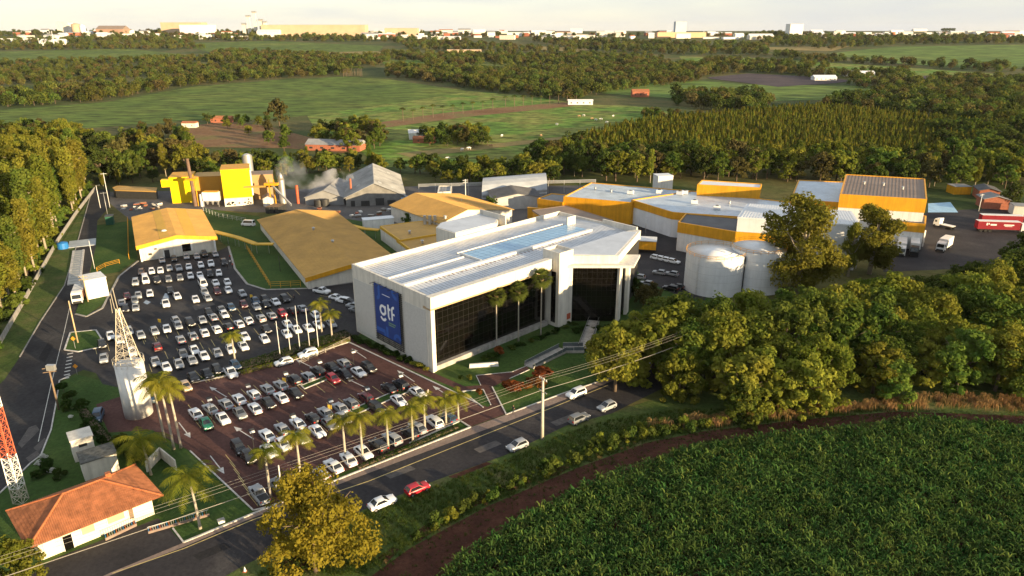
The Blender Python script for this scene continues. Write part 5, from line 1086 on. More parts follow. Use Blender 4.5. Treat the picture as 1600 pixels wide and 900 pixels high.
def carkit(kind, Lc, Wc_, Hc, hood, belt, gh, roof, deck):
    """gh: greenhouse base rear/front x, roof: rear/front x, all as shares of the length from the rear"""
    w2 = Wc_ / 2; X = lambda t: (t - .5) * Lc; zb = .22
    secs = [(0.0, .80, belt - .30 if deck is None else deck - .22, .42), (.025, .93, belt - .06 if deck is None else deck - .05, .30), (gh[0], 1.0, belt if deck is None else deck, zb), ((gh[0] + gh[1]) / 2, 1.0, belt, zb), (gh[1], 1.0, belt - .01, zb), (.90, .98, hood, zb), (.97, .90, hood - .13, .28), (1.0, .76, hood - .32, .42)]
    b = MB(); rings = []
    for t, wf, zt, z0 in secs:
        wq = w2 * wf; pts = [(0, zt + .03), (wq * .6, zt + .02), (wq * .90, zt - .03), (wq, zt - .16), (wq * 1.0, (zt + z0) / 2), (wq * .96, z0 + .06), (wq * .82, z0), (0, z0)]
        full = pts + [(-y, z) for y, z in pts[-2:0:-1]]; rings.append([(X(t), y, z) for y, z in full])
    n = len(rings[0])
    for r_ in rings: b.v += r_
    for i in range(len(rings) - 1):
        for j in range(n): a0 = i * n + j; a1 = i * n + (j + 1) % n; b.f.append((a0, a1, a1 + n, a0 + n)); b.m.append(0)
    b.f.append(tuple(range(n))[::-1]); b.m.append(0); e = (len(rings) - 1) * n; b.f.append(tuple(e + j for j in range(n))); b.m.append(0)
    # cabin shell
    zr = Hc; tb, tt = w2 * .93, w2 * .74; xa, xb, xc, xd = X(gh[0]), X(gh[1]), X(roof[0]), X(roof[1]); zl = belt - .05
    lo = [(xa, -tb, zl), (xb, -tb * .95, zl), (xb, tb * .95, zl), (xa, tb, zl)]; hi = [(xc, -tt, zr - .05), (xd, -tt, zr - .05), (xd, tt, zr - .05), (xc, tt, zr - .05)]
    i = len(b.v); b.v += lo + hi + [((xc + .15), -tt * .8, zr), (xd - .2, -tt * .8, zr), (xd - .2, tt * .8, zr), (xc + .15, tt * .8, zr)]
    for j in range(4): k = (j + 1) % 4; b.f += [(i + j, i + k, i + 4 + k, i + 4 + j), (i + 4 + j, i + 4 + k, i + 8 + k, i + 8 + j)]; b.m += [0, 0]
    b.f.append((i + 8, i + 9, i + 10, i + 11)); b.m.append(0)
    parts = [('body', b.mesh(kind + '_body', PAINT['white'], False), (0, 0, 0))]
    me = parts[0][1]; me.polygons.foreach_set('use_smooth', [True] * len(me.polygons))
    try: me.set_sharp_from_angle(angle=R(38))
    except Exception: pass
    def panel(P, s_=.86, t_=.80, off=.018):
        P = [Vector(p) for p in P]; c = sum(P, Vector()) / 4; nn_ = (P[1] - P[0]).cross(P[3] - P[0]).normalized(); c0 = (P[0] + P[1]) / 2
        q = MB(); Q = [c + (p - c) * s_ + nn_ * off for p in P]; q.face(Q); return q
    lo = [Vector(p) for p in lo]; hi = [Vector(p) for p in hi]
    for nm, P in (('windscreen', [lo[1], lo[2], hi[2], hi[1]]), ('rear_window', [lo[3], lo[0], hi[0], hi[3]]), ('side_window', [lo[0], lo[1], hi[1], hi[0]]), ('side_window', [lo[2], lo[3], hi[3], hi[2]])):
        q = panel(P, .88 if nm != 'side_window' else .84)
        parts.append((nm, q.mesh(nm, carglass), (0, 0, 0)))
    wb_ = MB(); wb_.tube([(0, -.11, 0), (0, .11, 0)], .31, 14); wb_.k = 1; wb_.tube([(0, -.125, 0), (0, .125, 0)], .19, 10); wm = wb_.mesh('wheel', [black, rimm])
    for x in (.17, .81):
        for s_ in (-1, 1): parts.append(('wheel', wm, (X(x), s_ * (w2 - .09), .31)))
    hb_ = MB(); hb_.box((0, 0, 0), (.10, .40, .16)); hm = hb_.mesh('headlight', headm); tb_ = MB(); tb_.box((0, 0, 0), (.10, .30, .22)); tm = tb_.mesh('tail_light', tailm)
    for s_ in (-1, 1): parts.append(('headlight', hm, (X(.972), s_ * w2 * .66, hood - .19))); parts.append(('tail_light', tm, (X(.012), s_ * w2 * .70, (belt if deck is None else deck) - .20)))
    g_ = MB(); g_.box((X(.992), 0, .48), (.10, w2 * .9, .16)); parts.append(('grille', g_.mesh('grille', trimm), (0, 0, 0)))
    if kind == 'pickup':
        g_ = MB(); g_.box((X(.17), 0, deck + .05), (Lc * .30, Wc_ * .78, .06)); parts.append(('bed_cover', g_.mesh('bed_cover', trimm), (0, 0, 0)))
    CARS[kind] = parts
carkit('hatchback', 3.95, 1.70, 1.50, .92, .96, (.02, .74), (.12, .52), None)
carkit('sedan', 4.45, 1.74, 1.46, .90, .95, (.13, .73), (.27, .54), .93)
carkit('suv', 4.35, 1.80, 1.66, 1.02, 1.05, (.02, .74), (.08, .56), None)
carkit('pickup', 5.25, 1.86, 1.80, 1.10, 1.12, (.37, .76), (.43, .62), 1.08)
carkit('van', 5.0, 1.92, 2.25, 1.15, 1.25, (.01, .90), (.03, .78), None)
def car(kind, colour, p, head, label, group=None):
    r = root('parked_car' if kind != 'van' else 'parked_van', (p.x, p.y, p.z), label, {'pickup': 'pickup truck', 'van': 'van'}.get(kind, 'car'), group, R(head))
    for nm, me, loc in CARS[kind]:
        o = bpy.data.objects.new(nm, me); C.objects.link(o); o.parent = r; o.location = loc
        if nm == 'body': o.material_slots[0].link = 'OBJECT'; o.material_slots[0].material = PAINT[colour]
    return r
KN = {'h': 'hatchback', 's': 'sedan', 'u': 'suv', 'p': 'pickup', 'v': 'van'}
CN = {'w': 'white', 'l': 'silver', 'g': 'grey', 'k': 'black', 'r': 'red', 'm': 'maroon', 'e': 'green', 'b': 'blue', 'o': 'sunlit_silver', 'n': 'brown'}
def z2(x, y): return 130 + x / 5.293, 380 + y / 5.293
def z3(x, y): return 200 + x / 5.293, 500 + y / 5.293
def z4(x, y): return 400 + x / 4.706, 540 + y / 4.706
def z8(x, y): return 400 + x / 7.5, 440 + y / 7.5
def pz(x, y): return x, y
ROWS = [
 ('in the row against the canteen wall', -62, [(z2, 652, 138, 'sl'), (z2, 752, 128, 'hk'), (z2, 855, 110, 'hl'), (z2, 940, 108, 'hl'), (z2, 1003, 88, 'uk'), (z2, 1092, 90, 'hl')], 0),
 ('in the second row below the canteen', -62, [(z2, 480, 237, 'hn'), (z2, 566, 230, 'hw'), (z2, 638, 222, 'sw'), (z2, 713, 206, 'hl'), (z2, 790, 202, 'pl'), (z2, 873, 192, 'sw'), (z2, 973, 180, 'hw'), (z2, 1056, 166, 'pw'), (z2, 1165, 158, 'uk')], 0),
 ('in the third row below the canteen', -62, [(z2, 433, 322, 'ul'), (z2, 515, 305, 'vw'), (z2, 610, 302, 'pk'), (z2, 706, 296, 'hg'), (z2, 800, 285, 'hg'), (z2, 887, 270, 'hw'), (z2, 965, 262, 'sw'), (z2, 1047, 252, 'uk'), (z2, 1122, 246, 'hw')], 0),
 ('in the loose cluster in the middle of the asphalt', -60, [(z2, 682, 495, 'pw'), (z2, 720, 390, 'hk'), (z2, 776, 434, 'sw'), (z2, 928, 460, 'sw'), (z2, 990, 335, 'vw'), (z2, 1003, 402, 'ul'), (z2, 1030, 452, 'hl'), (z2, 1095, 326, 'sw'), (z2, 1108, 395, 'hm'), (z2, 1193, 322, 'hw'), (z2, 1200, 384, 'sw'), (z2, 1317, 416, 'hl')], 0),
 ('in the huddle on the left of the asphalt', -60, [(z2, 318, 485, 'sl'), (z2, 352, 538, 'hk'), (z2, 363, 435, 'sm'), (z2, 425, 470, 'hg'), (z2, 433, 528, 'sl'), (z2, 455, 427, 'sl'), (z2, 551, 416, 'hw')], 0),
 ('in the uppermost asphalt bay row', -57, [(z2, 380, 725, 'hl'), (z2, 768, 640, 'hl'), (z2, 1040, 568, 'hk'), (z2, 1145, 548, 'sg'), (z2, 1225, 530, 'hb'), (z2, 1328, 505, 'hm'), (z2, 1425, 476, 'hb'), (z8, 105, 202, 'hk')], 0),
 ('in the second asphalt bay row', -57, [(z2, 155, 832, 'hk'), (z2, 225, 760, 'sw'), (z2, 300, 800, 'hw'), (z2, 475, 755, 'sl'), (z2, 590, 726, 'hl'), (z2, 690, 704, 'sw'), (z2, 785, 680, 'hl'), (z2, 885, 655, 'uk'), (z2, 985, 632, 'sl'), (z2, 1075, 608, 'sl'), (z2, 1168, 588, 'hw'), (z2, 1432, 522, 'sl'), (z8, 120, 265, 'hk'), (z8, 230, 235, 'sw'), (z8, 340, 200, 'uk')], 0),
 ('in the third asphalt bay row', 123, [(z2, 610, 848, 'hm'), (z2, 806, 793, 'sl'), (z2, 907, 763, 'sl'), (z2, 1003, 735, 'sw'), (z2, 1103, 706, 'hw'), (z2, 1200, 685, 'hk'), (z2, 1290, 662, 'sw'), (z2, 1370, 635, 'sw'), (z8, 60, 420, 'hl'), (z8, 185, 395, 'sl'), (z8, 310, 365, 'hr'), (z8, 430, 340, 'uk'), (z8, 545, 308, 'sl')], 1),
 ('in the fourth asphalt bay row', -57, [(pz, 162, 559, 'sl'), (z3, 35, 262, 'hw'), (z3, 455, 275, 'sg'), (z3, 548, 244, 'sw'), (z2, 1335, 768, 'sw'), (z8, 120, 550, 'sk'), (z8, 370, 495, 'sw'), (z8, 475, 555, 'sw'), (z8, 615, 540, 'sw'), (z8, 735, 500, 'sw'), (z8, 885, 490, 'sl'), (z8, 705, 392, 'hw')], 0),
 ('in the fifth asphalt bay row', -57, [(z3, 225, 340, 'sl'), (z3, 315, 385, 'sw'), (z3, 420, 358, 'sl'), (z3, 530, 328, 'sl'), (z3, 628, 292, 'sw'), (z3, 740, 268, 'sl'), (z3, 850, 240, 'hw'), (z3, 955, 212, 'sw'), (z3, 1130, 155, 'hw'), (z8, 360, 605, 'sw')], 0),
 ('in the asphalt row along the hedge kerb', -52, [(z3, 540, 468, 'sk'), (z3, 655, 440, 'sk'), (z3, 738, 405, 'hk'), (z3, 848, 430, 'pw'), (z3, 888, 372, 'hb')], 0),
 ('beside the gable end of the office', -25, [(z8, 770, 105, 'pw'), (z8, 945, 180, 'sw'), (z8, 1020, 215, 'uw'), (z8, 1110, 236, 'hk'), (z8, 1140, 275, 'hl'), (z8, 1175, 322, 'hg')], 0),
 ('in the back row of the first red bay block', 130, [(z3, 560, 770, 'sw'), (z3, 680, 730, 'sl'), (z3, 810, 690, 'sl'), (z3, 920, 650, 'sw'), (z3, 1040, 612, 'hw'), (z3, 1155, 568, 'sl'), (z3, 1265, 535, 'sl'), (z3, 1375, 490, 'uk'), (z3, 1490, 462, 'hl'), (z4, 455, 185, 'uk'), (z4, 560, 155, 'sk'), (z4, 645, 125, 'hl')], 1),
 ('in the front row of the first red bay block', -50, [(z3, 645, 850, 'se'), (z3, 785, 810, 'sw'), (z3, 925, 765, 'sg'), (z3, 1050, 725, 'sw'), (z3, 1160, 680, 'sk'), (z3, 1265, 635, 'sw'), (z3, 1385, 600, 'sk'), (z4, 568, 240, 'hr'), (z4, 660, 210, 'hk'), (z4, 755, 190, 'sw'), (z4, 830, 160, 'uk')], 0),
 ('in the back row of the second red bay block', 130, [(z4, 80, 655, 'sw'), (z4, 195, 610, 'sl'), (z4, 308, 570, 'sw'), (z4, 418, 530, 'hk'), (z4, 510, 490, 'sl'), (z4, 620, 455, 'sl'), (z4, 700, 420, 'hg'), (z4, 805, 375, 'hm'), (z4, 980, 310, 'sk'), (z4, 1065, 285, 'uk')], 1),
 ('in the front row of the second red bay block', -50, [(pz, 373, 699, 'uk'), (pz, 388, 713, 'hk'), (z4, 95, 770, 'sw'), (z4, 200, 725, 'hw'), (z4, 335, 670, 'sg'), (z4, 450, 625, 'sw'), (z4, 540, 570, 'sg'), (z4, 640, 528, 'sl'), (z4, 890, 455, 'uk'), (z4, 1050, 400, 'sw'), (z4, 1190, 340, 'sw')], 0),
 ('in the row under the street palms', 130, [(pz, 405, 772, 'pl'), (pz, 437, 760, 'pg'), (pz, 460, 751, 'uk'), (pz, 502, 740, 'hl'), (pz, 521, 727, 'sw'), (z4, 680, 830, 'sw'), (z4, 790, 780, 'sw'), (z4, 900, 730, 'uk'), (z4, 1000, 680, 'ul'), (z4, 1130, 640, 'hk'), (z4, 1190, 600, 'sl'), (z4, 1310, 555, 'uw'), (z4, 1410, 525, 'hb')], 1),
 ('parked behind the office near the white tanks', 150, [(pz, 998, 432, 'hl'), (pz, 1010, 442, 'hl'), (pz, 1048, 450, 'uk'), (pz, 1058, 447, 'hk'), (pz, 1030, 425, 'hl'), (pz, 1050, 427, 'hl')], 0),
 ('in the short row by the yellow hut', -40, [(pz, 1026, 402, 'hw'), (pz, 1035, 404, 'hw'), (pz, 1044, 406, 'hw'), (pz, 1053, 408, 'hw')], 0),
]
ncar = 0
for where, head, lst, back in ROWS:
    lst = sorted(lst, key=lambda t: t[0](t[1], t[2])[0])
    for k, (f, x, y, kc) in enumerate(lst):
        px, py = f(x, y); p = G(px, py, .75); p.z = .045; kind, col = KN[kc[0]], CN[kc[1]]
        hh = head + random.gauss(0, 1.8) + (180 if random.random() < .06 else 0)
        kd = {'suv': 'SUV', 'pickup': 'pickup'}.get(kind, kind)
        car(kind, col, p, hh, f'{col} {kd}, {ORD[k]} from the left {where}', 'cars ' + where); ncar += 1
for px, py, kc, head, lab in ((900, 614, 'uw', 217, 'white SUV driving on the street past the lawn'), (948, 634, 'hl', 217, 'silver hatchback half hidden by the grove edge on the street'), (905, 653, 'ug', 37, 'dark grey SUV parked on the near side of the street'), (808, 695, 'hl', 217, 'silver hatchback parked left of the tall power pole'), (652, 762, 'hr', 37, 'red hatchback parked on the near side of the street'), (597, 784, 'sw', 37, 'white sedan with sunroof emerging from behind the golden tree'), (152, 650, 'ub', -70, 'dark blue SUV beside the small hedge near the water tower'), (237, 620, 'ub', -70, 'dark car tucked between the water tower and the palms'), (236, 607, 'hw', -60, 'white car half hidden behind the water tower palms'), (290.5, 603, 'ho', -52, 'silver hatchback painted as sunlit, at the left end of the red car park'), (443, 565, 'hw', 215, 'white hatchback with open door below the flagpoles'), (481, 552, 'uw', 215, 'white estate car below the flagpoles')):
    p = G(px, py, .75); p.z = .045; car(KN[kc[0]], CN[kc[1]], p, head, lab)
def truck(p, head, label, boxcol, L_=13.0, cab=white, boxh=3.9, boxw=2.55, txt=False):
    r = root('truck', tuple(p), label, 'truck', None, 0); WL[r] = Vector(p); a = R(head); d = Vector((math.cos(a), math.sin(a), 0)); n_ = Vector((-d.y, d.x, 0))
    mb = MB(); mb.obox(p - d * L_ / 2 - n_ * boxw / 2 + Z1 * 1.1, d * (L_ - 2.9), n_ * boxw, Z1 * (boxh - 1.1)); mb.build('cargo_box', boxcol, r)
    mb = MB(); mb.obox(p - d * L_ / 2 - n_ * (boxw / 2 + .02) + Z1 * (boxh - .001), d * (L_ - 2.9), n_ * (boxw + .04), Z1 * .08); mb.build('box_roof', white, r)
    mb = MB(); c0 = p + d * (L_ / 2 - 2.4) - n_ * 1.2
    for f in ([(0, 0, .6), (2.2, 0, .6), (2.2, 0, 1.7), (1.95, 0, 2.9), (1.6, 0, 3.2), (0, 0, 3.4)],):
        Lq = [c0 + d * x + Z1 * z for x, _, z in f]; Rq = [q + n_ * 2.4 for q in Lq]; mb.face(Lq); mb.face(Rq[::-1])
        for i in range(len(Lq)): j = (i + 1) % len(Lq); mb.face([Lq[i], Rq[i], Rq[j], Lq[j]])
    mb.build('cab', cab, r)
    mb = MB(); mb.face([c0 + d * 2.23 + n_ * .15 + Z1 * 1.75, c0 + d * 2.23 + n_ * 2.25 + Z1 * 1.75, c0 + d * 2.0 + n_ * 2.25 + Z1 * 2.8, c0 + d * 2.0 + n_ * .15 + Z1 * 2.8]); mb.build('windscreen', carglass, r)
    mb = MB(); mb.obox(c0 + d * 2.18 + n_ * .2 + Z1 * .55, d * .12, n_ * 2.0, Z1 * .55); mb.build('grille', trimm, r)
    for s_ in (0, 2.4):
        mb = MB(); mb.obox(c0 + d * .9 + n_ * (s_ - .02 if s_ == 0 else s_) + Z1 * 1.9, d * .9, n_ * .02, Z1 * .8); mb.build('side_window', carglass, r)
    for x in (-L_ * .42, -L_ * .33, -L_ * .24, L_ * .40):
        for s_ in (-1, 1): mb = MB(); q = p + d * x + n_ * s_ * 1.1 + Z1 * .5; mb.tube([q - n_ * .15, q + n_ * .15], .5, 12); mb.build('wheel', black, r)
    mb = MB(); mb.obox(p - d * L_ / 2 - n_ * .45 + Z1 * .75, d * (L_ - .6), n_ * .9, Z1 * .32); mb.build('chassis', trimm, r)
    if txt:
        lab_ = MB(); q = p - n_ * (boxw / 2 + .03) if n_.y > 0 else p + n_ * (boxw / 2 + .03)
        for (t0, t1, zz, hh) in ((-.34, -.31, 2.5, .9), (-.30, -.28, 2.8, .6), (-.26, -.14, 2.5, .55), (.0, .20, 2.6, .4), (.02, .17, 2.2, .18)):
            lab_.obox(q + d * (L_ * t0) + Z1 * zz, d * (L_ * (t1 - t0)), n_ * .01, Z1 * hh)
        o = lab_.build('side_lettering', white, r); o['kind'] = 'stuff'
    return r
redbox = mat('dark_red_trailer', (.22, .012, .022), .4, .08, .5)
truck(G(1407, 394), -118, 'left white truck backed into the dock under the yellow canopy', white); truck(G(1427, 394), -118, 'right white truck with dark cab backed into the dock', white, cab=PAINT['black']); truck(G(1474, 390), -135, 'white truck crossing the yard right of the docks', white, 9.5)
truck(G(1563, 362), -8, 'dark red trailer truck with white lettering at the right edge', redbox, 17.0, txt=True); truck(G(1568, 352), -8, 'second red and white trailer truck behind the lettered one', redbox, 17.0)
truck(G(125, 468), -66, 'white cab truck with rusty load on the weighbridge road', mat('rusty_load', (.17, .08, .055), .9, .2, .6), 9.5, boxh=3.0)
tr = truck(G(1474, 356), 120, 'small white loader truck with empty flat bed in the yard', concrete, 7.0, boxh=1.3)
car('van', 'white', Vector((G(388, 353).x, G(388, 353).y, .05)), 170, 'small white utility van on the lawn behind the canteen')
# ------------------------------------------------------------------ people
def person_mesh(pose, top, legs):
    me = bpy.data.meshes.new('person'); st = .32 if pose == 'walk' else .05
    V = [(0, 0, .95), (0, 0, 1.2), (0, 0, 1.42), (0, 0, 1.53), (.02, 0, 1.66), (.02, 0, 1.75), (0, .1, .9), (st * .6, .1, .5), (st * .5, .1, .08), (st * .5 + .16, .1, .05), (0, -.1, .9), (-st * .3, -.1, .5), (-st, -.1, .1), (-st + .14, -.1, .05), (0, .2, 1.4), (-.05 - st * .3, .26, 1.12), (.05 - st * .2, .25, .88), (0, -.2, 1.4), (.0 + st * .2, -.26, 1.12), (.15 + st * .3, -.25, .9)]
    E_ = [(0, 1), (1, 2), (2, 3), (3, 4), (4, 5), (0, 6), (6, 7), (7, 8), (8, 9), (0, 10), (10, 11), (11, 12), (12, 13), (2, 14), (14, 15), (15, 16), (2, 17), (17, 18), (18, 19)]
    rad = [.15, .14, .15, .055, .10, .07, .10, .065, .05, .04, .10, .065, .05, .04, .07, .05, .04, .07, .05, .04]
    me.from_pydata(V, E_, []); o = bpy.data.objects.new('person_skin', me); C.objects.link(o); m_ = o.modifiers.new('s', 'SKIN')
    for i, r_ in enumerate(rad): me.skin_vertices[0].data[i].radius = (r_, r_)
    me.skin_vertices[0].data[0].use_root = True; s2 = o.modifiers.new('d', 'SUBSURF'); s2.levels = 1; s2.render_levels = 1
    dg = bpy.context.evaluated_depsgraph_get(); dg.update(); out = bpy.data.meshes.new_from_object(o.evaluated_get(dg)); bpy.data.objects.remove(o)
    out.materials.clear()
    for x in (mat('skin', (.35, .20, .13), .6, .05, 2), top, legs, mat('dark_hair', (.02, .015, .012), .7, .1, 2)): out.materials.append(x)
    for f in out.polygons: z = f.center.z; f.material_index = 2 if z < .98 else 1 if z < 1.47 and not (abs(f.center.y) > .2 and z < 1.2) else 3 if z > 1.68 or (z > 1.6 and f.center.x < -.01) else 0; f.use_smooth = True
    return out
dk = mat('dark_cloth', (.03, .03, .035), .9, .1, 2); wc = mat('white_cloth', (.65, .65, .63), .9, .1, 2); rc = mat('red_cloth', (.35, .05, .05), .9, .1, 2)
pw, ps, pr2 = person_mesh('walk', dk, dk), person_mesh('stand', wc, dk), person_mesh('stand', rc, dk)
for px, py, me, hd_, lab in ((802, 646, pw, 30, 'person in dark clothes walking along the pavement by the lawn'), (669, 620, ps, -40, 'person in white shirt standing at the right end of the parked rows'), (460, 470, pw, -30, 'person in dark clothes by the crossing in the asphalt car park'), (360, 414, ps, -60, 'person in white shirt on the path beside the canteen'), (364, 419, pr2, -60, 'person in red shirt beside the white shirted one near the canteen'), (356, 421, pw, 120, 'person in dark clothes among parked cars near the canteen'), (360, 406, pr2, 90, 'person in red shirt higher up the path beside the canteen')):
    o = inst(me, 'person', tuple(G(px, py) + Vector((0, 0, .05))), R(hd_)); tag(o, lab, 'person')
# ------------------------------------------------------------------ palms
def frond(mb, base, az, L_, rise, droop, leaf=.75, n=16, wid=.09, hang=.5):
    d = Vector((math.cos(az), math.sin(az), 0)); s_ = Vector((-d.y, d.x, 0)); pts = []
    for k in range(n + 1):
        t = k / n; pts.append(base + d * (L_ * t * (1 - .12 * t)) + Z1 * (rise * L_ * t - droop * L_ * t * t))
    for k in range(n):
        a, b_ = pts[k], pts[k + 1]; w_ = .035 * (1 - k / n) + .008; mb.face([a - s_ * w_, b_ - s_ * w_, b_ + s_ * w_, a + s_ * w_])
        t = (k + .5) / n; ll = leaf * (math.sin(math.pi * min(.12 + t * .9, 1)) ** .6 + .15); dd = (b_ - a).normalized()
        for q in (0, .5):
            m_ = a + (b_ - a) * q
            for sg in (-1, 1):
                tip = m_ + s_ * sg * ll * random.uniform(.75, 1) + dd * ll * .45 - Z1 * ll * random.uniform(hang * .5, hang * 1.2); mid = m_ + (tip - m_) * .5 + Z1 * ll * .08; o_ = dd * wid
                mb.face([m_ - o_ * .5, m_ + o_ * .5, mid + o_ * .5, mid - o_ * .5]); mb.face([mid - o_ * .5, mid + o_ * .5, tip])
def palmkit(seed, L_, nfr, leaf, wid, hang, coco=False):
    random.seed(seed); mb = MB()
    for k in range(nfr):
        az = k * 2.4 + random.uniform(-.2, .2); u_ = k / nfr; frond(mb, Vector((0, 0, 0)), az, L_ * random.uniform(.85, 1.1), .95 - 1.15 * u_ + random.uniform(-.1, .1), .55 + .35 * (1 - u_), leaf, 14, wid, hang)
    return mb.mesh('palm_fronds', L_palm)
PALM = [palmkit(3 + k, 3.3, 15, .85, .075, .7) for k in range(3)]; COCO = [palmkit(13 + k, 4.6, 20, .95, .08, .75) for k in range(2)]
def fankit(seed):
    random.seed(seed); mb = MB()
    for k in range(46):
        az = k * 2.4; el = 1.35 - 2.3 * (k / 46) + random.uniform(-.15, .15); d = Vector((math.cos(az) * math.cos(el), math.sin(az) * math.cos(el), math.sin(el))); b_ = d * random.uniform(.9, 1.3); s_ = d.cross(Z1).normalized(); up = s_.cross(d)
        mb.face([Vector() - s_ * .03, b_ - s_ * .03, b_ + s_ * .03, Vector() + s_ * .03])
        for j in range(11):
            a = (j - 5) * .27; e = (d * math.cos(a) + s_ * math.sin(a)); m_ = b_ + e * .55; t = b_ + e * 1.05 - Z1 * random.uniform(.1, .35); o_ = (s_ * math.cos(a) - d * math.sin(a)) * .075; mb.face([b_, m_ - o_, t, m_ + o_])
    return mb.mesh('fan_fronds', L_fan)
FAN = [fankit(k) for k in range(2)]
def palm(px, py, top, label, kind='royal', lean=0.0, group=None, size=1.0, zb=.04):
    p = G(px, py); z = PT(px, top, p.y).z; r = root('palm_tree', (p.x, p.y, zb), label, 'palm tree', group); mb = MB(); n = 8; pts = []; rad = []
    r0 = {'royal': .20, 'coco': .20, 'fan': .17}[kind]
    for k in range(n + 1):
        t = k / n; pts.append((p.x + lean * t * t, p.y, z * t)); rad.append(r0 * (1.35 if k == 0 else 1.0 - .3 * t + (.15 * math.sin(t * 3.1) if kind == 'royal' else 0)))
    mb.tube(pts, rad, 9); mb.build('trunk', palmbark, r, True)
    tp = Vector(pts[-1])
    if kind == 'royal': mb = MB(); mb.tube([tp - Z1 * .1, tp + Z1 * .9], [r0 * .75, r0 * .4], 8); mb.build('crownshaft', mat('palm_crownshaft', (.10, .16, .05), .6, .1, 1), r, True)
    if kind == 'fan': mb = MB(); mb.tube([tp - Z1 * 1.6, tp], [.25, .55], 9); mb.build('dead_skirt', mat('dead_fronds', (.20, .14, .07), .95, .3, 4), r)
    me = {'royal': PALM, 'coco': COCO, 'fan': FAN}[kind]; me = me[hash((px, py)) % len(me)] if False else me[int(px) % len(me)]
    o = inst(me, 'fronds', tuple(tp + Z1 * (.75 if kind == 'royal' else .1)), random.uniform(0, 6.28), (size, size, size), parent=r)
    return r
random.seed(21)
rows_ = [(423, 777, 712), (471, 755, 686), (540, 716, 662), (567, 718, 657), (607, 705, 652), (645, 691, 643), (664, 672, 628), (697, 664, 630), (716, 655, 622)]
for k, (a, b_, c) in enumerate(rows_): palm(a, b_, c, f'{ORD[k]} palm from the left in the row along the street kerb', 'royal', group='street palms', size=.95)
palm(272, 702, 604, 'tallest palm in the clump right of the water tower', 'royal', -.4, size=1.1); palm(283, 700, 612, 'right hand palm in the clump beside the water tower', 'royal', -.3, size=1.05); palm(258, 690, 600, 'left palm in the clump beside the water tower', 'royal', -.4, size=1.1)
palm(236, 742, 688, 'coconut palm in front of the water tower', 'coco', -.5, size=1.05); palm(313, 826, 745, 'coconut palm on the lawn by the gatehouse', 'coco', -.4, size=1.05)
palm(367, 562, 528, 'lone small palm at the hedge end of the asphalt car park', 'royal', size=.85); palm(503, 520, 478, 'left palm behind the flagpoles', 'royal', size=.9); palm(519, 529, 495, 'right palm behind the flagpoles', 'royal', size=.9)
palm(776, 540, 462, 'left of three fan palms before the glass front', 'fan', size=1.25); palm(810, 533, 455, 'middle of three fan palms before the glass front', 'fan', size=1.25); palm(845, 524, 436, 'right and tallest of three fan palms before the glass front', 'fan', size=1.3)
farpalm = []
mbp, Vp = MB(), None
mbp.tube([(0, 0, 0), (0, 0, 9)], [.28, .2], 6)
rg = np.random.default_rng(5); aa = rg.uniform(0, 6.28, 90); rr = rg.uniform(.3, 2.6, 90); cc = np.stack([np.cos(aa) * rr, np.sin(aa) * rr, 9.6 - rr * rr * .16 + rg.normal(size=90) * .2], 1)
FARP = joinmesh('far_palm', mbp, leafquads(cc, np.stack([np.cos(aa) * .4, np.sin(aa) * .4, np.ones(90)], 1) + rg.normal(size=(90, 3)) * .3, .8, rg), [bark, L_far])
k = 0
for a, b_, n in (((630, 190), (770, 172), 10), ((790, 168), (900, 161), 9)):
    for i in range(n):
        t = i / (n - 1); o = single(FARP, G(a[0] + (b_[0] - a[0]) * t, a[1] + (b_[1] - a[1]) * t), random.uniform(.85, 1.1), 'palm_tree', 'tall palm in the distant double row crossing the pasture', 'distant avenue of palms', 'palm tree')
for i in range(14):
    single(FARP, G(537 + i * 2.2, 119 + random.uniform(-1, 1)), 1.35, 'palm_tree', 'palm in the dense far grove of palms beyond the crop field', 'far grove of palms', 'palm tree')
# ------------------------------------------------------------------ trees near and middle distance
random.seed(5)
tree('front', G(494, 893), 15.4, 'golden_tree', 'golden leaved tree at the bottom of the picture beside the street', None, L_amber, .92, turn=2.0)
tree('frontb', G(30, 930), 8.2, 'round_tree', 'bright green round tree in the lower left corner', None, L_olive, 1.0)
tree('bigeuc', G(1246, 458), 27.0, 'eucalyptus_tree', 'tallest eucalyptus in front of the white hall', None, L_euc, 1.12, turn=1.2)
tree('bigeuc2', G(1358, 428), 21.0, 'eucalyptus_tree', 'second large eucalyptus beside the truck docks', None, L_euc, 1.12, turn=.4)
tree('bigeuc2', G(1325, 432), 17.0, 'eucalyptus_tree', 'slender eucalyptus between the two large ones', None, L_euc, .62, turn=2.4)
tree('wood1', G(437, 199), 22.0, 'field_tree', 'lone tall spreading tree at the edge of the crop field', None, L_brown, .85)
tree('wood2', G(768, 330), 6.0, 'round_tree', 'small dark round tree in the yard before the pale shed', None, L_dark)
tree('euca1', G(578, 268), 17, 'pine_tree', 'thin feathery tree rising above the large grey shed', None, L_green, .7)
tree('wood3', G(1578, 326), 11, 'yard_tree', 'dark tree between the brick sheds at the right edge', None, L_dark, .8)
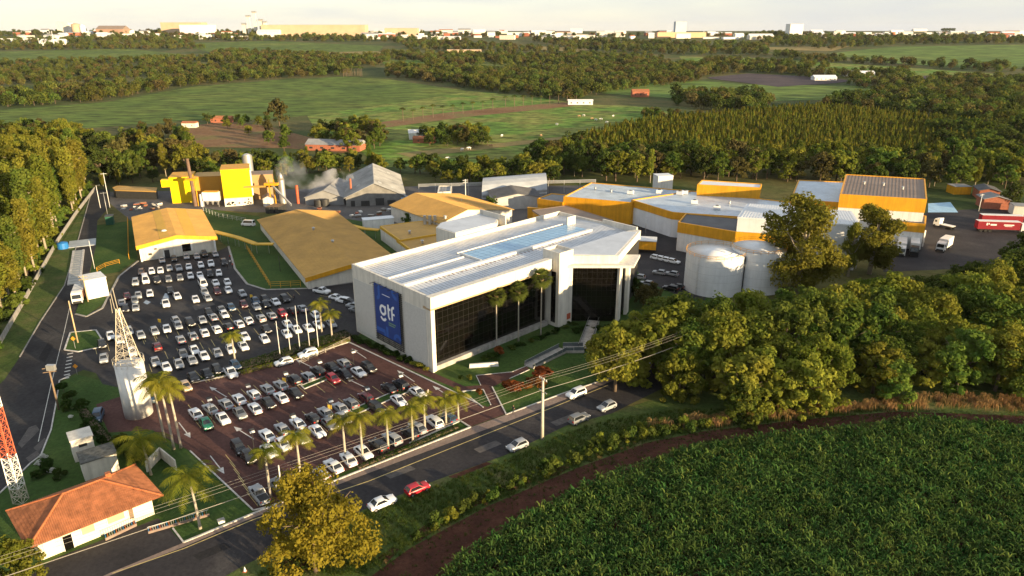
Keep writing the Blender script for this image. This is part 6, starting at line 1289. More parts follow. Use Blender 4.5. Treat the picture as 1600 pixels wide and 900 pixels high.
# grove on the right: front edge trees show largest
grove = [(955, 640), (1000, 610), (1090, 655), (1240, 655), (1330, 640), (1400, 628), (1470, 625), (1560, 628), (1640, 630), (1700, 560), (1760, 440), (1640, 436), (1545, 458), (1470, 484), (1400, 508), (1330, 520), (1230, 530), (1120, 540), (1060, 552), (990, 565), (962, 600)]
lv = [L_olive, L_olive, L_green, L_olive, L_dark]
gv = [p for p in fill(grove, 6.4, .40) if seen(p, 14, 40, 330)]
edge = {}
for p in gv:
    c = int(px_of(p)[0] // 42)
    if 22 < c < 38 and (c not in edge or p.y < edge[c].y): edge[c] = p
ek = [edge[c] for c in sorted(edge)]
for k, p in enumerate(gv):
    f = min(1, max(0, (p.y - 116) / 26)); fe = p in ek
    h_ = (8.5 + 5.5 * f) * random.uniform(.8, 1.25) * (1.12 if px_of(p)[0] < 1290 and p.y < 138 else .96 if 1040 < px_of(p)[0] < 1300 else 1.0)
    tree(f'brush{k % 3}' if fe or f < .25 else f'broad{k % 5}', p, h_, 'grove_tree', f'bushy tree on the street side edge of the right grove, {ORD[ek.index(p)]} from the left' if fe else 'broadleaf tree deep in the dense grove on the right between street and docks', 'front edge of the right hand grove' if fe else 'trees of the right hand grove', random.choice([L_olive, L_olive, L_olive, L_green, L_green]) if p.y < 160 else random.choice([L_olive, L_green, L_green, L_dark]), random.uniform(.85, 1.1) * (1.15 if f < .25 else 1))
eucp = [(-50, 640), (0, 533), (42, 458), (88, 372), (118, 330), (146, 290), (130, 270), (60, 268), (-60, 270), (-160, 320), (-200, 500)]
eu = [p for p in fill(eucp, 6.1, .42) if seen(p, 24, 60)]
for k, p in enumerate(eu):
    h_ = random.uniform(15, 27) * (1.0 if p.x < -150 else .85)
    tree(f'euca{k % 4}', p, h_, 'eucalyptus_tree', 'slender eucalyptus in the tall wood along the left edge', 'eucalyptus wood on the left', L_euc if random.random() < .7 else random.choice([L_olive, L_green]), random.uniform(.9, 1.35))
for k, p in enumerate(fill([(-40, 596), (0, 530), (42, 457), (88, 370), (118, 328), (146, 288), (140, 284), (108, 326), (78, 368), (30, 452), (-12, 526), (-50, 590)], 3.4, .4)):
    single(JOIN[f'bush{k % 3}'], p, random.uniform(2.0, 4.5), 'undergrowth_shrub', 'shrub of the undergrowth along the site wall below the eucalyptus wood', 'undergrowth along the site wall', 'shrub', random.choice([L_olive, L_weed, L_green]), 1, random.uniform(.9, 1.3))
mid = [([(150, 288), (300, 276), (430, 268), (560, 262), (640, 268), (780, 270), (850, 262), (880, 288), (700, 290), (640, 272), (540, 270), (440, 276), (400, 282), (260, 282), (160, 296)], 8.0, 'woodland tree in the band behind the boiler house and sheds', 'trees of the band behind the works', [L_green, L_olive, L_dark, L_dark, L_euc], (6.5, 11)),
       ([(140, 240), (300, 248), (330, 262), (300, 276), (150, 286), (130, 268)], 10.5, 'tall loose tree in the woods above the boiler house', 'trees above the boiler house', [L_euc, L_green, L_brown, L_dark], (11, 17)),
       ([(330, 258), (560, 252), (560, 264), (430, 270), (330, 276)], 9.0, 'low tree on the slope between the boiler house and the farm', 'low trees below the farm', [L_green, L_olive, L_brown, L_dark], (5.5, 9.5)),
       ([(830, 262), (880, 244), (1100, 262), (1300, 262), (1500, 262), (1700, 270), (1700, 300), (1480, 298), (1250, 286), (1060, 288), (930, 286), (870, 280)], 9.5, 'spreading tree in the woods between the factory and the plantation', 'trees between factory and plantation', [L_green, L_olive, L_brown, L_dark, L_olive], (10, 16)),
       ([(1440, 205), (1560, 205), (1700, 225), (1700, 268), (1540, 262), (1480, 250)], 10.5, 'dark tree in the woods right of the plantation', 'trees right of the plantation', [L_dark, L_green], (8, 13))]
for poly, gap, lab, grp, lvs, (ha, hb) in mid:
    for k, p in enumerate([q for q in fill(poly, gap, .42) if seen(q, hb, 40, 60)]):
        tree(f'wood{k % 4}' if random.random() < .75 else f'euca{k % 4}', p, random.uniform(ha, hb), lab.split()[0] + '_tree' if lab[:4] != 'tall' else 'loose_tree', lab, grp, random.choice(lvs), random.uniform(.9, 1.2))
FL = ['tree in the clump above the long farm shed', 'tree beside the white farmhouse in the pasture', 'tree at the left end of the farm dirt yard', 'tree between the farm cottages and the crop field', 'scattered tree on the bare farm soil', 'tree behind the eucalyptus wood at the left edge']
farm = [([(490, 212), (560, 200), (605, 215), (600, 235), (540, 240), (500, 232)], 11, (8, 13)), ([(660, 216), (720, 206), (780, 222), (740, 232), (670, 230)], 8, (6, 10)), ([(215, 210), (260, 200), (300, 215), (300, 240), (220, 235)], 14, (7, 11)), ([(300, 190), (420, 190), (410, 205), (330, 205)], 17, (6, 9)), ([(385, 205), (470, 205), (470, 235), (395, 240)], 19, (7, 12)), ([(-30, 215), (120, 212), (150, 240), (60, 258), (-30, 258)], 9, (9, 14))]
for fi, (poly, gap, (ha, hb)) in enumerate(farm):
    for k, p in enumerate([q for q in fill(poly, gap, .45) if seen(q, 10, 30, 30)]): tree(f'wood{k % 4}', p, random.uniform(ha, hb), 'farm_tree', FL[fi], 'farm trees: ' + FL[fi], random.choice([L_green, L_olive, L_dark, L_brown]), random.uniform(.85, 1.1))
# plantation: the nearest 300 as things, the rest as one mass
plant = fill([(880, 240), (905, 222), (1010, 196), (1280, 172), (1560, 204), (1500, 250), (1300, 256), (1000, 252)], 3.7, .30)
plant.sort(key=lambda p: p.y)
for k, p in enumerate(plant[:300]):
    single(JOIN[f'cone{k % 3}'], p, random.uniform(.8, 1.25), 'plantation_tree', 'young conical tree near the front of the even plantation', 'front trees of the plantation', leaf=None)
scatter('plantation', [(p, random.uniform(0, 6.28), random.uniform(.75, 1.25)) for p in plant[300:]], [JOIN[f'cone{k}'] for k in range(3)], 'mass of young conical trees filling the plantation behind its front rows', 'plantation')
# far tree belts
belts = [([(-40, 160), (60, 142), (230, 132), (430, 112), (545, 104), (545, 118), (430, 123), (300, 134), (165, 158), (-40, 172)], 13, 1.0), ([(600, 108), (760, 112), (940, 108), (1100, 126), (940, 146), (900, 160), (740, 140), (605, 121)], 13, 1.0), ([(-40, 112), (280, 102), (420, 104), (400, 110), (200, 124), (-40, 138)], 14, .75),
         ([(-40, 62), (60, 64), (300, 56), (300, 72), (60, 76), (-40, 72)], 30, 1.2), ([(425, 86), (600, 92), (640, 96), (560, 102), (440, 104), (410, 96)], 18, 1.0), ([(640, 92), (960, 88), (960, 106), (660, 104)], 20, 1.0), ([(300, 58), (560, 60), (740, 66), (740, 74), (600, 66), (300, 64)], 30, 1.2),
         ([(620, 68), (760, 70), (900, 80), (900, 86), (640, 78)], 24, 1.0), ([(820, 62), (960, 66), (1200, 72), (1200, 88), (1060, 86), (900, 80)], 26, 1.2), ([(1180, 54), (1300, 58), (1600, 60), (1640, 68), (1400, 71), (1290, 78), (1190, 70)], 28, 1.3), ([(1060, 104), (1210, 108), (1300, 118), (1160, 114), (1060, 122)], 15, 1.1),
         ([(1190, 84), (1300, 92), (1450, 102), (1620, 108), (1640, 116), (1560, 114), (1400, 103), (1240, 97)], 20, 1.1), ([(1230, 120), (1420, 112), (1420, 120), (1340, 128), (1290, 124)], 16, .9), ([(1060, 150), (1210, 158), (1190, 178), (1090, 172), (1050, 164)], 12, 1.1), ([(1290, 162), (1440, 146), (1700, 140), (1700, 224), (1560, 200), (1290, 170)], 12.5, 1.0), ([(1000, 172), (1100, 184), (1080, 190), (1000, 182)], 9, .5), ([(330, 82), (470, 86), (600, 96), (590, 104), (420, 107), (330, 98)], 17, 1.0), ([(-20, 100), (330, 90), (330, 96), (-20, 108)], 15, .8), ([(-20, 75), (320, 73), (320, 77), (-20, 79)], 20, .9), ([(600, 84), (1000, 90), (1060, 99), (1000, 106), (600, 92)], 19, 1.0), ([(930, 98), (1100, 107), (1060, 124), (940, 112)], 15, 1.0), ([(1100, 96), (1290, 102), (1300, 108), (1100, 102)], 18, 1.0), ([(1320, 132), (1500, 126), (1620, 128), (1620, 138), (1440, 142), (1330, 138)], 13, 1.0), ([(-20, 52), (300, 50), (600, 54), (1000, 57), (1300, 55), (1300, 57), (1000, 59), (500, 58), (-20, 57)], 45, 1.2)]
allp = []
BN = ['left of the big crop field', 'right of the big crop field', 'brown scrub at the far left', 'below the left skyline', 'around the far palm grove', 'behind the banana plots', 'below the pink warehouse', 'around the long pale roof', 'below the tower block', 'below the right skyline', 'above the ploughed field', 'across the far right field', 'behind the ploughed field', 'left of the plantation head', 'behind the plantation on the right', 'beside the small brick barn', 'between the upper left fields', 'along the upper left field edge', 'under the left mill', 'across the middle distance', 'beyond the pasture on the right', 'left of the far right field', 'below the small ploughed field', 'on the skyline']
for bi, (poly, gap, sc_) in enumerate(belts):
    for p in fill(poly, gap, .5):
        if random.random() < .93 and seen(p, 12, 10, 10): allp.append((p, sc_ * random.uniform(.6, 1.4), bi))
allp.sort(key=lambda t: t[0].y)
for k, (p, s_, bi) in enumerate(allp[:300]):
    single(JOIN[f'far{k % 4}'], p, s_, 'far_tree', 'distant tree in the belt ' + BN[bi], 'far belt ' + BN[bi], leaf=random.choice([L_far, L_far, L_dark, L_green, L_brown]))
scatter('far_woods', [(p, random.uniform(0, 6.28), s_) for p, s_, bi in allp[300:]], [JOIN[f'farb{k}'] for k in range(4)], 'distant tree belts and hedges that run to the horizon', 'woods')
# ------------------------------------------------------------------ garden plants
def bush(px, py, h, w_, label, leaf, cat='shrub', group=None):
    me = JOIN[f'bush{int(px) % 3}']; return single(me, G(px, py) + Vector((0, 0, .02)), h, 'shrub', label, group, cat, leaf, 1, w_ / h)
bush(850, 592, 2.4, 5.8, 'large rust red shrub behind the power pole', L_red); bush(805, 612, 2.2, 5.4, 'smaller rust red shrub left of the power pole', L_red); bush(833, 604, 2.0, 4.6, 'middle rust red shrub between the other two', L_red)
bush(778, 556, 2.3, 2.6, 'red leaved shrub under the left fan palm', L_red); bush(770, 561, 1.2, 4.0, 'low yellowish shrubs at the foot of the left fan palm', L_weed); bush(748, 616, 1.1, 1.8, 'dark red shrub on the small kerbed island', mat('x', (0, 0, 0)) if False else L_red)
bush(733, 594, 1.2, 1.6, 'round yellow green shrub beside the path junction', L_olive); bush(720, 592, 1.1, 1.5, 'round dark shrub beside the path junction', L_hedge); bush(790, 606, 1.2, 2.6, 'dark green shrub left of the rust red ones', L_hedge)
for k in range(12): bush(800 + k * 9 + random.uniform(-3, 3), 548 - k * 4.0 + random.uniform(-4, 4), random.uniform(.6, 1.0), random.uniform(1.4, 2.2), 'low planting along the foot of the glass front', random.choice([L_hedge, L_weed]), group='bed along the glass front')
for k in range(9): bush(900 + k * 9, 512 + random.uniform(-2, 10), random.uniform(1.0, 1.5), random.uniform(1.6, 2.6), 'dark shrub beside the glass entrance', L_hedge, group='shrubs by the entrance')
for k in range(22):
    t = k / 21; bush(556 + 112 * t + random.uniform(-3, 3), 530 + 50 * t + random.uniform(-2, 2), random.uniform(1.0, 1.7), random.uniform(1.5, 2.3), 'dark shrub in the bed below the banner wall', L_hedge if k < 17 else L_olive, group='bed below the banner')
for k, (px, py) in enumerate(((100, 612), (112, 625), (128, 640), (105, 640), (75, 735), (95, 745), (60, 745), (160, 700), (150, 680), (140, 668))): bush(px, py, random.uniform(1.4, 2.6), random.uniform(2, 3.4), 'dark rounded shrub on the shaded lawn left of the water tower', L_hedge, group='shrubs left of the water tower')
for k, (px, py) in enumerate(((62, 726), (80, 738), (112, 655), (68, 715))): bush(px, py, .9, 1.2, 'small white flowering shrub near the radio mast', L_wfl, group='white flowering shrubs')
for k in range(8): bush(180 + k * 7, 700 + k * 2.5, random.uniform(2, 3.2), 3.2, 'tall dark shrub hiding the foot of the water tower', L_dark, group='shrubs at the water tower foot')
for k, (px, py) in enumerate(((640, 355), (1018, 470), (990, 462), (1005, 480))): tree('frontb', G(px, py), random.uniform(4, 6), 'garden_tree', f'{("small tree behind the ochre roofs", "brownish shrub tree behind the entrance fin", "bare small tree near the parked cars behind the office", "second shrub tree behind the entrance fin")[k]}', None, (L_green, L_brown, L_dark, L_brown)[k])
def hedge(px, w_, h, label, leaf=L_hedge):
    P = [G(*p) for p in px]; cs = []; ns = []; rg_ = np.random.default_rng(len(label)); mb = MB()
    for p, q in zip(P, P[1:]):
        L_ = (q - p).length; d = (q - p).normalized(); n_ = Vector((-d.y, d.x, 0)); n2 = int(L_ * (w_ + 2 * h) * 26); t = rg_.uniform(0, L_, n2); f = rg_.uniform(-1, 1, n2); side = rg_.uniform(0, 1, n2) < (2 * h) / (w_ + 2 * h)
        o = np.where(side, np.sign(f) * w_ / 2, f * w_ / 2); z = np.where(side, rg_.uniform(.05, h, n2), h) + rg_.normal(size=n2) * .07; base = np.array(p)[None] + np.outer(t, np.array(d)) + np.outer(o + rg_.normal(size=n2) * .06, np.array(n_)); base[:, 2] = z + .05; cs.append(base)
        nn_ = np.where(side[:, None], np.outer(np.sign(f), np.array(n_)), np.array([0, 0, 1.0])[None]) + rg_.normal(size=(n2, 3)) * .5; ns.append(nn_); mb.obox(p - n_ * (w_ / 2 - .12), d * L_, n_ * (w_ - .24), Z1 * (h - .1))
    V = leafquads(np.concatenate(cs), np.concatenate(ns), .20, rg_); r = root('hedge', tuple(P[0]), label, 'hedge'); mb.build('stems', bark, r)
    me = arrmesh('hedge_leaves', V - np.array(P[0])[None], 4, [leaf]); o = bpy.data.objects.new('foliage', me); C.objects.link(o); o.parent = r
hedge([(378, 576), (430, 560), (470, 546), (545, 524)], 3.6, .8, 'broad clipped hedge bed running behind the flagpoles'); hedge([(376, 585), (434, 570), (470, 558), (546, 533)], .9, .7, 'sunlit narrow hedge along the kerb under the flagpoles', L_olive)
hedge([(131, 648), (150, 672), (172, 698)], 1.4, 1.4, 'small clipped hedge beside the parked blue car'); hedge([(560, 733), (640, 700), (716, 668)], .8, .5, 'low planting strip under the street palms'); 
# ------------------------------------------------------------------ verge growth, dry grass and maize
def blades(seed, n, h, spread, w_, droop, leafm, stalk=False):
    random.seed(seed); mb = MB()
    for k in range(n):
        az = k * 2.4 + random.uniform(-.4, .4); d = Vector((math.cos(az), math.sin(az), 0)); s_ = Vector((-d.y, d.x, 0)) * w_; z0 = h * .55 * k / n if stalk else 0; L_ = h * random.uniform(.7, 1.1); o = d * random.uniform(0, .08)
        pts = [o + Z1 * z0, o + d * spread * .35 + Z1 * (z0 + L_ * .55), o + d * spread * .8 + Z1 * (z0 + L_ * (.75 - droop * .1)), o + d * spread * 1.1 + Z1 * (z0 + L_ * (.75 - droop * .5))]
        for i, wf in enumerate((1, 1, .75)):
            a, b_ = pts[i], pts[i + 1]; w2 = (1, .75, .08)[i]; mb.face([a - s_ * wf, b_ - s_ * w2, b_ + s_ * w2, a + s_ * wf])
    return mb.mesh('blades', leafm)
maize = [blades(30 + k, 9, 1.45, .75, .085, .9, L_corn2 if k == 4 else L_corn, True) for k in range(5)]
random.seed(31)
cp = fill([(695, 905), (712, 880), (822, 812), (950, 746), (1100, 700), (1300, 676), (1440, 658), (1600, 671), (1720, 682), (1750, 960), (640, 960)], .72, .45)
def lump(x, y): return math.sin(x * .21 + 1.3 * math.sin(y * .13)) * math.sin(y * .27 + math.sin(x * .17)) * .5 + math.sin(x * .9 + y * .55) * .12
cn = [(p + Vector((0, 0, .02)), random.uniform(0, 6.28), random.uniform(.75, 1.3) * (1 + .32 * lump(p.x, p.y))) for p in cp if random.random() < .93 + .25 * lump(p.x * 1.7 + 20, p.y * 1.7)]
scatter('maize_field', cn, maize, 'dense dark green maize crop filling the lower right corner', 'maize')
tuft = [blades(40 + k, 12, .55, .35, .02, 1.0, L_weed) for k in range(3)]; straw = [blades(45 + k, 26, 1.9, 1.0, .035, 1.6, L_straw) for k in range(3)]
vp = [q for q in fill([(400, 900), (560, 806), (672, 762), (790, 720), (885, 676), (956, 656), (1060, 640), (1240, 640), (1400, 640), (1250, 655), (1100, 672), (1010, 690), (900, 730), (760, 790), (640, 855), (560, 900)], .42, .5) if random.random() < .8]
scatter('verge_grass', [(p + Vector((0, 0, .01)), random.uniform(0, 6.28), random.uniform(.4, 1.3)) for p in vp], tuft, 'rough grass on the bank between street and red track', 'grass')
wp_ = [q for q in fill([(600, 880), (720, 790), (840, 730), (930, 690), (1000, 665), (1080, 660), (1240, 648), (1100, 672), (1010, 690), (900, 728), (760, 788), (640, 853)], 1.25, .5)]
random.shuffle(wp_)
for k, p in enumerate(wp_[:270]):
    single(JOIN[f'bush{k % 3}'], p, random.choice([random.uniform(.5, 1.2), random.uniform(.6, 1.6), random.uniform(1.2, 2.4)]), 'weed', 'leafy weed on the bank above the red track', 'weeds on the bank', 'weed', random.choice([L_weed, L_weed, L_green, L_olive]))
te = []
for px_ in ([(560, 905), (640, 857), (760, 792), (900, 732), (1010, 692), (1100, 674), (1250, 656), (1400, 643), (1650, 652)], [(640, 935), (700, 880), (820, 803), (950, 737), (1100, 691), (1300, 666), (1440, 652), (1650, 667)], [(610, 915), (672, 866), (790, 797), (925, 734), (1055, 691), (1270, 661), (1420, 648)]):
    for a_, b_ in zip(px_, px_[1:]):
        A_, B_ = G(*a_), G(*b_); n_ = int((B_ - A_).length * (6 if px_[0][0] != 610 else 2))
        for i in range(n_):
            t = random.random(); w_ = .75 if px_[0][0] != 610 else .3; te.append((A_ + (B_ - A_) * t + Vector((random.gauss(0, w_), random.gauss(0, w_), .02)), random.uniform(0, 6.28), random.uniform(.25, .8)))
scatter('track_edge_grass', te, tuft, 'ragged grass creeping over the edges and middle of the red track', 'grass')
sp_ = fill([(1010, 668), (1090, 652), (1240, 642), (1330, 632), (1480, 622), (1660, 625), (1660, 650), (1480, 638), (1330, 645), (1240, 655), (1100, 668)], 1.5, .5)
for k, p in enumerate(sp_): single(straw[k % 3], p, random.uniform(.7, 1.4), 'dry_grass_tuft', 'straw coloured grass tuft at the foot of the grove', 'dry grass at the grove foot', 'grass', None)
bp_ = fill([(600, 875), (760, 783), (900, 724), (1010, 686), (1010, 691), (900, 731), (760, 791), (640, 856), (590, 890)], .9, .5)
scatter('dry_bank_grass', [(p, random.uniform(0, 6.28), random.uniform(.15, .4)) for p in bp_ if random.random() < .3], straw, 'short dry grass on the bare bank along the red track', 'grass')
# ------------------------------------------------------------------ farm and far town
def fhouse(px, py, w_, d_, h, wallm, roofm, label, ang=0, flat=False, cat='building'):
    p = G(px, py); r = root('far_building', tuple(p), label, cat); ca = Vector((math.cos(R(ang)), math.sin(R(ang)), 0)); n_ = Vector((-ca.y, ca.x, 0)); o = p - ca * w_ / 2
    mb = MB(); mb.obox(o - Z1 * 2, ca * w_, n_ * d_, Z1 * (h + 2)); mb.build('wall', wallm, r); mb = MB(); rh = 0.25 if flat else min(w_, d_) * .22
    A_, B_, C_, D_ = [q + Z1 * (h + .01) for q in (o - ca * .4 - n_ * .4, o + ca * (w_ + .4) - n_ * .4, o + ca * (w_ + .4) + n_ * (d_ + .4), o - ca * .4 + n_ * (d_ + .4))]; E_, F_ = (A_ + D_) / 2 + Z1 * rh, (B_ + C_) / 2 + Z1 * rh
    for f in ([A_, B_, F_, E_], [C_, D_, E_, F_], [D_, A_, E_], [B_, C_, F_]): mb.face(f)
    mb.build('roof', roofm, r)
    nw = 0 if p.y > 1500 else max(2, int(w_ / 6))
    for k in range(min(nw, 6)):
        q = o + ca * (w_ * (k + .5) / min(nw, 6)) - n_ * .06; m2 = MB(); m2.obox(q + Z1 * h * .35 - ca * w_ * .03, ca * w_ * .06, n_ * .05, Z1 * h * .3); m2.build('window', darksteel, r)
    return r
fhouse(520, 236, 34, 12, 3.6, brick, greyroof, 'long low farm shed with pale grey roof on red soil', -8); fhouse(655, 218, 13, 9, 4.2, white, white, 'white farmhouse with white hipped roof in the pasture', 10); fhouse(662, 224, 14, 6, 3, brick, tilem, 'low brick outbuilding in front of the white farmhouse', -6)
fhouse(295, 200, 10, 6, 3.4, cream, tilem, 'cream farm cottage at the left edge of the dirt yard'); fhouse(345, 192, 16, 7, 3.6, brick, tilem, 'brick farm cottage with tile roof beside the crop field'); fhouse(907, 164, 24, 5, 4, white, white, 'white gateway wall at the end of the palm avenue'); fhouse(1001, 152, 18, 10, 6, brick, tilem, 'small brick barn alone in the far green field')
fhouse(1290, 126, 30, 14, 4, white, whitemetal, 'low white farm roofs beside the ploughed field'); fhouse(1345, 120, 40, 14, 5, white, whitemetal, 'pale blue farm shed among trees beyond the ploughed field'); fhouse(1448, 154, 16, 8, 5, white, whitemetal, 'white barn roof in the dark trees on the right'); fhouse(1412, 157, 9, 8, 6, white, white, 'small white house left of the barn in the dark trees')
fhouse(530, 250 - 26, 10, 5, 3, brick, tilem, 'tile roofed hut behind the long farm shed')
tw_ = lambda: random.choice([white, cream, whitemetal, brick, cream, white])
tan = mat('tan_wall_far', (.50, .36, .24), .8, .1, .05)
fhouse(490, 57.5, 330, 60, 36, tan, mat('pinkish_roof', (.55, .42, .36), .7, .05, .01), 'huge pale pink warehouse on the skyline', flat=True); fhouse(172, 55.5, 90, 50, 20, mat('rust_wall', (.34, .21, .15), .8, .1, .05), brownroof, 'rust brown mill building on the left skyline'); fhouse(285, 54.5, 140, 50, 40, tan, mat('tan_roof', (.40, .27, .17), .8, .1, .05), 'tan mill hall with sloping roof on the left skyline', flat=True)
fhouse(307, 56, 105, 40, 34, white, whitemetal, 'white hall beside the tan mill hall on the skyline', flat=True); fhouse(419, 58, 70, 30, 16, white, white, 'white gabled store in front of the huge pink warehouse'); fhouse(100, 54.5, 40, 30, 40, cream, tan, 'cream block with round tanks on the far left skyline', flat=True)
fhouse(1063, 58, 34, 30, 46, mat('blue_grey_wall', (.42, .47, .52), .7, .05, .05), white, 'white and grey tower block on the central skyline', flat=True); fhouse(1065, 59, 150, 40, 16, mat('peach_wall', (.70, .42, .25), .8, .05, .05), cream, 'long peach hall beneath the tower block on the skyline', flat=True); fhouse(1243, 59, 40, 40, 40, white, concrete, 'white block with grey crown on the right skyline', flat=True)
fhouse(627, 57.5, 105, 40, 26, tan, mat('tan_roof', (0, 0, 0)), 'pale tan hall right of the huge pink warehouse', flat=True); fhouse(552, 55, 30, 30, 24, steel, steel, 'blue grey gable just right of the huge pink warehouse'); [single(JOIN[f'far{k % 4}'], G(1472 + k * 2.1, 49.0), 2.0, 'far_tree', 'tree of the square clump on the right skyline', 'square clump on the right skyline', leaf=L_dark) for k in range(10)]; fhouse(1438, 49.0, 90, 30, 10, white, white, 'small white farm on the right skyline')
fhouse(22, 66, 90, 40, 10, white, whitemetal, 'long pale shed at the far left below the skyline', flat=True); fhouse(80, 71, 60, 30, 9, white, white, 'white hall at the far left among trees'); fhouse(725, 82, 75, 20, 6, tan, mat('pinkish_roof', (0, 0, 0)), 'long pale roof among the far tree belts', flat=True); fhouse(1190, 62, 70, 30, 10, cream, white, 'cream hall left of the white block on the right skyline')
for k, (px, rad, h) in enumerate(((121, 14, 34), (131, 9, 30))):
    p = G(px, 55); r = root('far_silo', tuple(p), ('wide cream silo on the left skyline', 'narrow white silo on the left skyline')[k], 'silo'); mb = MB(); mb.tube([p - Z1 * 3, p + Z1 * h], rad, 16); mb.build('shell', (tan, white)[k], r, True); mb = MB(); mb.tube([p + Z1 * h, p + Z1 * (h + 5)], [rad, 1], 16); mb.build('roof', (tan, white)[k], r)
for k, px in enumerate((383, 391, 401, 410, 416)):
    p = G(px, 56.5); h = (38, 62, 74, 50, 44)[k]; r = root('mill_tower', tuple(p), f'{ORD[k]} steel mill tower from the left beside the huge pink warehouse', 'tower', 'mill towers'); mb = MB(); mb.box((p.x, p.y, p.z + h / 2), (9, 9, h)); mb.build('tower', cream, r); mb = MB(); mb.box((p.x, p.y, p.z + h), (13, 12, 5)); mb.build('head', steel, r)
random.seed(77)
for k in range(190):
    px = random.choice([random.uniform(560, 1060), random.uniform(560, 1200), random.uniform(30, 380), random.uniform(1240, 1600)]); py = random.uniform(51.5, 62) if px < 1240 else random.uniform(53, 60)
    w_ = random.uniform(12, 52); o = fhouse(px, py, w_, random.uniform(10, 25), random.uniform(5, 13), tw_(), random.choice([whitemetal, tilem, greyroof, white, cream]), 'small pale building of the town along the horizon', random.uniform(-15, 15), random.random() < .4); o['group'] = 'town on the horizon'
p = G(86, 76); r = root('lattice_pylon', tuple(p), 'white tapering pylon on the far left field', 'pylon'); mb = MB(); mb.tube([p, p + Z1 * 40], [1.5, .4], 6); mb.build('shaft', white, r); mb = MB(); mb.box((p.x, p.y, p.z + 38), (3, .6, .5)); mb.build('crossarm', white, r)
# cattle grazing in the pasture
def cow_mesh(coat):
    me = bpy.data.meshes.new('cow')
    V = [(-.65, 0, 1.12), (-.1, 0, 1.08), (.5, 0, 1.15), (.85, 0, 1.2), (1.12, 0, .95), (1.35, 0, .72), (-.75, .2, .95), (-.66, .22, .62), (-.76, .22, .4), (-.74, .22, .05), (-.75, -.2, .95), (-.58, -.22, .62), (-.68, -.22, .4), (-.66, -.22, .05), (.5, .2, .85), (.52, .22, .42), (.5, .22, .05), (.5, -.2, .85), (.58, -.22, .42), (.6, -.22, .05), (-.95, 0, 1.1), (-1.0, 0, .6)]
    E_ = [(0, 1), (1, 2), (2, 3), (3, 4), (4, 5), (0, 6), (6, 7), (7, 8), (8, 9), (0, 10), (10, 11), (11, 12), (12, 13), (2, 14), (14, 15), (15, 16), (2, 17), (17, 18), (18, 19), (0, 20), (20, 21)]
    rad = [.33, .36, .34, .2, .15, .1, .17, .11, .07, .06, .17, .11, .07, .06, .14, .08, .06, .14, .08, .06, .05, .035]
    me.from_pydata(V, E_, []); o = bpy.data.objects.new('cow_skin', me); C.objects.link(o); o.modifiers.new('s', 'SKIN')
    for i_, r_ in enumerate(rad): me.skin_vertices[0].data[i_].radius = (r_, r_)
    me.skin_vertices[0].data[1].use_root = True; s2 = o.modifiers.new('d', 'SUBSURF'); s2.levels = 1; s2.render_levels = 1
    dg = bpy.context.evaluated_depsgraph_get(); dg.update(); out = bpy.data.meshes.new_from_object(o.evaluated_get(dg)); bpy.data.objects.remove(o); out.materials.clear(); out.materials.append(coat)
    return out
cows = [cow_mesh(mat('white_hide', (.70, .67, .60), .9, .1, 2, coords='obj')), cow_mesh(mat('tan_hide', (.35, .22, .12), .9, .2, 2, coords='obj'))]
for k, (px, py) in enumerate(((767, 230), (733, 234), (722, 236), (784, 214), (925, 187), (931, 189), (939, 188), (948, 193), (905, 183), (912, 182), (985, 196), (870, 196), (845, 214), (700, 250), (958, 183))):
    o = inst(cows[0 if k % 4 else 1], 'cow', tuple(G(px, py)), random.uniform(0, 6.28), (1.25, 1.25, 1.25)); tag(o, ('pale' if k % 4 else 'tan') + ' cow grazing in the pasture beyond the sheds', 'cow', ('pale' if k % 4 else 'tan') + ' cattle in the pasture')
for px in ([(250, 475), (258, 458), (264, 460), (264, 474), (256, 476)], [(224, 473), (228, 469), (236, 472), (230, 476)]): psheet('puddle', px, mat('wet_patch', (.20, .24, .28), .12, .2, .4, spec=.6), .029)
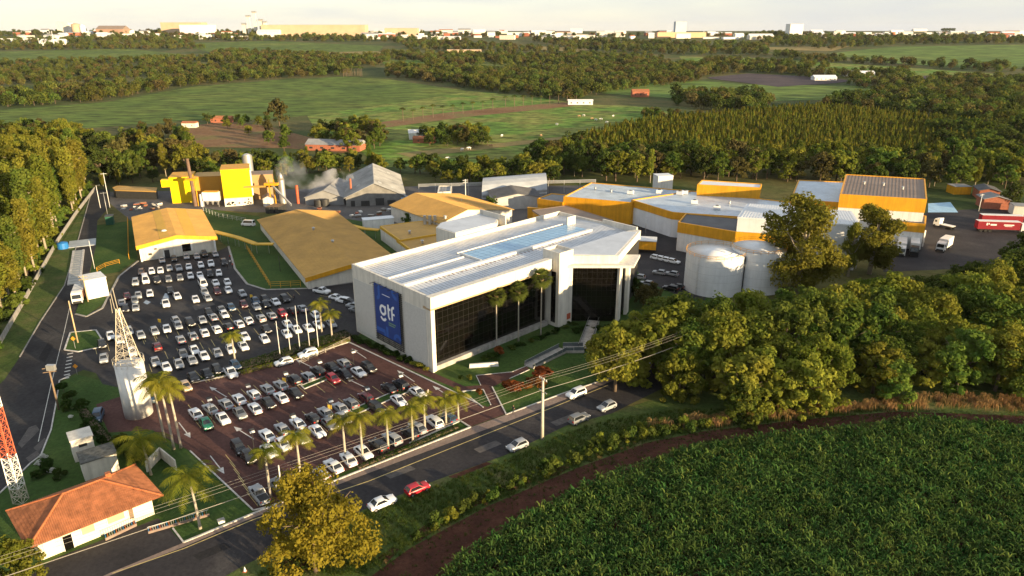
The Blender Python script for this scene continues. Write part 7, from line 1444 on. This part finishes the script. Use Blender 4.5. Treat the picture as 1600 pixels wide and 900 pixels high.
# ------------------------------------------------------------------ smoke above the works
def smoke(name, pts, rads, dens, label, col):
    mb = MB(); mb.tube(pts, rads, 12); mb.f = [f[::-1] for f in mb.f]; o = mb.build(name, bpy.data.materials.new(name), None, True); m_ = o.data.materials[0]; m_.use_nodes = True; n = m_.node_tree.nodes; l = m_.node_tree.links; n.remove(n['Principled BSDF'])
    v_ = n.new('ShaderNodeVolumePrincipled'); v_.inputs['Color'].default_value = col + (1,); g_ = n.new('ShaderNodeNewGeometry'); t_ = n.new('ShaderNodeTexNoise'); t_.inputs['Scale'].default_value = .16; t_.inputs['Detail'].default_value = 4; l.new(n.new('ShaderNodeTexCoord').outputs['Object'], t_.inputs['Vector'])
    mr = n.new('ShaderNodeMapRange'); mr.inputs[1].default_value = .45; mr.inputs[2].default_value = .75; mr.inputs[3].default_value = 0; mr.inputs[4].default_value = dens; l.new(t_.outputs[0], mr.inputs[0]); l.new(mr.outputs[0], v_.inputs['Density']); l.new(v_.outputs[0], n['Material Output'].inputs['Volume'])
    tag(o, label, 'smoke', kind='stuff')
sp = [PT(490, 312, 296), PT(486, 298, 298), PT(500, 288, 302), PT(525, 280, 304), PT(552, 274, 306)]
smoke('smoke', sp, [1.2, 3.0, 4.6, 5.0, 2.0], .5, 'white smoke plume drifting right over the sheds', (.9, .9, .92))
# ------------------------------------------------------------------ air
mb = MB(); mb.obox((-12500, -900, -3), (25000, 0, 0), (0, 13400, 0), (0, 0, 165)); hz_ = mb.build('haze', bpy.data.materials.new('haze')); hm_ = hz_.data.materials[0]; hm_.use_nodes = True
hn_ = hm_.node_tree.nodes; hn_.remove(hn_['Principled BSDF']); hv = hn_.new('ShaderNodeVolumePrincipled'); hv.inputs['Density'].default_value = HAZE; hv.inputs['Color'].default_value = (.86, .90, .97, 1); hv.inputs['Anisotropy'].default_value = 0.0
hm_.node_tree.links.new(hv.outputs[0], hn_['Material Output'].inputs['Volume']); tag(hz_, 'pale evening haze filling the air over the land', 'haze', kind='stuff')
sp = [PT(492, 300, 297), PT(470, 282, 300), PT(452, 264, 304), PT(436, 252, 306)]
smoke('smoke', sp, [1.5, 5.0, 7.0, 3.0], .09, 'thin bluish steam rising left over the woods behind the conveyor', (.82, .88, .97))
